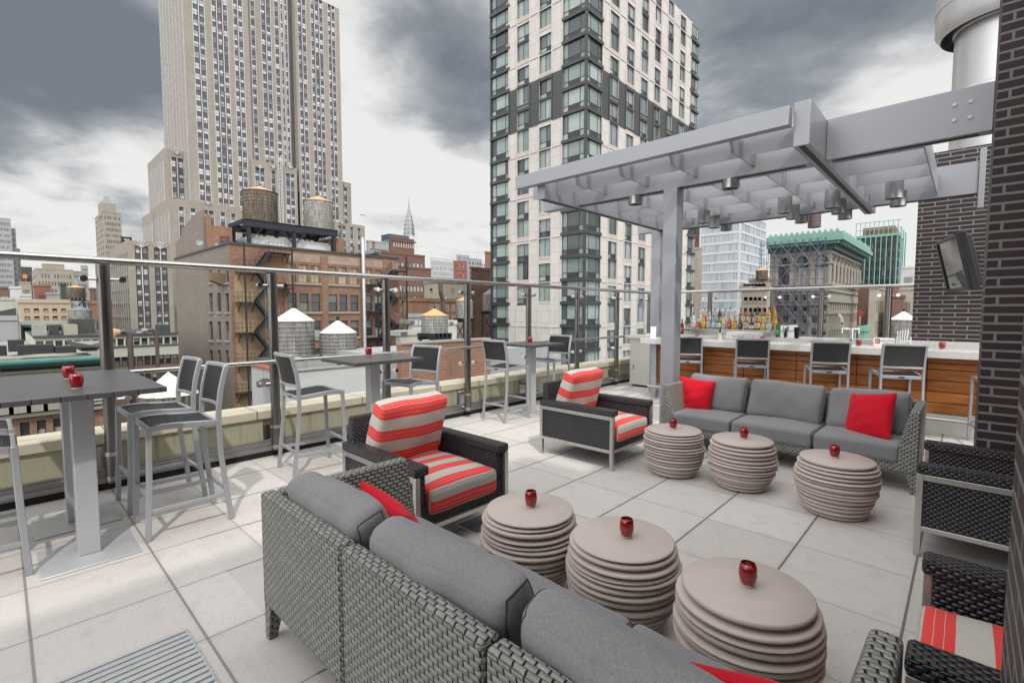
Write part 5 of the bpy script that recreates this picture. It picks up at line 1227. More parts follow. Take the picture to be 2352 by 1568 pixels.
# ---------------------------------------------------------------- brick loft building with fire escapes
def loft():
    r = B('brick_loft_building', 'old red and tan brick loft building with black zigzag fire escapes on its front', 'brick building'); f = Facade(r); X = -54.0
    u = lambda x, row=900: uX(K3, x, row, X); z = lambda row, x=1000: zX(K3, x, row, X)
    a, b = u(512, 800), u(1752, 800); zt = zX(K3, 940, 655, X); zl = -30; xf = uY(K3, 108, 700, a)
    cols = [(938,1000),(1022,1088),(1110,1174),(1238,1299),(1316,1374),(1396,1455),(1506,1556),(1576,1630)]
    rows = [((770,900), 'grid', wtan, g_tan), ((982,1113), 'dh', wblk, g_old), ((1183,1310), 'dh', wblk, g_old), ((1390,1515), 'dh', wblk, g_old)]
    allr = []
    for (t, bt), sty, fr, gl in rows:
        rr2 = []
        for p, q in cols:
            xm = (p+q)/2; dz = (xm-1000)*0; rr2.append((u(p), z(bt, 1060), u(q), z(t, 1060)))
        allr += rr2; f.windows('X', X, rr2, sty, fr, gl, .14)
    door = [(u(822), z(930, 830), u(850), z(815, 830))]; f.windows('X', X, door, 'one', wwhite, g_tan, .14); allr += door
    f.sheet('X', X, a, b, zl, zt, allr, .3, 0)
    lc = [(364,386),(425,446),(483,505)]; lr = [(792,902),(978,1116),(1187,1322),(1398,1500)]; lrec = []
    for t, bt in lr:
        for p, q in lc: lrec.append((uY(K3, p, 1000, a), zX(K3, 510, t, X)-.4, uY(K3, q, 1000, a), zX(K3, 510, t, X)+0.0+2.6-.4-2.6+2.6))
    lrec = []
    for t, bt in lr:
        for p, q in lc:
            A = atY(*K3(p, bt), a); C2 = atY(*K3(q, t), a); lrec.append((A.x, A.z, C2.x, C2.z))
    f.add('Y', a, xf, X, zl, zt, lrec, 'dh', wblk, g_old, .35, 1)
    mass(f.wall, xf, a, zl, X, b, zt, mi=1)
    f.finish([rbrick, gbrick])
    q = MB(); ya, yb2 = u(548, 1000), u(812, 1000); q.box(X-.1, ya, zl, X+.02, yb2, z(845, 600)); q.build('tan_infill', tbrick, r)
    q = MB(); q.box(X-.1, u(940, 700), z(770, 1000)+.35, X+.025, b-.02, zt-.35); q.build('patched_parapet_wall', plain_patch, r)
    for p, w in ((1182, 48), (1472, 26), (1640, 60), (905, 24)):
        q = MB(); q.box(X-.1, u(p), zl, X+.16, u(p+w), z(690, 1000)); q.build('pier', rbrick, r)
    for (t, bt), *_ in rows:
        for c0, c1 in ((938,1174),(1238,1455),(1506,1630)):
            q = MB(); zz = z(bt, 1060); q.box(X-.05, u(c0)-.15, zz-.26, X+.16, u(c1)+.15, zz-.02); q.build('sill', limed, r); 
    for (xa, za, xb, zb2) in lrec:
        q = MB(); q.box(xa-.12, a-.14, za-.2, xb+.12, a+.05, za-.01); q.build('sill', limed, r)
    q = MB(); q.box(X-.4, a-.12, zt+.002, X+.14, b+.1, zt+.22); q.build('coping', darkmet, r); q = MB(); q.box(xf, a-.12, zt+.002, X-.4, a+.3, zt+.22); q.build('coping', darkmet, r)
    m = MB(); m.box(xf+.3, a+.4, zt+.002, X-.5, b-.2, zt+.06); m.build('roof', roofm, r)
    # bulkhead
    def bl(K, l, rt, top, Xb, deep, mat_front, step=None, name='roof_bulkhead'):
        ya, yb = uX(K, l, top, Xb), uX(K, rt, top, Xb); z1 = zX(K, l, top, Xb); ya = max(ya, a+.3); m = MB(); m.box(Xb-deep, ya, zt+.06, Xb, yb, z1); return m.build(name, mat_front, r), ya, yb, z1
    bl(K3, 268, 372, 385, X-7, 9, obrick); bl(K3, 372, 528, 478, X-7.05, 8.9, obrick)
    q = MB(); Xd = X-7.05; q.box(Xd-.05, uX(K3, 440, 560, Xd), zt+.1, Xd+.06, uX(K3, 505, 560, Xd), zX(K3, 470, 562, Xd)); d = q.build('bulkhead_door', darkmet, r); q = MB(); yc = uX(K3, 470, 585, Xd); zc = zX(K3, 470, 585, Xd); q.box(Xd+.061, yc-.28, zc-.08, Xd+.07, yc+.28, zc+.08); q.build('door_sign', MT['redpaint'], d)
    A = atY(*K3(112, 605), a+.02); C2 = atY(*K3(272, 385), a+.02)
    q = MB(); q.prism([(A.x, zt-.1), (C2.x+2, zt-.1), (C2.x+2, C2.z), (C2.x, C2.z), (A.x+3.2, A.z+ (C2.z-A.z)*.55), (A.x+3.2, A.z+.4), (A.x, A.z)], 1, a+.02, a+.29); q.build('side_bulkhead', gbrick, r)
    q = MB(); Xw = X-6; q.box(Xw-8, uX(K3, 668, 600, Xw), zt+.06, Xw, uX(K3, 1255, 600, Xw), zX(K3, 1000, 588, Xw)); q.build('white_penthouse', whitep, r); q = MB(); q.box(Xw-7, uX(K3, 1215, 600, Xw)+1.0, zt+.06, Xw+.4, uX(K3, 1345, 600, Xw), zX(K3, 1280, 575, Xw)); q.build('brick_chimney', obrick, r)
    # satellite dishes
    for px, py, s in ((292, 614, .30), (412, 624, .18)):
        Xs = X-.8; y, zz = uX(K3, px, py, Xs), zX(K3, px, py, Xs); t = B('satellite_dish', 'pale satellite dish on the roof edge of the grey brick wall, %s of two' % ('larger' if s > .25 else 'smaller'), 'satellite dish', (Xs, y, zz)); m = MB(); m.lathe([(.001, 0), (s*.6, .06), (s, .18), (s*.98, .2), (s*.58, .09), (.001, .03)], n=20, mat=Matrix.Rotation(R(65), 4, 'Y') @ Matrix.Rotation(R(15), 4, 'X')); m.build('dish', greyp, t); m = MB(); m.tube((-.1,0,0), (-.1,0,zt-zz), .05, 8); m.build('mast', ironm, t)
    # brown vent hood on side wall
    A = atY(*K3(465, 855), a); m = MB(); m.hexa([(A.x-.5, a-1.2, A.z-.5), (A.x+.6, a-1.2, A.z-.5), (A.x+.6, a-.01, A.z-1.0), (A.x-.5, a-.01, A.z-1.0)], [(A.x-.5, a-1.2, A.z+.3), (A.x+.6, a-1.2, A.z+.3), (A.x+.6, a-.01, A.z+.3), (A.x-.5, a-.01, A.z+.3)]); m.build('vent_hood', plain('brown hood', (.16,.10,.06), .6), r)
    # chimney flue
    m = MB(); yf = u(1482, 900); m.tube((X+.5, yf, -12), (X+.5, yf, zX(K3, 1480, 575, X)), .21, 14); 
    for k in range(8): zz = -10+k*3.3; m.tube((X+.5, yf, zz), (X+.5, yf, zz+.12), .25, 14)
    o = m.build('flue_pipe', MT['galv'], r)
    # fire escapes
    def escape(words, xl_, xr_, lefts, rights, xm0, xm1, posts, top):
        t = empty('fire_escape', None, None); t.parent = r; XO = X+.12; W2 = 1.15
        def landing(x0, x1, row):
            zz = zX(K3, x0, row, X); ya, yb = uX(K3, x0, row, X), uX(K3, x1, row, X); m = MB(); m.box(XO, ya, zz-.10, XO+W2, yb, zz); q = m.build('landing', ironm, t)
            g = MB()
            for hz in (.5, 1.0): g.bar((XO+W2, ya, zz+hz), (XO+W2, yb, zz+hz), .035, .035); g.bar((XO, ya, zz+hz), (XO+W2, ya, zz+hz), .035, .035)
            nn = int((yb-ya)/.35)
            for k in range(nn+1): y = ya+(yb-ya)*k/nn; g.bar((XO+W2, y, zz), (XO+W2, y, zz+1.0), .025, .025)
            g.build('railing', ironm, q)
            h = MB(); h.bar((XO, ya+.3, zz-1.0), (XO+W2*.9, ya+.3, zz-.1), .06, .06); h.bar((XO, yb-.3, zz-1.0), (XO+W2*.9, yb-.3, zz-.1), .06, .06); h.build('bracket', ironm, q)
            return ya, yb, zz
        def stair(x0, r0, x1, r1):
            y0, z0 = uX(K3, x0, r0, X), zX(K3, x0, r0, X); y1, z1 = uX(K3, x1, r1, X), zX(K3, x1, r1, X); m = MB()
            for e in (.25, W2-.1): m.bar((XO+e, y0, z0), (XO+e, y1, z1), .07, .26)
            nn = 9
            for k in range(1, nn): y = y0+(y1-y0)*k/nn; zz = z0+(z1-z0)*k/nn; m.box(XO+.25, y-.13, zz-.02, XO+W2-.1, y+.13, zz+.02)
            for e in (.25, W2-.1): m.bar((XO+e, y0, z0+.95), (XO+e, y1, z1+.95), .035, .035)
            m.build('stair', ironm, t)
        for row in lefts: landing(xl_, xm0, row)
        for row in rights: landing(xm1, xr_, row)
        seq = sorted([(row, 'L') for row in lefts] + [(row, 'R') for row in rights])
        for (r0, s0), (r1, s1) in zip(seq[:-1], seq[1:]):
            stair(xm0-5 if s0 == 'L' else xm1+5, r0, xm1+5 if s1 == 'R' else xm0-5, r1)
        for p, pt in posts: m = MB(); y = uX(K3, p, 900, X); m.bar((XO+W2, y, -20), (XO+W2, y, zX(K3, p, pt, X)), .14, .14); m.build('post', ironm, t)
        t.name = 'fire_escape'
    escape('left', 545, 940, [808, 1042, 1268, 1490, 1710], [680, 938, 1158, 1380, 1600], 690, 770, [(594, 612), (940, 648)], 600)
    escape('right', 1502, 1780, [915, 1112, 1302, 1490], [815, 1010, 1205, 1398], 1600, 1690, [(1560, 860), (1772, 715)], 700)
    # tank platform with its two tanks
    Xp = -62.0; p = B('tank_platform', 'black steel platform carrying two tan roofed water tanks on the brick roof', 'platform'); ya, yb = uX(K3, 615, 490, Xp+2.6), uX(K3, 1302, 490, Xp+2.6); zp = zX(K3, 1000, 480, Xp+2.6)
    for xx in (Xp-2.6, Xp+2.6): m = MB(); m.box(xx-.15, ya, zp-.75, xx+.15, yb, zp-.05); m.box(xx-.28, ya, zp-.05, xx+.28, yb, zp); m.box(xx-.28, ya, zp-.80, xx+.28, yb, zp-.75); m.build('girder', ironm, p)
    for k in range(9): y = ya+(yb-ya)*k/8; m = MB(); m.box(Xp-2.3, y-.1, zp-.5, Xp+2.3, y+.1, zp-.01); m.build('joist', ironm, p)
    for k in range(3):
        y = ya+.5+(yb-ya-1)*k/2
        for xx in (Xp-2.6, Xp+2.6):
            m = MB(); m.box(xx-.18, y-.18, zt+.06, xx+.18, y+.18, zp-.8); m.build('leg', ironm, p)
            for s in (-1, 1):
                if (k == 0 and s < 0) or (k == 2 and s > 0): continue
                m = MB(); m.bar((xx, y, zp-2.3), (xx, y+s*1.6, zp-.8), .10, .10); m.build('knee_brace', ironm, p)
    for px, w, top, ap, lab, stv in ((741, 117, 240, 192, 'dark weathered water tank with a tan cone, left one on the steel platform', st_dark), (1168, 101, 312, 262, 'grey water tank with a tan cone, right one on the steel platform', st_pale)):
        y = uX(K3, px, 450, Xp); c = Vector((Xp, y, zp)); dep = (c-CO).dot(CF); k = dep/FPX/1.96/1.632653; tank(lab, (Xp, y), zp+.03, w*k, (zX(K3, px, top, Xp)-zp-.03), (top-ap)*k, orange_r, stv, 0, 11)
t = NT('patched brick'); v = t.coord('UV'); n = t.noise(v, .8, 6, .7); br = t.n('ShaderNodeTexBrick'); t.l(v, br.inputs['Vector']); br.inputs['Scale'].default_value = 1; br.inputs['Brick Width'].default_value = .42; br.inputs['Row Height'].default_value = .14; br.inputs['Mortar Size'].default_value = .02; br.inputs['Color1'].default_value = (.27,.17,.115,1); br.inputs['Color2'].default_value = (.16,.12,.10,1); br.inputs['Mortar'].default_value = (.36,.31,.27,1)
plain_patch = t.set(t.mix(t.math('MULTIPLY', t.ramp(n, [(.4,0),(.6,1)]), .55), br.outputs['Color'], (.40,.33,.27)), .9, 0, .2)
loft()

def tank_px(label, K, cx, half, bot, top, apex, X, cone, stave, stand=0, hoops=9, spread=.9):
    c = atX(*K(cx, bot), X); sc = {id(K2):2.24, id(K3):1.96, id(K4):2.24, id(KR):1.7914, id(KG):1.868}[id(K)]; k = (c-CO).dot(CF)/FPX/sc/1.632653
    return tank(label, (c.x, c.y), c.z, half*k, (bot-top)*k, (top-apex)*k, cone, stave, stand, hoops, spread)
tank_px('larger grey water tank with a pale cone roof, left of the near pair', K3, 992, 138, 1455, 1178, 1082, -27, white_r, st_grey, 0, 10)
tank_px('smaller grey water tank with a pale cone roof, right of the near pair', K3, 1313, 128, 1440, 1264, 1172, -26, white_r, st_grey, 0, 8)
tank_px('pale water tank with a tan cone on a spreading black stand', K4, 515, 110, 1228, 1080, 1020, -33, orange_r, st_pale, 2.6, 7, 1.25)
tank_px('grey water tank with a tan cone on a tall braced stand behind the railing post', K4, 765, 70, 1105, 958, 920, -52, orange_r, st_pale, 7.5, 8, .85)
tank_px('grey water tank with a dark cone half hidden behind the apartment tower', K4, 985, 66, 1042, 905, 856, -62, plain('slate cone', (.20,.20,.22), .6), st_grey, 9, 8, .8)
tank_px('grey water tank with a grey cone on the green frame behind the cornice building', K2, 676, 76, 1160, 1036, 1000, -88, plain('grey cone', (.17,.18,.20), .6), st_pale, 0, 8)
tank_px('black framed water tank with a tan cone, far left beyond the peach building', K2, 640, 62, 935, 848, 826, -135, orange_r, st_dark, 4, 6, 1.0)
tank_px('small dark water tank with a tan cone beside the scaffolded building', KR, 459, 36, 446, 384, 360, -36, orange_r, st_dark, 0, 6)
tank_px('pale water tank with a white cone by the dark brick wall at the right', KG, 342, 77, 850, 705, 645, -4.2, white_r, st_grey, 0, 6)
tank_px('dark tank standing on the top of the scaffolded building', KR, 812, 38, 95, -10, -30, -24, orange_r, rust, 0, 5)

# ---------------------------------------------------------------- low roofs just below the parapet
def low():
    X = -18.0; r = B('low_building', 'low white painted roof wall just beyond the parapet, below the pair of tanks', 'low building')
    a = atX(652, 862, X).y; xk = atY(578, 870, a).x; b = atX(846, 850, X).y; z1 = atX(700, 852, X).z
    m = MB(); m.box(X-.35, a, GZ, X, b, z1); m.build('white_wall', whitep, r, bevel=.03); m = MB(); m.box(xk, a+.31, GZ, X-.36, b, z1-.55); m.build('roof', roofm, r)
    m = MB(); m.box(xk, a, GZ, X-.36, a+.30, z1-.004); m.build('side_wall', greyp, r); m = MB(); m.box(xk, a-.05, z1, X-.40, a+.34, z1+.07); m.build('side_coping', redtrim, r)
    Xr = -27; ya, yb2 = atX(622, 850, Xr).y, atX(900, 840, Xr).y; zr2 = zX(K3, 1100, 1452, Xr); m = MB(); m.box(Xr-2.4, ya, GZ, Xr+2.2, yb2, zr2-.02); o = m.build('tar_roof_block', roofm); tag(o, 'dark tar roofed block on which the pair of pale coned tanks stand', 'building'); m = MB(); m.box(X-.37, a-.2, z1+.004, X+.05, b, z1+.07); m.build('coping', greyh, r, bevel=.01)
    m = MB(); 
    for i in range(5): m.box(X-1.0-i*.35, b-4+i*.2, z1-.55, X-.8-i*.35, b-2.2, z1-.35)
    m.build('roof_sleepers', rust, r)
    for w, (x, y) in (('left', (X-1.6, a+2.0)), ('right', (X-1.8, b-1.6))):
        q = MB(); q.box(-.5, -.6, 0, .5, .6, .85); q.box(-.45, -.55, .851, .45, .55, .9); o = q.build('roof_unit', greyp, None, (x, y, z1-.549)); tag(o, 'small grey roof unit on the low white building, %s one' % w, 'roof unit')
    # brick wall to its right
    X2 = -19.0; r = B('low_building', 'low red brick wall below the spreading tank stand beyond the parapet', 'low building'); a2 = atX(*K4(235, 1340), X2).y; b2 = atX(*K4(985, 1290), X2).y; z2 = atX(*K4(700, 1300), X2).z
    m = MB(); m.box(X2-.4, a2, GZ, X2, b2, z2); m.build('brick_wall', obrick, r); m = MB(); m.box(X2-.45, a2, z2+.003, X2+.06, b2, z2+.10); m.build('coping', limed, r); m = MB(); m.box(X2-7, a2, GZ, X2-.41, b2+6, z2-.6); m.build('roof', greyp, r)
    for k in range(9): 
        y = a2+1.2+k*.9
        if y > b2-1: break
        q = MB(); q.box(-.15, -.38, 0, .15, .38, .28); o = q.build('cable_tray', greyh, None, (X2+.7, y, z2-2.9)) if False else None
    # sloped skylight roof between parapet and wall
    # white roof below the near left
    r = B('water_tank', 'old brown water tank with a pale cone roof just below the front stools', 'water tank', (0,0,0), 'wooden rooftop water tanks'); Xt = -15.5; c = atX(389, 903, Xt); k = (c-CO).dot(CF)/FPX; rr = 56*k
    m = MB(); m.lathe([(rr, -3.0), (rr, 0)], (c.x, c.y, c.z), 40, uvr=rr); m.build('barrel', st_dark, r); m = MB()
    for z in (-.35, -1.0, -1.6): m.lathe([(rr+.005,z-.02),(rr+.03,z-.02),(rr+.03,z+.02),(rr+.005,z+.02)], (c.x,c.y,c.z), 40)
    m.build('hoops', rust, r); m = MB(); n = 12; ap = (c.x, c.y, c.z+50*k)
    for i in range(n):
        t0, t1 = 2*math.pi*i/n, 2*math.pi*(i+1)/n; nn = len(m.v); R2 = rr*1.05; m.v += [(c.x+R2*math.cos(t0), c.y+R2*math.sin(t0), c.z-.02), (c.x+R2*math.cos(t1), c.y+R2*math.sin(t1), c.z-.02), ap]; m.face((nn, nn+1, nn+2))
    m.build('cone_roof', white_r, r, auto=8)
    m = MB(); m.lathe([(rr*.9, -28), (rr*.9, -3.0)], (c.x, c.y, c.z), 24); m.build('base', rbrick, r)
low()

# ---------------------------------------------------------------- cornice building and its neighbours at the lower left
def left_block():
    X = -40.0; r = B('corniced_building', 'ornate stone building with a green copper cornice and arches at the lower left', 'building'); f = Facade(r)
    a = atX(-330, 840, X).y; b = atX(232, 826, X).y; zc = atX(100, 832, X).z; z = lambda row: atX(100, row, X).z
    wx = even(a+.4, b-.4, 12, .56); rb = grid(wx, [(z(1004), z(964)), (z(1062), z(1025))]); rm_ = grid(even(a+.4, b-.4, 12, .62), [(z(915), z(888))])
    f.add('X', X, a, b, -24, z(952), rb, 'dh', wblk, g_old, .3, 1); f.add('X', X+.02, a, b, z(952), zc, rm_, 'one', wblk, g_old, .4, 0); mass(f.wall, X-30, a, -24, X, b, zc); f.wall.quad((X-30,b,-24),(X,b,-24),(X,b,zc),(X-30,b,zc)); f.finish([limed, rbrick])
    m = MB(); m.prism([(X-.3, zc-.05), (X+.25, zc-.30), (X+1.0, zc-.12), (X+1.15, zc+.12), (X+1.15, zc+.32), (X-.3, zc+.42)], 1, a, b) if False else None
    pts = [(X+.3, zc-.22), (X+.45, zc-.22), (X+.80, zc+.0), (X+.95, zc+.02), (X+.95, zc+.20), (X+.75, zc+.23), (X+.3, zc+.28)]
    m = MB(); m.box(X-.3, a, zc-.22, X+.298, b+.2, zc+.24); m.build('roof_edge', roofm, r)
    m = MB(); m.prism(pts, 1, a, b+.2); m.build('cornice', coppm, r); m = MB(); m.box(X-.1, a, zc+.05, X+1.0, b+.25, zc+.11); m.build('gutter_band', coppd, r)
    n = 96
    for k in range(n): y = a+(b-a)*(k+.5)/n; m = MB(); m.box(X+.02, y-.09, zc-.42, X+.30, y+.09, zc-.23); m.build('dentil', limed, r)
    for row, h, d in ((852, .16, .25), (872, .10, .18), (938, .35, .5), (951, .2, .35)): m = MB(); m.box(X+.02, a, z(row), X+.02+d, b, z(row)+h); m.build('string_course', limed, r)
    for p, q in even(a+.4, b-.4, 12, .86):
        m = MB(); c = (p+q)/2; rr = (q-p)/2; zz = z(888)
        for k in range(10):
            t0, t1 = math.pi*k/10, math.pi*(k+1)/10; m.bar((X+.10, c-rr*math.cos(t0), zz+rr*math.sin(t0)*.8), (X+.10, c-rr*math.cos(t1), zz+rr*math.sin(t1)*.8), .25, .34, 0, (1,0,0))
        m.build('arch_moulding', lime, r)
    for p, q in even(a+.4, b-.4, 12, .30): m = MB(); m.box(X+.02, p-1.2, z(940), X+.55, p-.3, z(922)); m.build('balcony_block', lime, r)
    # roof screens
    zr = zc+.3
    for i, (l, rt, top, dx, w) in enumerate(((-60,66,1342,3,'leftmost, lower'),(66,214,1292,7,'taller, second from the left'),(144,462,1336,3.4,'long, in the middle'),(462,650,1345,3.0,'right of the long one'))):
        Xs = X-dx; ya, yb = uX(K2, l, 1400, Xs), uX(K2, rt, 1400, Xs); m = MB(); m.box(Xs-1.2, ya+.03, zr, Xs, yb-.03, zX(K2, l, top, Xs)); o = m.build('roof_screen', MT['blackmatte'] if i else ironm); tag(o, 'black roof screen on the corniced building, %s' % w, 'roof screen')
    Xs = X-4; s = B('skylight_house', 'hipped glass roof lantern on the corniced building beside the railing post', 'roof lantern'); ya, yb = uX(K2, 655, 1400, Xs), uX(K2, 850, 1400, Xs); z0, z1, z2 = zr, zX(K2, 700, 1358, Xs), zX(K2, 760, 1302, Xs)
    m = MB(); m.box(Xs-3, ya+.2, z0, Xs, yb-.2, z1); m.build('base', MT['blackmatte'], s); m = MB(); m.add([(Xs+.2,ya,z1),(Xs+.2,yb,z1),(Xs-3.2,yb,z1),(Xs-3.2,ya,z1),(Xs-1.5,ya+1.7,z2),(Xs-1.5,yb-1.7,z2)], [(0,1,5,4),(1,2,5),(2,3,4,5),(3,0,4),(3,2,1,0)]); m.build('hipped_roof', greyh, s)
    for k in range(9): y = ya+(yb-ya)*(k+.5)/9; yt = min(max(y, ya+1.7), yb-1.7); m = MB(); m.bar((Xs+.22, y, z1+.04), (Xs-1.5, yt, z2+.05), .07, .07); m.build('glazing_bar', darkmet, s)
    # cream band building behind
    X = -56.0; r = B('banded_building', 'long building with a cream band between two rows of windows, behind the tall pipes', 'building'); f = Facade(r); a, b = uX(K2, 290, 1290, X), uX(K2, 1496, 1290, X); z1 = zX(K2, 1200, 1247, X); z = lambda row: zX(K2, 1200, row, X)
    def wn(p, q, n, t, bt, fr=.76): return grid(even(p, q, n, fr), [(z(bt), z(t))])
    ra = wn(a, b, 17, 1270, 1328); rb = wn(uX(K2, 948, 1400, X), b, 9, 1402, 1502, .80) + wn(uX(K2, 948, 1400, X), b, 9, 1560, 1660, .8)
    f.add('X', X, a, b, z(1332), z1, ra, 'dh', wblk, g_old, .3, 0); f.sheet('X', X, a, b, z(1420), z(1332), (), .3, 0); f.sheet('X', X, a, b, -30, z(1420), rb, .3, 1); f.windows('X', X, rb, 'dh', wblk, g_old, .16); f.wall.quad((X-20,a,-30),(X,a,-30),(X,a,z1),(X-20,a,z1)); mass(f.wall, X-20, a, -30, X, b, z1); f.finish([creamp, bbrick])
    m = MB(); m.box(X-.2, a, z(1338), X+.12, b, z(1330)); m.build('band_edge', darkmet, r); m = MB(); m.box(X-.6, a-.1, z1+.003, X+.2, b, z1+.18); m.build('coping', darkmet, r); m = MB(); m.box(X-19, a, z1+.003, X-.61, b, z1+.05); m.build('roof', roofm, r)
    for px, top, w, Xp in ((1098, 1212, 'left', -49), (1322, 1198, 'right', -50)):
        y = uX(K2, px, 1400, Xp); zt2 = zX(K2, px, top, Xp); q = B('vent_pipe', 'tall dark gooseneck vent pipe in front of the cream band, %s one' % w, 'vent pipe', (Xp, y, 0)); m = MB(); rr = .20 if w == 'left' else .14; m.tube((0,0,-26), (0,0,zt2-.4), rr, 14); m.build('riser', rust, q); m = MB(); m.path([(0,0,zt2-.45),(0,-.08,zt2-.15),(0,-.30,zt2),(0,-.6,zt2-.05)], rr, 12); m.build('gooseneck', rust, q); m = MB(); m.tube((0,-.6,zt2-.05),(0,-1.0,zt2-.12), rr*1.1, 12, 0, rr*1.9); m.build('hood', orange_r if w == 'left' else greyh, q)
    for i, (l, rt, t, bt, Xr, mt, w) in enumerate(((278,395,1232,1285,-60,greyh,'large grey'),(425,500,1240,1285,-61,darkmet,'dark'),(540,655,1230,1280,-60,beige,'beige'),(595,800,1185,1270,-64,roofm,'long black'),(1350,1430,1215,1245,-60,darkmet,'small, right of the pipes'))):
        m = MB(); m.box(-2.5, 0, 0, 0, uX(K2, rt, t, Xr)-uX(K2, l, t, Xr), zX(K2, l, t, Xr)-zX(K2, l, bt, Xr)+.4); o = m.build('roof_unit', mt, None, (Xr, uX(K2, l, t, Xr), z1+.06)); tag(o, 'rooftop unit behind the corniced building, %s' % w, 'roof unit')
left_block()
def left_far():
    S = simple
    r, e = S('peach building with two rows of five small windows, far left', -98, K2(166,975)[0], K2(588,975)[0], K2(166,975)[1], K2(150,975)[0], peach, 0, 0, 3)
    X = -98; f = Facade(r); z = lambda row: zX(K2, 300, row, X)
    for t, bt in ((1022,1056),(1087,1119)):
        for p, q in ((205,247),(285,327),(365,406),(441,480),(515,554)): f.win.append(('X', X+.03, uX(K2,p,1050,X), z(bt), uX(K2,q,1050,X)-uX(K2,p,1050,X), z(t)-z(bt), 'dh', wblk, g_old))
    f.finish([peach])
    S('cream building with a dark green bracketed eave below the peach building', -90, K2(182,1160)[0], K2(640,1160)[0], K2(182,1160)[1], K2(170,1160)[0], creamp, 9, 0, 4.5, 'one', wblk, g_old, (.45,.5), row0=1)
    m = MB(); Xe = -89.9; ya, yb = uX(K2,182,1175,Xe), uX(K2,555,1175,Xe); zt = zX(K2,300,1162,Xe); m.box(Xe+.02, ya, zt-.25, Xe+1.6, yb, zt); 
    for k in range(30): y = ya+(yb-ya)*(k+.5)/30; m.box(Xe+.02, y-.12, zt-1.5, Xe+1.3, y+.12, zt-.26)
    o = m.build('bracketed_eave', coppd); tag(o, 'dark green bracketed eave on the cream building', 'eave')
    t = B('roof_gantry', 'teal painted steel frame under the grey coned tank at the far left', 'frame'); Xf = -84; ya, yb, zt = uX(K2,540,1165,Xf), uX(K2,803,1165,Xf), zX(K2,700,1163,Xf)
    m = MB(); m.box(Xf-5, ya, zt-.5, Xf, yb, zt); m.build('deck', tealp, t)
    for y in (ya+.3, (ya+yb)/2, yb-.3): m = MB(); m.box(Xf-.4, y-.2, zt-9, Xf-.0, y+.2, zt-.5); m.build('leg', tealp, t)
    S('pale grey building with a dark slanted roof at the left picture edge', -78, K2(-120,1125)[0], K2(150,1125)[0], K2(0,1125)[1], K2(-200,1125)[0], greyp, 3, 0, 4.2, frac=(.2,.5))
    m = MB(); Xd = -80; ya, yb = uX(K2,-120,1100,Xd), uX(K2,138,1100,Xd); z0, z1 = zX(K2,0,1128,Xd), zX(K2,138,1018,Xd); m.prism([(ya, z0), (yb, z0), (yb, z1), (ya, z0+.8)], 0, Xd-8, Xd); o = m.build('dark_penthouse', roofm); tag(o, 'dark penthouse with a slanted roof on the pale grey building', 'penthouse')
    S('red brown brick building with a small window behind the front railing post', -104, K2(752,985)[0], K2(945,985)[0], K2(752,985)[1], K2(735,985)[0], obrick, 3, 0, 4, frac=(.3,.4))
    S('white low block far left above the pale grey building', -140, K2(-60,955)[0], K2(130,955)[0], K2(0,952)[1], K2(-90,955)[0], creamp, 4, 0, 4)
    S('bright white bulkhead block far left', -160, K2(88,855)[0], K2(180,855)[0], K2(88,855)[1], K2(80,855)[0], whitep, 0, 0, 4); S('white wall block right of the bright bulkhead', -150, K2(180,920)[0], K2(262,920)[0], K2(180,920)[1], K2(170,920)[0], whitep, 0, 0, 4)
    S('dark roofed brick block far left between the white blocks', -175, K2(-60,860)[0], K2(90,860)[0], K2(0,855)[1], K2(-90,860)[0], bbrick, 5, 0, 4)
    S('red brick block far left with a brown penthouse', -190, K2(296,838)[0], K2(430,838)[0], K2(296,838)[1], K2(280,838)[0], redb, 5, 0, 4); S('grey brick block with pairs of windows, far left', -170, K2(395,905)[0], K2(545,905)[0], K2(395,905)[1], K2(385,905)[0], greyp, 6, 0, 4)
    S('small beige block far left under the slab tower', -260, K2(172,815)[0], K2(262,815)[0], K2(172,808)[1], K2(160,815)[0], beige, 5, 0, 3.8); S('tall dark block behind the black framed tank', -150, K2(512,830)[0], K2(560,830)[0], K2(512,828)[1], K2(500,830)[0], darkmet, 0, 0, 4)
    S('grey block just left of the front railing post in the distance', -300, K2(640,770)[0], K2(742,770)[0], K2(640,770)[1], K2(620,770)[0], greyp, 6, 0, 4); S('dark brick block behind the railing post', -180, K2(760,865)[0], K2(850,865)[0], K2(760,865)[1], K2(750,865)[0], bbrick, 3, 0, 4)
    S('broad beige office block with a stepped top in the far left distance', -380, K2(300,695)[0], K2(612,695)[0], K2(300,692)[1], K2(264,710)[0], beige, 11, 3, 4.2, glass=g_far); S('upper tier of the broad beige office block', -384, K2(362,655)[0], K2(540,655)[0], K2(362,652)[1], K2(350,655)[0], beige, 8, 0, 4.2, frac=(.4,.45))
    S('stone block right of the broad beige office block', -400, K2(612,715)[0], K2(700,725)[0], K2(612,715)[1], K2(600,715)[0], beige, 4, 0, 4.2); S('small blue grey tower on the far horizon', -600, K2(682,665)[0], K2(738,665)[0], K2(682,665)[1], K2(676,665)[0], greyp, 5, 0, 4)
    S('dark construction block with an orange hoist far left', -450, K2(176,680)[0], K2(268,680)[0], K2(176,680)[1], K2(166,680)[0], darkmet, 5, 0, 4.2); m = MB(); Xo = -448; m.box(Xo, uX(K2,190,740,Xo), zX(K2,190,770,Xo), Xo+3, uX(K2,226,740,Xo), zX(K2,190,738,Xo)); o = m.build('orange_hoist', CAPC['orange']); tag(o, 'orange construction hoist on the dark far block', 'hoist')
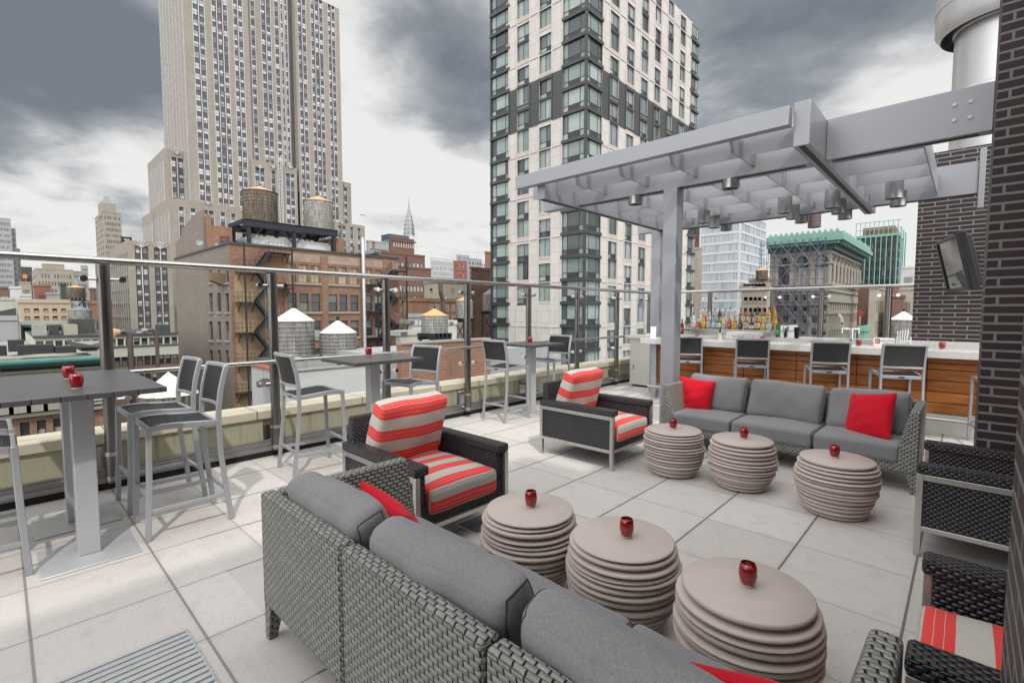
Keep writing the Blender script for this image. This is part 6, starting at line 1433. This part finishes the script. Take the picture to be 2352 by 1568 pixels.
    # slab tower at the picture edge
    S('grey slab tower at the left picture edge', -520, K2(-150,255)[0], K2(88,255)[0], K2(40,252)[1], K2(-200,255)[0], greyp, 16, 0, 4.3, frac=(.55,.5), cap=80, cat='tower', name='tower'); S('lower step of the grey slab tower at the left edge', -524, K2(88,355)[0], K2(130,355)[0], K2(88,355)[1], K2(80,355)[0], greyp, 4, 0, 4.3, frac=(.55,.5), name='tower', cat='tower'); S('lowest step of the grey slab tower at the left edge', -528, K2(130,525)[0], K2(168,525)[0], K2(130,525)[1], K2(120,525)[0], greyp, 3, 0, 4.3, name='tower', cat='tower')
    # beige setback tower
    r, e = S('slender beige setback tower in the distance left of the skyscraper', -430, K2(862,218)[0], K2(1016,218)[0], K2(862,212)[1], K2(795,245)[0], limed, 9, 4, 4.0, frac=(.45,.5), cap=100, cat='tower', name='tower'); x0, X, y0, y1, z1 = e
    z2, z3 = zX(K2, 862, 130, -432), zX(K2, 862, 95, -434); f = Facade(r); ya, yb = uX(K2,850,180,-433), uX(K2,972,180,-433); f.add('X', -433, ya, yb, z1-2, z2, grid(even(ya+1.5, yb-1.5, 6, .4), [(z1+k*4, z1+k*4+2.2) for k in range(int((z2-z1)/4)-1)]), 'one', wblk, g_far); xx = uY(K2, 824, 180, ya); f.sheet('Y', ya, xx, -433, z1-2, z2); mass(f.wall, xx, ya, z1-2, -433, yb, z2); f.finish([limed]) if False else f.wall.build('upper_tier', limed, r, fix=False)
    m = MB(); m.box(-446, uX(K2,868,110,-438), z2, -438, uX(K2,930,110,-438), z3); m.box(-444, uX(K2,880,110,-440), z3, -440, uX(K2,915,110,-440), z3+2.5); m.build('crown', greyp, r)
    m = MB(); Xb = -300; y0b, y1b = uX(K2,1018,440,Xb), uX(K2,1108,440,Xb); zb0, zb1 = zX(K2,1018,470,Xb), zX(K2,1018,417,Xb); m.box(Xb-.6, y0b, zb0, Xb, y1b, zb1); s = m.build('billboard', MT['blackmatte']); tag(s, 'black rooftop billboard with white petal marks beside the beige tower', 'billboard')
    yc, zc = (y0b+y1b)/2, (zb0+zb1)/2+.2; w = (y1b-y0b)
    for sg in (-1, 1):
        q = MB(); n = 14; nn = 0; q.v.append((Xb+.05, yc+sg*w*.10, zc)); 
        for i in range(n): t_ = 2*math.pi*i/n; q.v.append((Xb+.05, yc+sg*w*.13+w*.13*math.cos(t_)+sg*w*.05*math.sin(t_), zc+w*.10*math.sin(t_)-abs(0)))
        for i in range(n): q.face((0, 1+i, 1+(i+1) % n))
        q.build('white_petal', whitep, s, fix=False)
    m = MB(); m.box(Xb-5, y0b+.5, -40, Xb-.7, y1b-.5, zb0); m.build('support', roofm, s)
left_far()

# ---------------------------------------------------------------- middle distance between the loft and the apartment tower
def middle():
    S = simple
    S('tall brown brick building with pairs of bright windows behind the loft', -135, K4(40,555)[0], K4(432,565)[0], K4(200,552)[1], K4(20,555)[0], bbrick, 11, 0, 3.3, 'one', wwhite, g_esb, (.62,.52), cap=100); S('lower step of the tall brown brick building', -132, K4(200,675)[0], K4(485,690)[0], K4(300,678)[1], K4(190,675)[0], bbrick, 9, 0, 3.3, 'one', wwhite, g_esb, (.58,.52), cap=100)
    r, e = S('square brown brick tower top with columns below the silver spire', -150, K4(158,440)[0], K4(342,440)[0], K4(158,432)[1], K4(140,440)[0], bbrick, 0, 0, 4, name='tower', cat='tower'); x0, X, y0, y1, z1 = e
    zt = zX(K4,200,458,X); zb = zX(K4,200,508,X)
    for k in range(9): y = y0+.6+(y1-y0-1.2)*k/8; m = MB(); m.box(X-.1, y-.22, zb, X+.25, y+.22, zt); m.build('column', precast_p, r)
    m = MB(); m.box(X-.2, y0-.5, zt, X+.7, y1+.5, zt+.5); m.build('cornice', bbrick, r)
    S('dark blue glass tower behind the brown tower top', -260, K4(135,405)[0], K4(300,400)[0], K4(135,402)[1], K4(66,402)[0], blueg, 8, 4, 4, 'one', darkmet, g_sky, (.7,.5)); S('grey slab building left of the brown tower top', -190, K4(-40,462)[0], K4(128,470)[0], K4(40,460)[1], K4(-60,462)[0], greyp, 5, 0, 4.2, frac=(.85,.35)); S('small red brick chimney block beside the limestone skyscraper', -140, K4(-4,490)[0], K4(12,490)[0], K4(0,470)[1], K4(-10,490)[0], obrick, 0, 0, 4)
    # art deco spire
    Xs = -640; c = atX(*K4(302, 420), Xs); k = (c-CO).dot(CF)/FPX/2.24/1.632653; r = B('spire_tower', 'distant art deco tower with a tapering silver spire', 'tower', (c.x, c.y, c.z))
    silver = plain('stainless spire', (.26,.265,.27), .4, .4, .3, .2)
    m = MB(); zz = lambda row: (420-row)*k; prof = [(47,420),(45,390),(41,350),(34,305),(26,268),(18,232),(11,200),(6,165),(2.6,130),(.6,95)]
    m.lathe([(a*k, zz(b)) for a, b in prof], n=8); m.build('spire', silver, r, auto=20)
    for j, (row, rad) in enumerate(((400,45.5),(365,42),(330,37.5),(295,32),(262,25))):
        for i in range(8):
            t0 = 2*math.pi*i/8; p = Vector((rad*k*math.cos(t0), rad*k*math.sin(t0), zz(row))); m = MB(); tr = Matrix.Translation(p) @ Matrix.Rotation(t0, 4, 'Z'); w = 7*k*(rad/45); m.add([(1.2, -w, 0), (1.2, w, 0), (.2, 0, w*2.4)], [(0,1,2)], 0, None, False, tr); m.build('spire_window', darkmet, r, fix=False)
    m = MB(); m.box(-47*k, -44*k, zz(640), 47*k, 50*k, zz(420)); m.build('shaft', paleg, r)
    S('white ribbed office slab in the distance', -330, K4(480,612)[0], K4(698,612)[0], K4(480,600)[1], K4(474,612)[0], paleg, 26, 0, 4.4, 'one', whitep, g_far, (.5,.86)); S('dark glass block on the skyline', -420, K4(702,578)[0], K4(808,578)[0], K4(702,572)[1], K4(698,578)[0], greyp, 9, 0, 3, 'one', darkmet, g_far, (.6,.6)); S('dark red brick block on the skyline', -280, K4(680,632)[0], K4(786,632)[0], K4(680,626)[1], K4(672,632)[0], redb, 6, 0, 3.6, frac=(.8,.3)); S('grey gabled block right of the dark red block', -300, K4(822,610)[0], K4(912,612)[0], K4(822,606)[1], K4(796,612)[0], greyp, 4, 2, 4, frac=(.6,.6)); S('small pale block beside the gabled block', -320, K4(905,630)[0], K4(945,630)[0], K4(905,625)[1], K4(900,630)[0], paleg, 2, 0, 4)
    S('red brick tower slice beside the apartment tower', -100, K4(945,562)[0], K4(1060,562)[0], K4(945,558)[1], K4(938,562)[0], obrick, 0, 0, 3.6)
    r, e = S('brown brick building with double hung windows left of the apartment tower', -78, K4(824,698)[0], K4(1050,690)[0], K4(824,692)[1], K4(815,698)[0], bbrick, 0, 0, 3.6); X = -78; f = Facade(r)
    for t, bt in ((735,815),(862,945),(990,1070),(1120,1200)):
        for p, q in ((829,856),(888,916)): f.win.append(('X', X+.02, uX(K4,p,900,X), zX(K4,850,bt,X), uX(K4,q,900,X)-uX(K4,p,900,X), zX(K4,850,t,X)-zX(K4,850,bt,X), 'dh', wblk, g_old))
    f.finish([bbrick])
    r, e = S('small beige house block with a green edged flat roof', -72, K4(546,808)[0], K4(762,808)[0], K4(546,804)[1], K4(428,812)[0], beige, 0, 0, 3); x0, X, y0, y1, z1 = e; f = Facade(r)
    for p, q, t, bt in ((655,678,855,897),(700,720,930,952),(614,634,930,955)): f.win.append(('X', X+.02, uX(K4,p,880,X), zX(K4,600,bt,X), uX(K4,q,880,X)-uX(K4,p,880,X), zX(K4,600,t,X)-zX(K4,600,bt,X), 'dh', wblk, g_old))
    for p, q, t, bt in ((478,496,853,895),(478,496,935,955)): A = atY(*K4(p,bt), y0); C2 = atY(*K4(q,t), y0); f.win.append(('Y', y0-.03, A.x, A.z, C2.x-A.x, C2.z-A.z, 'dh', wblk, g_old))
    f.finish([beige]); m = MB(); m.box(x0-.3, y0-.3, z1+.56, X+.35, y1+.3, z1+.85); m.build('roof_edge', coppr, r)
    r, e = S('orange brick building below the beige house block', -64, K4(252,1040)[0], K4(700,960)[0], K4(420,962)[1], K4(240,1040)[0], obrick, 0, 0, 3); X = -64; f = Facade(r)
    for p, q in ((480,502),(525,550),(604,630),(660,684)):
        for t, bt in ((995,1042),(1078,1118)): f.win.append(('X', X+.02, uX(K4,p,1000,X), zX(K4,600,bt,X), uX(K4,q,1000,X)-uX(K4,p,1000,X), zX(K4,600,t,X)-zX(K4,600,bt,X), 'dh', wwhite, g_apt))
    f.finish([obrick])
    S('grey metal clad block below the orange brick building', -56, K4(288,1100)[0], K4(425,1100)[0], K4(288,1098)[1], K4(280,1100)[0], greyp, 0, 0, 3); S('white roof block between the tank stands', -48, K4(300,1160)[0], K4(700,1160)[0], K4(400,1165)[1], K4(290,1160)[0], whitep, 3, 0, 3.4, frac=(.3,.4), glass=g_old); S('low pale roof block left of the spreading tank', -42, K4(200,1240)[0], K4(560,1240)[0], K4(300,1250)[1], K4(190,1240)[0], creamp, 0, 0, 3)
    q = B('vent_pipe', 'bent grey flue pipe rising past the beige house block', 'vent pipe'); Xp = -60; P = lambda x, y: atX(*K4(x, y), Xp); m = MB(); m.path([P(588,1055), P(588,960), P(565,890), P(562,785)], .32, 12); m.build('pipe', rust, q)
middle()

# ---------------------------------------------------------------- right background
def right():
    S = simple
    S('pale glass office tower with white floor bands, behind the bar', -62, KR(322,60)[0], KR(496,60)[0], KR(322,-40)[1], KR(46,60)[0], paleg, 9, 14, 3.6, 'curtain', whitep, g_sky, (.96,.76), cap=100, name='tower', cat='tower')
    S('tan brick slice beside the apartment tower', -60, KR(36,250)[0], KR(60,250)[0], KR(30,240)[1], KR(8,250)[0], beige, 0, 2, 3.6); S('thin dark tower slice right of the apartment tower', -80, KR(42,140)[0], KR(50,140)[0], KR(40,120)[1], KR(8,140)[0], redb, 0, 2, 3.6)
    r, e = S('small cream building with scalloped parapet below the dark tank', -30, KR(496,510)[0], KR(530,510)[0], KR(496,508)[1], KR(324,512)[0], beige, 0, 0, 4); x0, X, y0, y1, z1 = e; f = Facade(r)
    for t, bt in ((562,608),(635,690)):
        for p, q in ((340,365),(374,398),(404,427),(433,456),(468,491)): A = atY(*KR(p,bt), y0); C2 = atY(*KR(q,t), y0); f.win.append(('Y', y0-.03, A.x, A.z, C2.x-A.x, C2.z-A.z, 'dh', wblk, g_old))
    f.finish([beige])
    for k in range(7): m = MB(); x = x0+(X-x0)*(k+.5)/7; m.lathe([(.001,-.2),(.9,-.2),(.9,.2),(.001,.2)], (0,0,0), 16, 0, False, Matrix.Translation((x, y0+.1, z1+.4)) @ Matrix.Rotation(R(90), 4, 'X')); m.build('scallop', beige, r)
    S('cream roof block carrying the small dark tank', -35, KR(502,450)[0], KR(520,450)[0], KR(502,447)[1], KR(372,452)[0], beige, 0, 3, 5)
    # scaffolded ornate building
    X = -23.5; r = B('ornate_building', 'ornate grey stone building with a green copper cornice and blue scaffolding', 'building'); f = Facade(r)
    a = uX(KR, 922, 300, X); b = uX(KR, 1122, 320, X); z1 = zX(KR, 922, 172, X); xl = uY(KR, 512, 400, a); zl = -30
    AT = lambda x, row: atY(*KR(x, row), a)
    def arch(kind, plane, p, q, ztop, mi=0, n=14):
        c = (p+q)/2; rr = (q-p)/2; P3 = (lambda u, zz: (plane, u, zz)) if kind == 'X' else (lambda u, zz: (u, plane, zz))
        for k in range(n):
            t0, t1 = math.pi*k/n, math.pi*(k+1)/n; u0, u1 = c-rr*math.cos(t0), c-rr*math.cos(t1); zA, zB2 = ztop-rr+rr*math.sin(t0), ztop-rr+rr*math.sin(t1)
            f.wall.quad(P3(u0, zA), P3(u1, zB2), P3(u1, ztop+.01), P3(u0, ztop+.01), mi)
        m = MB()
        for k in range(n):
            t0, t1 = math.pi*k/n, math.pi*(k+1)/n; dd = .2; Q = (lambda t: (plane+.05, c-(rr+dd)*math.cos(t), ztop-rr+(rr+dd)*math.sin(t))) if kind == 'X' else (lambda t: (c-(rr+dd)*math.cos(t), plane-.05, ztop-rr+(rr+dd)*math.sin(t)))
            m.bar(Q(t0), Q(t1), .4, .35, 0, (1,0,0) if kind == 'X' else (0,1,0))
        m.build('arch_moulding', limed, r)
    RL = []
    for p, q in ((563,591),(625,653),(687,714),(750,778),(813,843),(882,910)): A, C2 = AT(p, 262), AT(q, 208); RL.append((A.x, AT(700,258).z, C2.x, AT(700,212).z))
    f.windows('Y', a, RL, 'dh', wblk, g_old, .2); big = []
    for p, q in ((568,650),(690,775),(814,908)): A, C2 = AT(p, 475), AT(q, 285); big.append((A.x, AT(740,478).z, C2.x, AT(740,288).z))
    f.windows('Y', a, big, 'grid', wblk, g_old, .5); RL += big; lowr = []
    for t, bt in ((545,585),(608,655),(688,735),(768,815),(850,897)):
        for p, q in ((555,587),(608,641),(675,700),(735,767),(800,836),(862,897)): lowr.append((AT(p,600).x, AT(740,bt).z, AT(q,600).x, AT(740,t).z))
    f.windows('Y', a, lowr, 'dh', wblk, g_old, .25); RL += lowr
    f.sheet('Y', a, xl, X, zl, z1, RL, .5)
    for p in big: arch('Y', a, p[0], p[2], p[3])
    for p in lowr[6:12]: arch('Y', a, p[0], p[2], p[3], 0, 8)
    RR = []; ar = [(u0, zX(KR,1000,470,X), u1, zX(KR,1000,290,X)) for u0, u1 in even(a+1.2, b-.6, 8, .55)]; f.windows('X', X, ar, 'one', wtan, g_tan, .7); RR += ar
    sm = grid(even(a+1.2, b-.6, 14, .55), [(zX(KR,1000,bt,X), zX(KR,1000,t,X)) for t, bt in ((208,240),(600,650),(690,735),(775,815))]); f.windows('X', X, sm, 'one', wtan, g_tan, .3); RR += sm
    f.sheet('X', X, a, b, zl, z1, RR, .8)
    for p in ar: arch('X', X, p[0], p[2], p[3], 0, 8)
    mass(f.wall, xl, a, zl, X, b, z1); f.finish([limed], 100)
    # cornice
    h = z1; m = MB()
    for d, z0, zz, mt in ((.9, h-2.2, h-1.2, coppd), (1.9, h-1.2, h-.5, coppd), (2.8, h-.5, h+.5, coppr), (2.4, h+.5, h+1.4, coppr)):
        q = MB(); q.box(xl-.3, a-d, z0, X+d, a-.003, zz); q.box(X+.003, a-.003, z0, X+d, b+.6, zz); q.build('cornice', mt, r)
    for k in range(24): x = xl+(X+2.0-xl)*(k+.5)/24; q = MB(); q.box(x-.25, a-2.3, h-1.15, x+.25, a-1.9, h-.52); q.build('cornice_bracket', coppr, r)
    for k in range(16): y = a+(b-a)*(k+.5)/16; q = MB(); q.box(X+1.9, y-.3, h-1.15, X+2.3, y+.3, h-.52); q.build('cornice_bracket', coppr, r)
    for k in range(13): x = xl+(X+2.0-xl)*(k+.5)/13; q = MB(); q.hexa([(x-.5,a-2.3,h+1.4),(x+.5,a-2.3,h+1.4),(x+.5,a-1.7,h+1.4),(x-.5,a-1.7,h+1.4)], [(x-.15,a-2.2,h+2.1),(x+.15,a-2.2,h+2.1),(x+.15,a-1.9,h+2.1),(x-.15,a-1.9,h+2.1)]); q.build('antefix', coppr, r)
    for k in range(10): y = a+(b-a)*(k+.5)/10; q = MB(); q.hexa([(X+1.7,y-.5,h+1.4),(X+2.3,y-.5,h+1.4),(X+2.3,y+.5,h+1.4),(X+1.7,y+.5,h+1.4)], [(X+1.9,y-.15,h+2.1),(X+2.2,y-.15,h+2.1),(X+2.2,y+.15,h+2.1),(X+1.9,y+.15,h+2.1)]); q.build('antefix', coppr, r)
    for row, d in ((272,.35),(340,.25),(480,.6),(520,.4),(590,.3),(670,.25)): q = MB(); zz = AT(740,row).z; q.box(xl, a-d, zz-.25, X+d, a-.003, zz+.15); q.box(X+.003, a-.003, zz-.25, X+d, b, zz+.15); q.build('string_course', limed, r)
    for u0, u1 in even(a+.4, b-.2, 9, .18): q = MB(); q.tube((X+.35, u0+.1, zX(KR,1000,472,X)), (X+.35, u0+.1, zX(KR,1000,345,X)), .38, 12); q.build('column', limed, r)
    q = MB(); q.box(xl+3, a+4, h+.01, xl+14, a+12, zX(KR,600,95,X)+1.0); q.build('penthouse', rust, r)
    # scaffold on the left face
    s = B('scaffold', 'blue tube scaffolding on the shaded face of the ornate building', 'scaffold'); ys = (a-3.2, a-4.4); zz0, zz1 = -10, h+.2; xs = [xl-1.0+(X-xl+.6)*k/9 for k in range(10)]
    for x in xs:
        for y in ys: q = MB(); q.tube((x,y,zz0), (x,y,zz1), .07, 6); q.build('standard', scafp, s)
    lev = [zz0 + 2.1*k for k in range(int((zz1-zz0)/2.1)+1)]
    for z in lev: q = MB(); q.tube((xs[0],ys[1],z), (xs[-1],ys[1],z), .05, 6); q.build('ledger', scafp, s)
    for z in (AT(740,505).z, AT(740,545).z, AT(740,600).z-.5): q = MB(); q.box(xs[0], ys[1], z, xs[-1], ys[0]+1.5, z+.12); q.build('deck', greyh, s)
    q = MB()
    for i in range(9):
        for j in range(len(lev)-1):
            if (i+j) % 2 == 0: q.tube((xs[i],ys[1],lev[j]), (xs[i+1],ys[1],lev[j+1]), .04, 5)
            else: q.tube((xs[i+1],ys[1],lev[j]), (xs[i],ys[1],lev[j+1]), .04, 5)
    o = q.build('brace', greyh, s); o['kind'] = 'stuff'
    # netted tower
    r, e = S('dark glass tower wrapped in teal scaffold strips', -20.5, KG(312,100)[0], KG(345,100)[0], KG(312,118)[1], KG(20,120)[0], darkmet, 3, 16, 3.5, 'one', darkmet, g_tower2, (.8,.62), cap=100, name='tower', cat='tower'); x0, X, y0, y1, z1 = e
    for k in range(9): x = x0+(X-x0)*k/8; q = MB(); q.box(x-.15, y0-1.2, -10, x+.15, y0-.8, z1); q.build('teal_strip', tealp, r)
    for k in range(3): y = y0+(y1-y0)*k/2; q = MB(); q.box(X+.8, y-.2, -10, X+1.2, y+.2, z1+3); q.build('teal_strip', tealp, r)
    q = MB(); q.box(x0, y0-1.2, z1, X+1.2, y0-.8, z1+.9); q.build('teal_strip', tealp, r); q = MB(); q.box(x0+2, y0+1, z1+.06, X-1, y1-1, z1+4); q.build('penthouse', obrick, r)
    q = MB(); 
    for k in range(10): x = x0+(X-x0)*k/9; q.tube((x, y0-.5, z1+.9), (x, y0-.5, z1+6.0), .12, 6)
    for z in (z1+3, z1+5.8): q.tube((x0, y0-.5, z), (X+1, y0-.5, z), .12, 6)
    q.build('top_scaffold', tealp, r)
    S('brown brick building with a faded painted sign right of the ornate building', -19.5, KG(116,480)[0], KG(122,480)[0], KG(116,466)[1], KG(36,475)[0], bbrick, 0, 0, 4); S('beige building with tall window bays left of the railing post', -13.5, KG(160,500)[0], KG(222,510)[0], KG(160,490)[1], KG(112,505)[0], beige, 4, 0, 4.2, 'one', wtan, g_tan, (.6,.6)); S('brown brick block right of the railing post', -9.5, KG(352,570)[0], KG(420,560)[0], KG(352,553)[1], KG(262,565)[0], bbrick, 3, 0, 4); S('red roofed block behind the railing post', -13.0, KG(318,480)[0], KG(330,480)[0], KG(318,478)[1], KG(222,482)[0], obrick, 0, 4, 4); S('small salmon block by the dark brick wall', -8.0, KG(430,500)[0], KG(470,500)[0], KG(430,498)[1], KG(330,505)[0], beige, 2, 5, 4, frac=(.5,.5)); S('distant white slab by the dark brick wall', -12.0, KG(438,350)[0], KG(470,350)[0], KG(438,345)[1], KG(338,352)[0], whitep, 2, 8, 4, frac=(.6,.45)); S('low white roofed shed beyond the bar bottles', -14.5, KR(640,800)[0], KR(690,800)[0], KR(600,786)[1], KR(538,800)[0], whitep, 0, 0, 3)
    S('green roofed small building beyond the beer taps', -7.5, KR(1150,795)[0], KR(1186,795)[0], KR(1150,792)[1], KR(1108,800)[0], coppr, 0, 0, 3)
g_tower2 = m_winglass('amber and black glass', [(0,(.02,.022,.026)),(.6,(.05,.05,.055)),(.8,(.34,.22,.11)),(.9,(.10,.11,.13))], .1)
right()

# ---------------------------------------------------------------- small things on the middle roofs
def clutter():
    def unit(words, K, l, r2, t, b, X, dx, mt, kind='box'):
        y0, y1 = uX(K, l, b, X), uX(K, r2, b, X); z0, z1 = zX(K, l, b, X), zX(K, l, t, X); h = z1-z0; w = y1-y0; o = B('roof_unit', words, 'roof unit', (X, y0, z0)); m = MB()
        if kind == 'box':
            m.box(-dx, 0, h*.12, 0, w, h); m.build('casing', mt, o, bevel=.02); m = MB()
            for k in range(5): m.box(.004, w*.1, h*(.24+k*.13), .03, w*.9, h*(.29+k*.13))
            m.build('louvre', darkmet, o); m = MB(); m.box(-dx*.95, w*.05, 0, -.05, w*.95, h*.12); m.build('curb', roofm, o)
        else:
            m.tube((-.3, w/2, 0), (-.3, w/2, h*.75), w*.25, 12); m.build('stack', mt, o); m = MB(); m.lathe([(w*.5, h*.72), (w*.5, h*.85), (.001, h)], (-.3, w/2, 0), 14); m.build('cowl', mt, o)
    unit('grey air handler on the roof left of the spreading tank stand', K4, 222, 292, 1212, 1262, -40, 2.0, greyp); unit('dark air handler below the beige house block', K4, 300, 350, 1120, 1160, -47, 2.0, greyh); unit('pale roof cabinet between the two tank stands', K4, 636, 676, 1128, 1168, -46, 1.5, creamp)
    unit('small roof cowl beside the spreading tank', K4, 384, 402, 1110, 1165, -45, 1, greyh, 'cowl'); unit('roof cowl left of the orange brick building', K4, 262, 276, 1130, 1180, -46, 1, rust, 'cowl'); unit('white air conditioner on the beige house side', K4, 612, 634, 928, 948, -62, .8, whitep)
    unit('grey box unit on the loft roof right end', K3, 1560, 1620, 662, 690, -58, 2, greyp); unit('roof cowl on the loft roof near the white penthouse', K3, 1380, 1400, 620, 672, -57, 1, greyh, 'cowl'); unit('second roof cowl on the loft roof', K3, 1424, 1440, 632, 676, -57, 1, rust, 'cowl')
    unit('pale vent box on the white low block far left', K2, 20, 70, 920, 955, -141, 3, greyp); unit('grey vent box on the peach building roof', K2, 250, 330, 955, 977, -101, 3, greyp); unit('roof cowl on the peach building', K2, 430, 448, 940, 978, -101, 2, greyh, 'cowl'); unit('small grey unit on the banded building beside the right pipe', K2, 1180, 1235, 1218, 1248, -58, 2, greyp)
    unit('grey roof unit on the cream building below the dark tank', KR, 392, 428, 488, 510, -31, 2, greyp)
clutter()
# ------------------------------------------------------------------ sky, sun, camera
W = bpy.data.worlds.new('World'); SC.world = W; W.use_nodes = True
def world():
    t = W.node_tree; t.nodes.clear(); N = t.nodes.new; L = t.links.new
    out = N('ShaderNodeOutputWorld'); bg = N('ShaderNodeBackground'); bg.inputs[1].default_value = STR; L(bg.outputs[0], out.inputs[0])
    sky = N('ShaderNodeTexSky'); sky.sky_type = 'NISHITA'; sky.sun_disc = False; sky.sun_elevation = SUN_EL; sky.sun_rotation = SUN_ROT; sky.dust_density = 2
    tc = N('ShaderNodeTexCoord'); sp = N('ShaderNodeSeparateXYZ'); L(tc.outputs['Generated'], sp.inputs[0])
    def M(op, a, b=None, c=None, cl=False):
        o = N('ShaderNodeMath'); o.operation = op; o.use_clamp = cl
        for i, x in enumerate((a, b, c)):
            if x is None: continue
            if isinstance(x, (int, float)): o.inputs[i].default_value = x
            else: L(x, o.inputs[i])
        return o.outputs[0]
    zz = M('ADD', M('MAXIMUM', sp.outputs[2], 0.0), .22)
    cm = N('ShaderNodeCombineXYZ'); L(M('DIVIDE', sp.outputs[0], zz), cm.inputs[0]); L(M('DIVIDE', sp.outputs[1], zz), cm.inputs[1]); L(M('MULTIPLY', sp.outputs[2], 1.2), cm.inputs[2])
    def noise(sc, det, ro, di, off=0):
        o = N('ShaderNodeTexNoise'); mp = N('ShaderNodeMapping'); mp.inputs['Location'].default_value = (off, off*.7, 0); L(cm.outputs[0], mp.inputs[0]); L(mp.outputs[0], o.inputs['Vector'])
        o.inputs['Scale'].default_value = sc; o.inputs['Detail'].default_value = det; o.inputs['Roughness'].default_value = ro; o.inputs['Distortion'].default_value = di; return o.outputs['Fac']
    n1 = noise(1.25, 9, .58, .5); n2 = noise(3.2, 8, .6, .3, 4.1); n3 = noise(.8, 4, .5, .2, 9.3)
    def blob(px, py, r0, r1, amt):
        d = ray(px, py).normalized(); v = N('ShaderNodeVectorMath'); v.operation = 'DOT_PRODUCT'; L(tc.outputs['Generated'], v.inputs[0]); v.inputs[1].default_value = d
        mr = N('ShaderNodeMapRange'); mr.interpolation_type = 'SMOOTHSTEP'; L(v.outputs['Value'], mr.inputs[0]); mr.inputs[1].default_value = math.cos(R(r1)); mr.inputs[2].default_value = math.cos(R(r0)); mr.inputs[3].default_value = 0; mr.inputs[4].default_value = amt
        return mr.outputs[0]
    m = None
    for b in BLOBS:
        k = blob(*b); m = k if m is None else M('ADD', m, k)
    dark = M('ADD', m, M('MULTIPLY', M('SUBTRACT', n1, .5), 1.7)); dark = M('ADD', dark, M('MULTIPLY', M('SUBTRACT', n2, .5), 1.3)); dark = M('ADD', dark, .12)
    cr = N('ShaderNodeValToRGB'); L(dark, cr.inputs[0]); e = cr.color_ramp
    stops = [(.0,(.86,.855,.84)), (.14,(.76,.757,.745)), (.28,(.62,.625,.63)), (.44,(.44,.455,.475)), (.66,(.29,.312,.34)), (1.0,(.185,.21,.24))]
    while len(e.elements) < len(stops): e.elements.new(.5)
    for el, (p, c) in zip(e.elements, stops): el.position = p; el.color = (*c, 1)
    sc = N('ShaderNodeVectorMath'); sc.operation = 'SCALE'; L(cr.outputs[0], sc.inputs[0])
    # added boost: unseen sky behind the camera and overhead brightened to light the terrace
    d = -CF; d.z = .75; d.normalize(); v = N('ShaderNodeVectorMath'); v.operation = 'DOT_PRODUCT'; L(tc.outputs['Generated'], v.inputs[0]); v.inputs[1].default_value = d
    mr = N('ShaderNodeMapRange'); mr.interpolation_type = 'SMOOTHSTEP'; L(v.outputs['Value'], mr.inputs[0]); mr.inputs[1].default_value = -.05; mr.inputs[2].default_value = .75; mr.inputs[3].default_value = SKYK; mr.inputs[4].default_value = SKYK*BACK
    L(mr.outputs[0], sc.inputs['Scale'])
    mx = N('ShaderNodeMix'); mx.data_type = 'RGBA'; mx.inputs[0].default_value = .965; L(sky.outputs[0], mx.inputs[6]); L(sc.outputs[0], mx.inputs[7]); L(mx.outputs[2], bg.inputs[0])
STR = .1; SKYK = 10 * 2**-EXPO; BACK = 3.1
sd = Vector((.80, -.50, 1.17)).normalized()
SUN_EL = math.asin(sd.z); SUN_ROT = math.atan2(sd.x, sd.y)
BLOBS = [(-60,80,2,10,.42), (140,110,2,9,.42), (320,190,1,8,.34), (250,20,1,9,.22), (-200,260,2,7,.3), (250,430,.5,4,.30), (70,410,.5,4,.24), (300,480,.5,3,.2), (1010,170,2,10,.50), (1080,320,1,6,.36), (980,-60,3,11,.34), (1720,60,6,20,.40), (1900,130,3,12,.22), (2050,420,2,13,-.3), (2100,150,1,6,-.14), (870,100,1,7,-.42), (850,450,4,16,-.34), (330,340,1,5,-.3), (150,330,1,6,-.22), (2000,560,4,16,-.35), (150,540,2,9,-.12)]
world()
sun = bpy.data.lights.new('sun', 'SUN'); sun.energy = 1.3; sun.angle = R(1.5); sun.color = (1, .95, .88)
so = bpy.data.objects.new('sun', sun); COL.objects.link(so); so.rotation_euler = (-sd).to_track_quat('-Z', 'Y').to_euler()
cam = bpy.data.cameras.new('camera'); cam.sensor_fit = 'HORIZONTAL'; cam.sensor_width = 36; cam.lens = 1813.33/3840*36; cam.clip_start = .02; cam.clip_end = 6000
co = bpy.data.objects.new('camera', cam); COL.objects.link(co); co.location = CO
rm = Matrix((CR, CU, -CF)).transposed(); co.rotation_euler = rm.to_euler(); SC.camera = co
SC.view_settings.view_transform = 'Standard'; SC.view_settings.look = 'None'; SC.view_settings.exposure = EXPO; SC.view_settings.gamma = 1
SC.cycles.max_bounces = 6; SC.cycles.transparent_max_bounces = 24; SC.cycles.use_denoising = True
for v in VOT: dup(vo, v[0], rnd.uniform(0,6), v[1], G3)
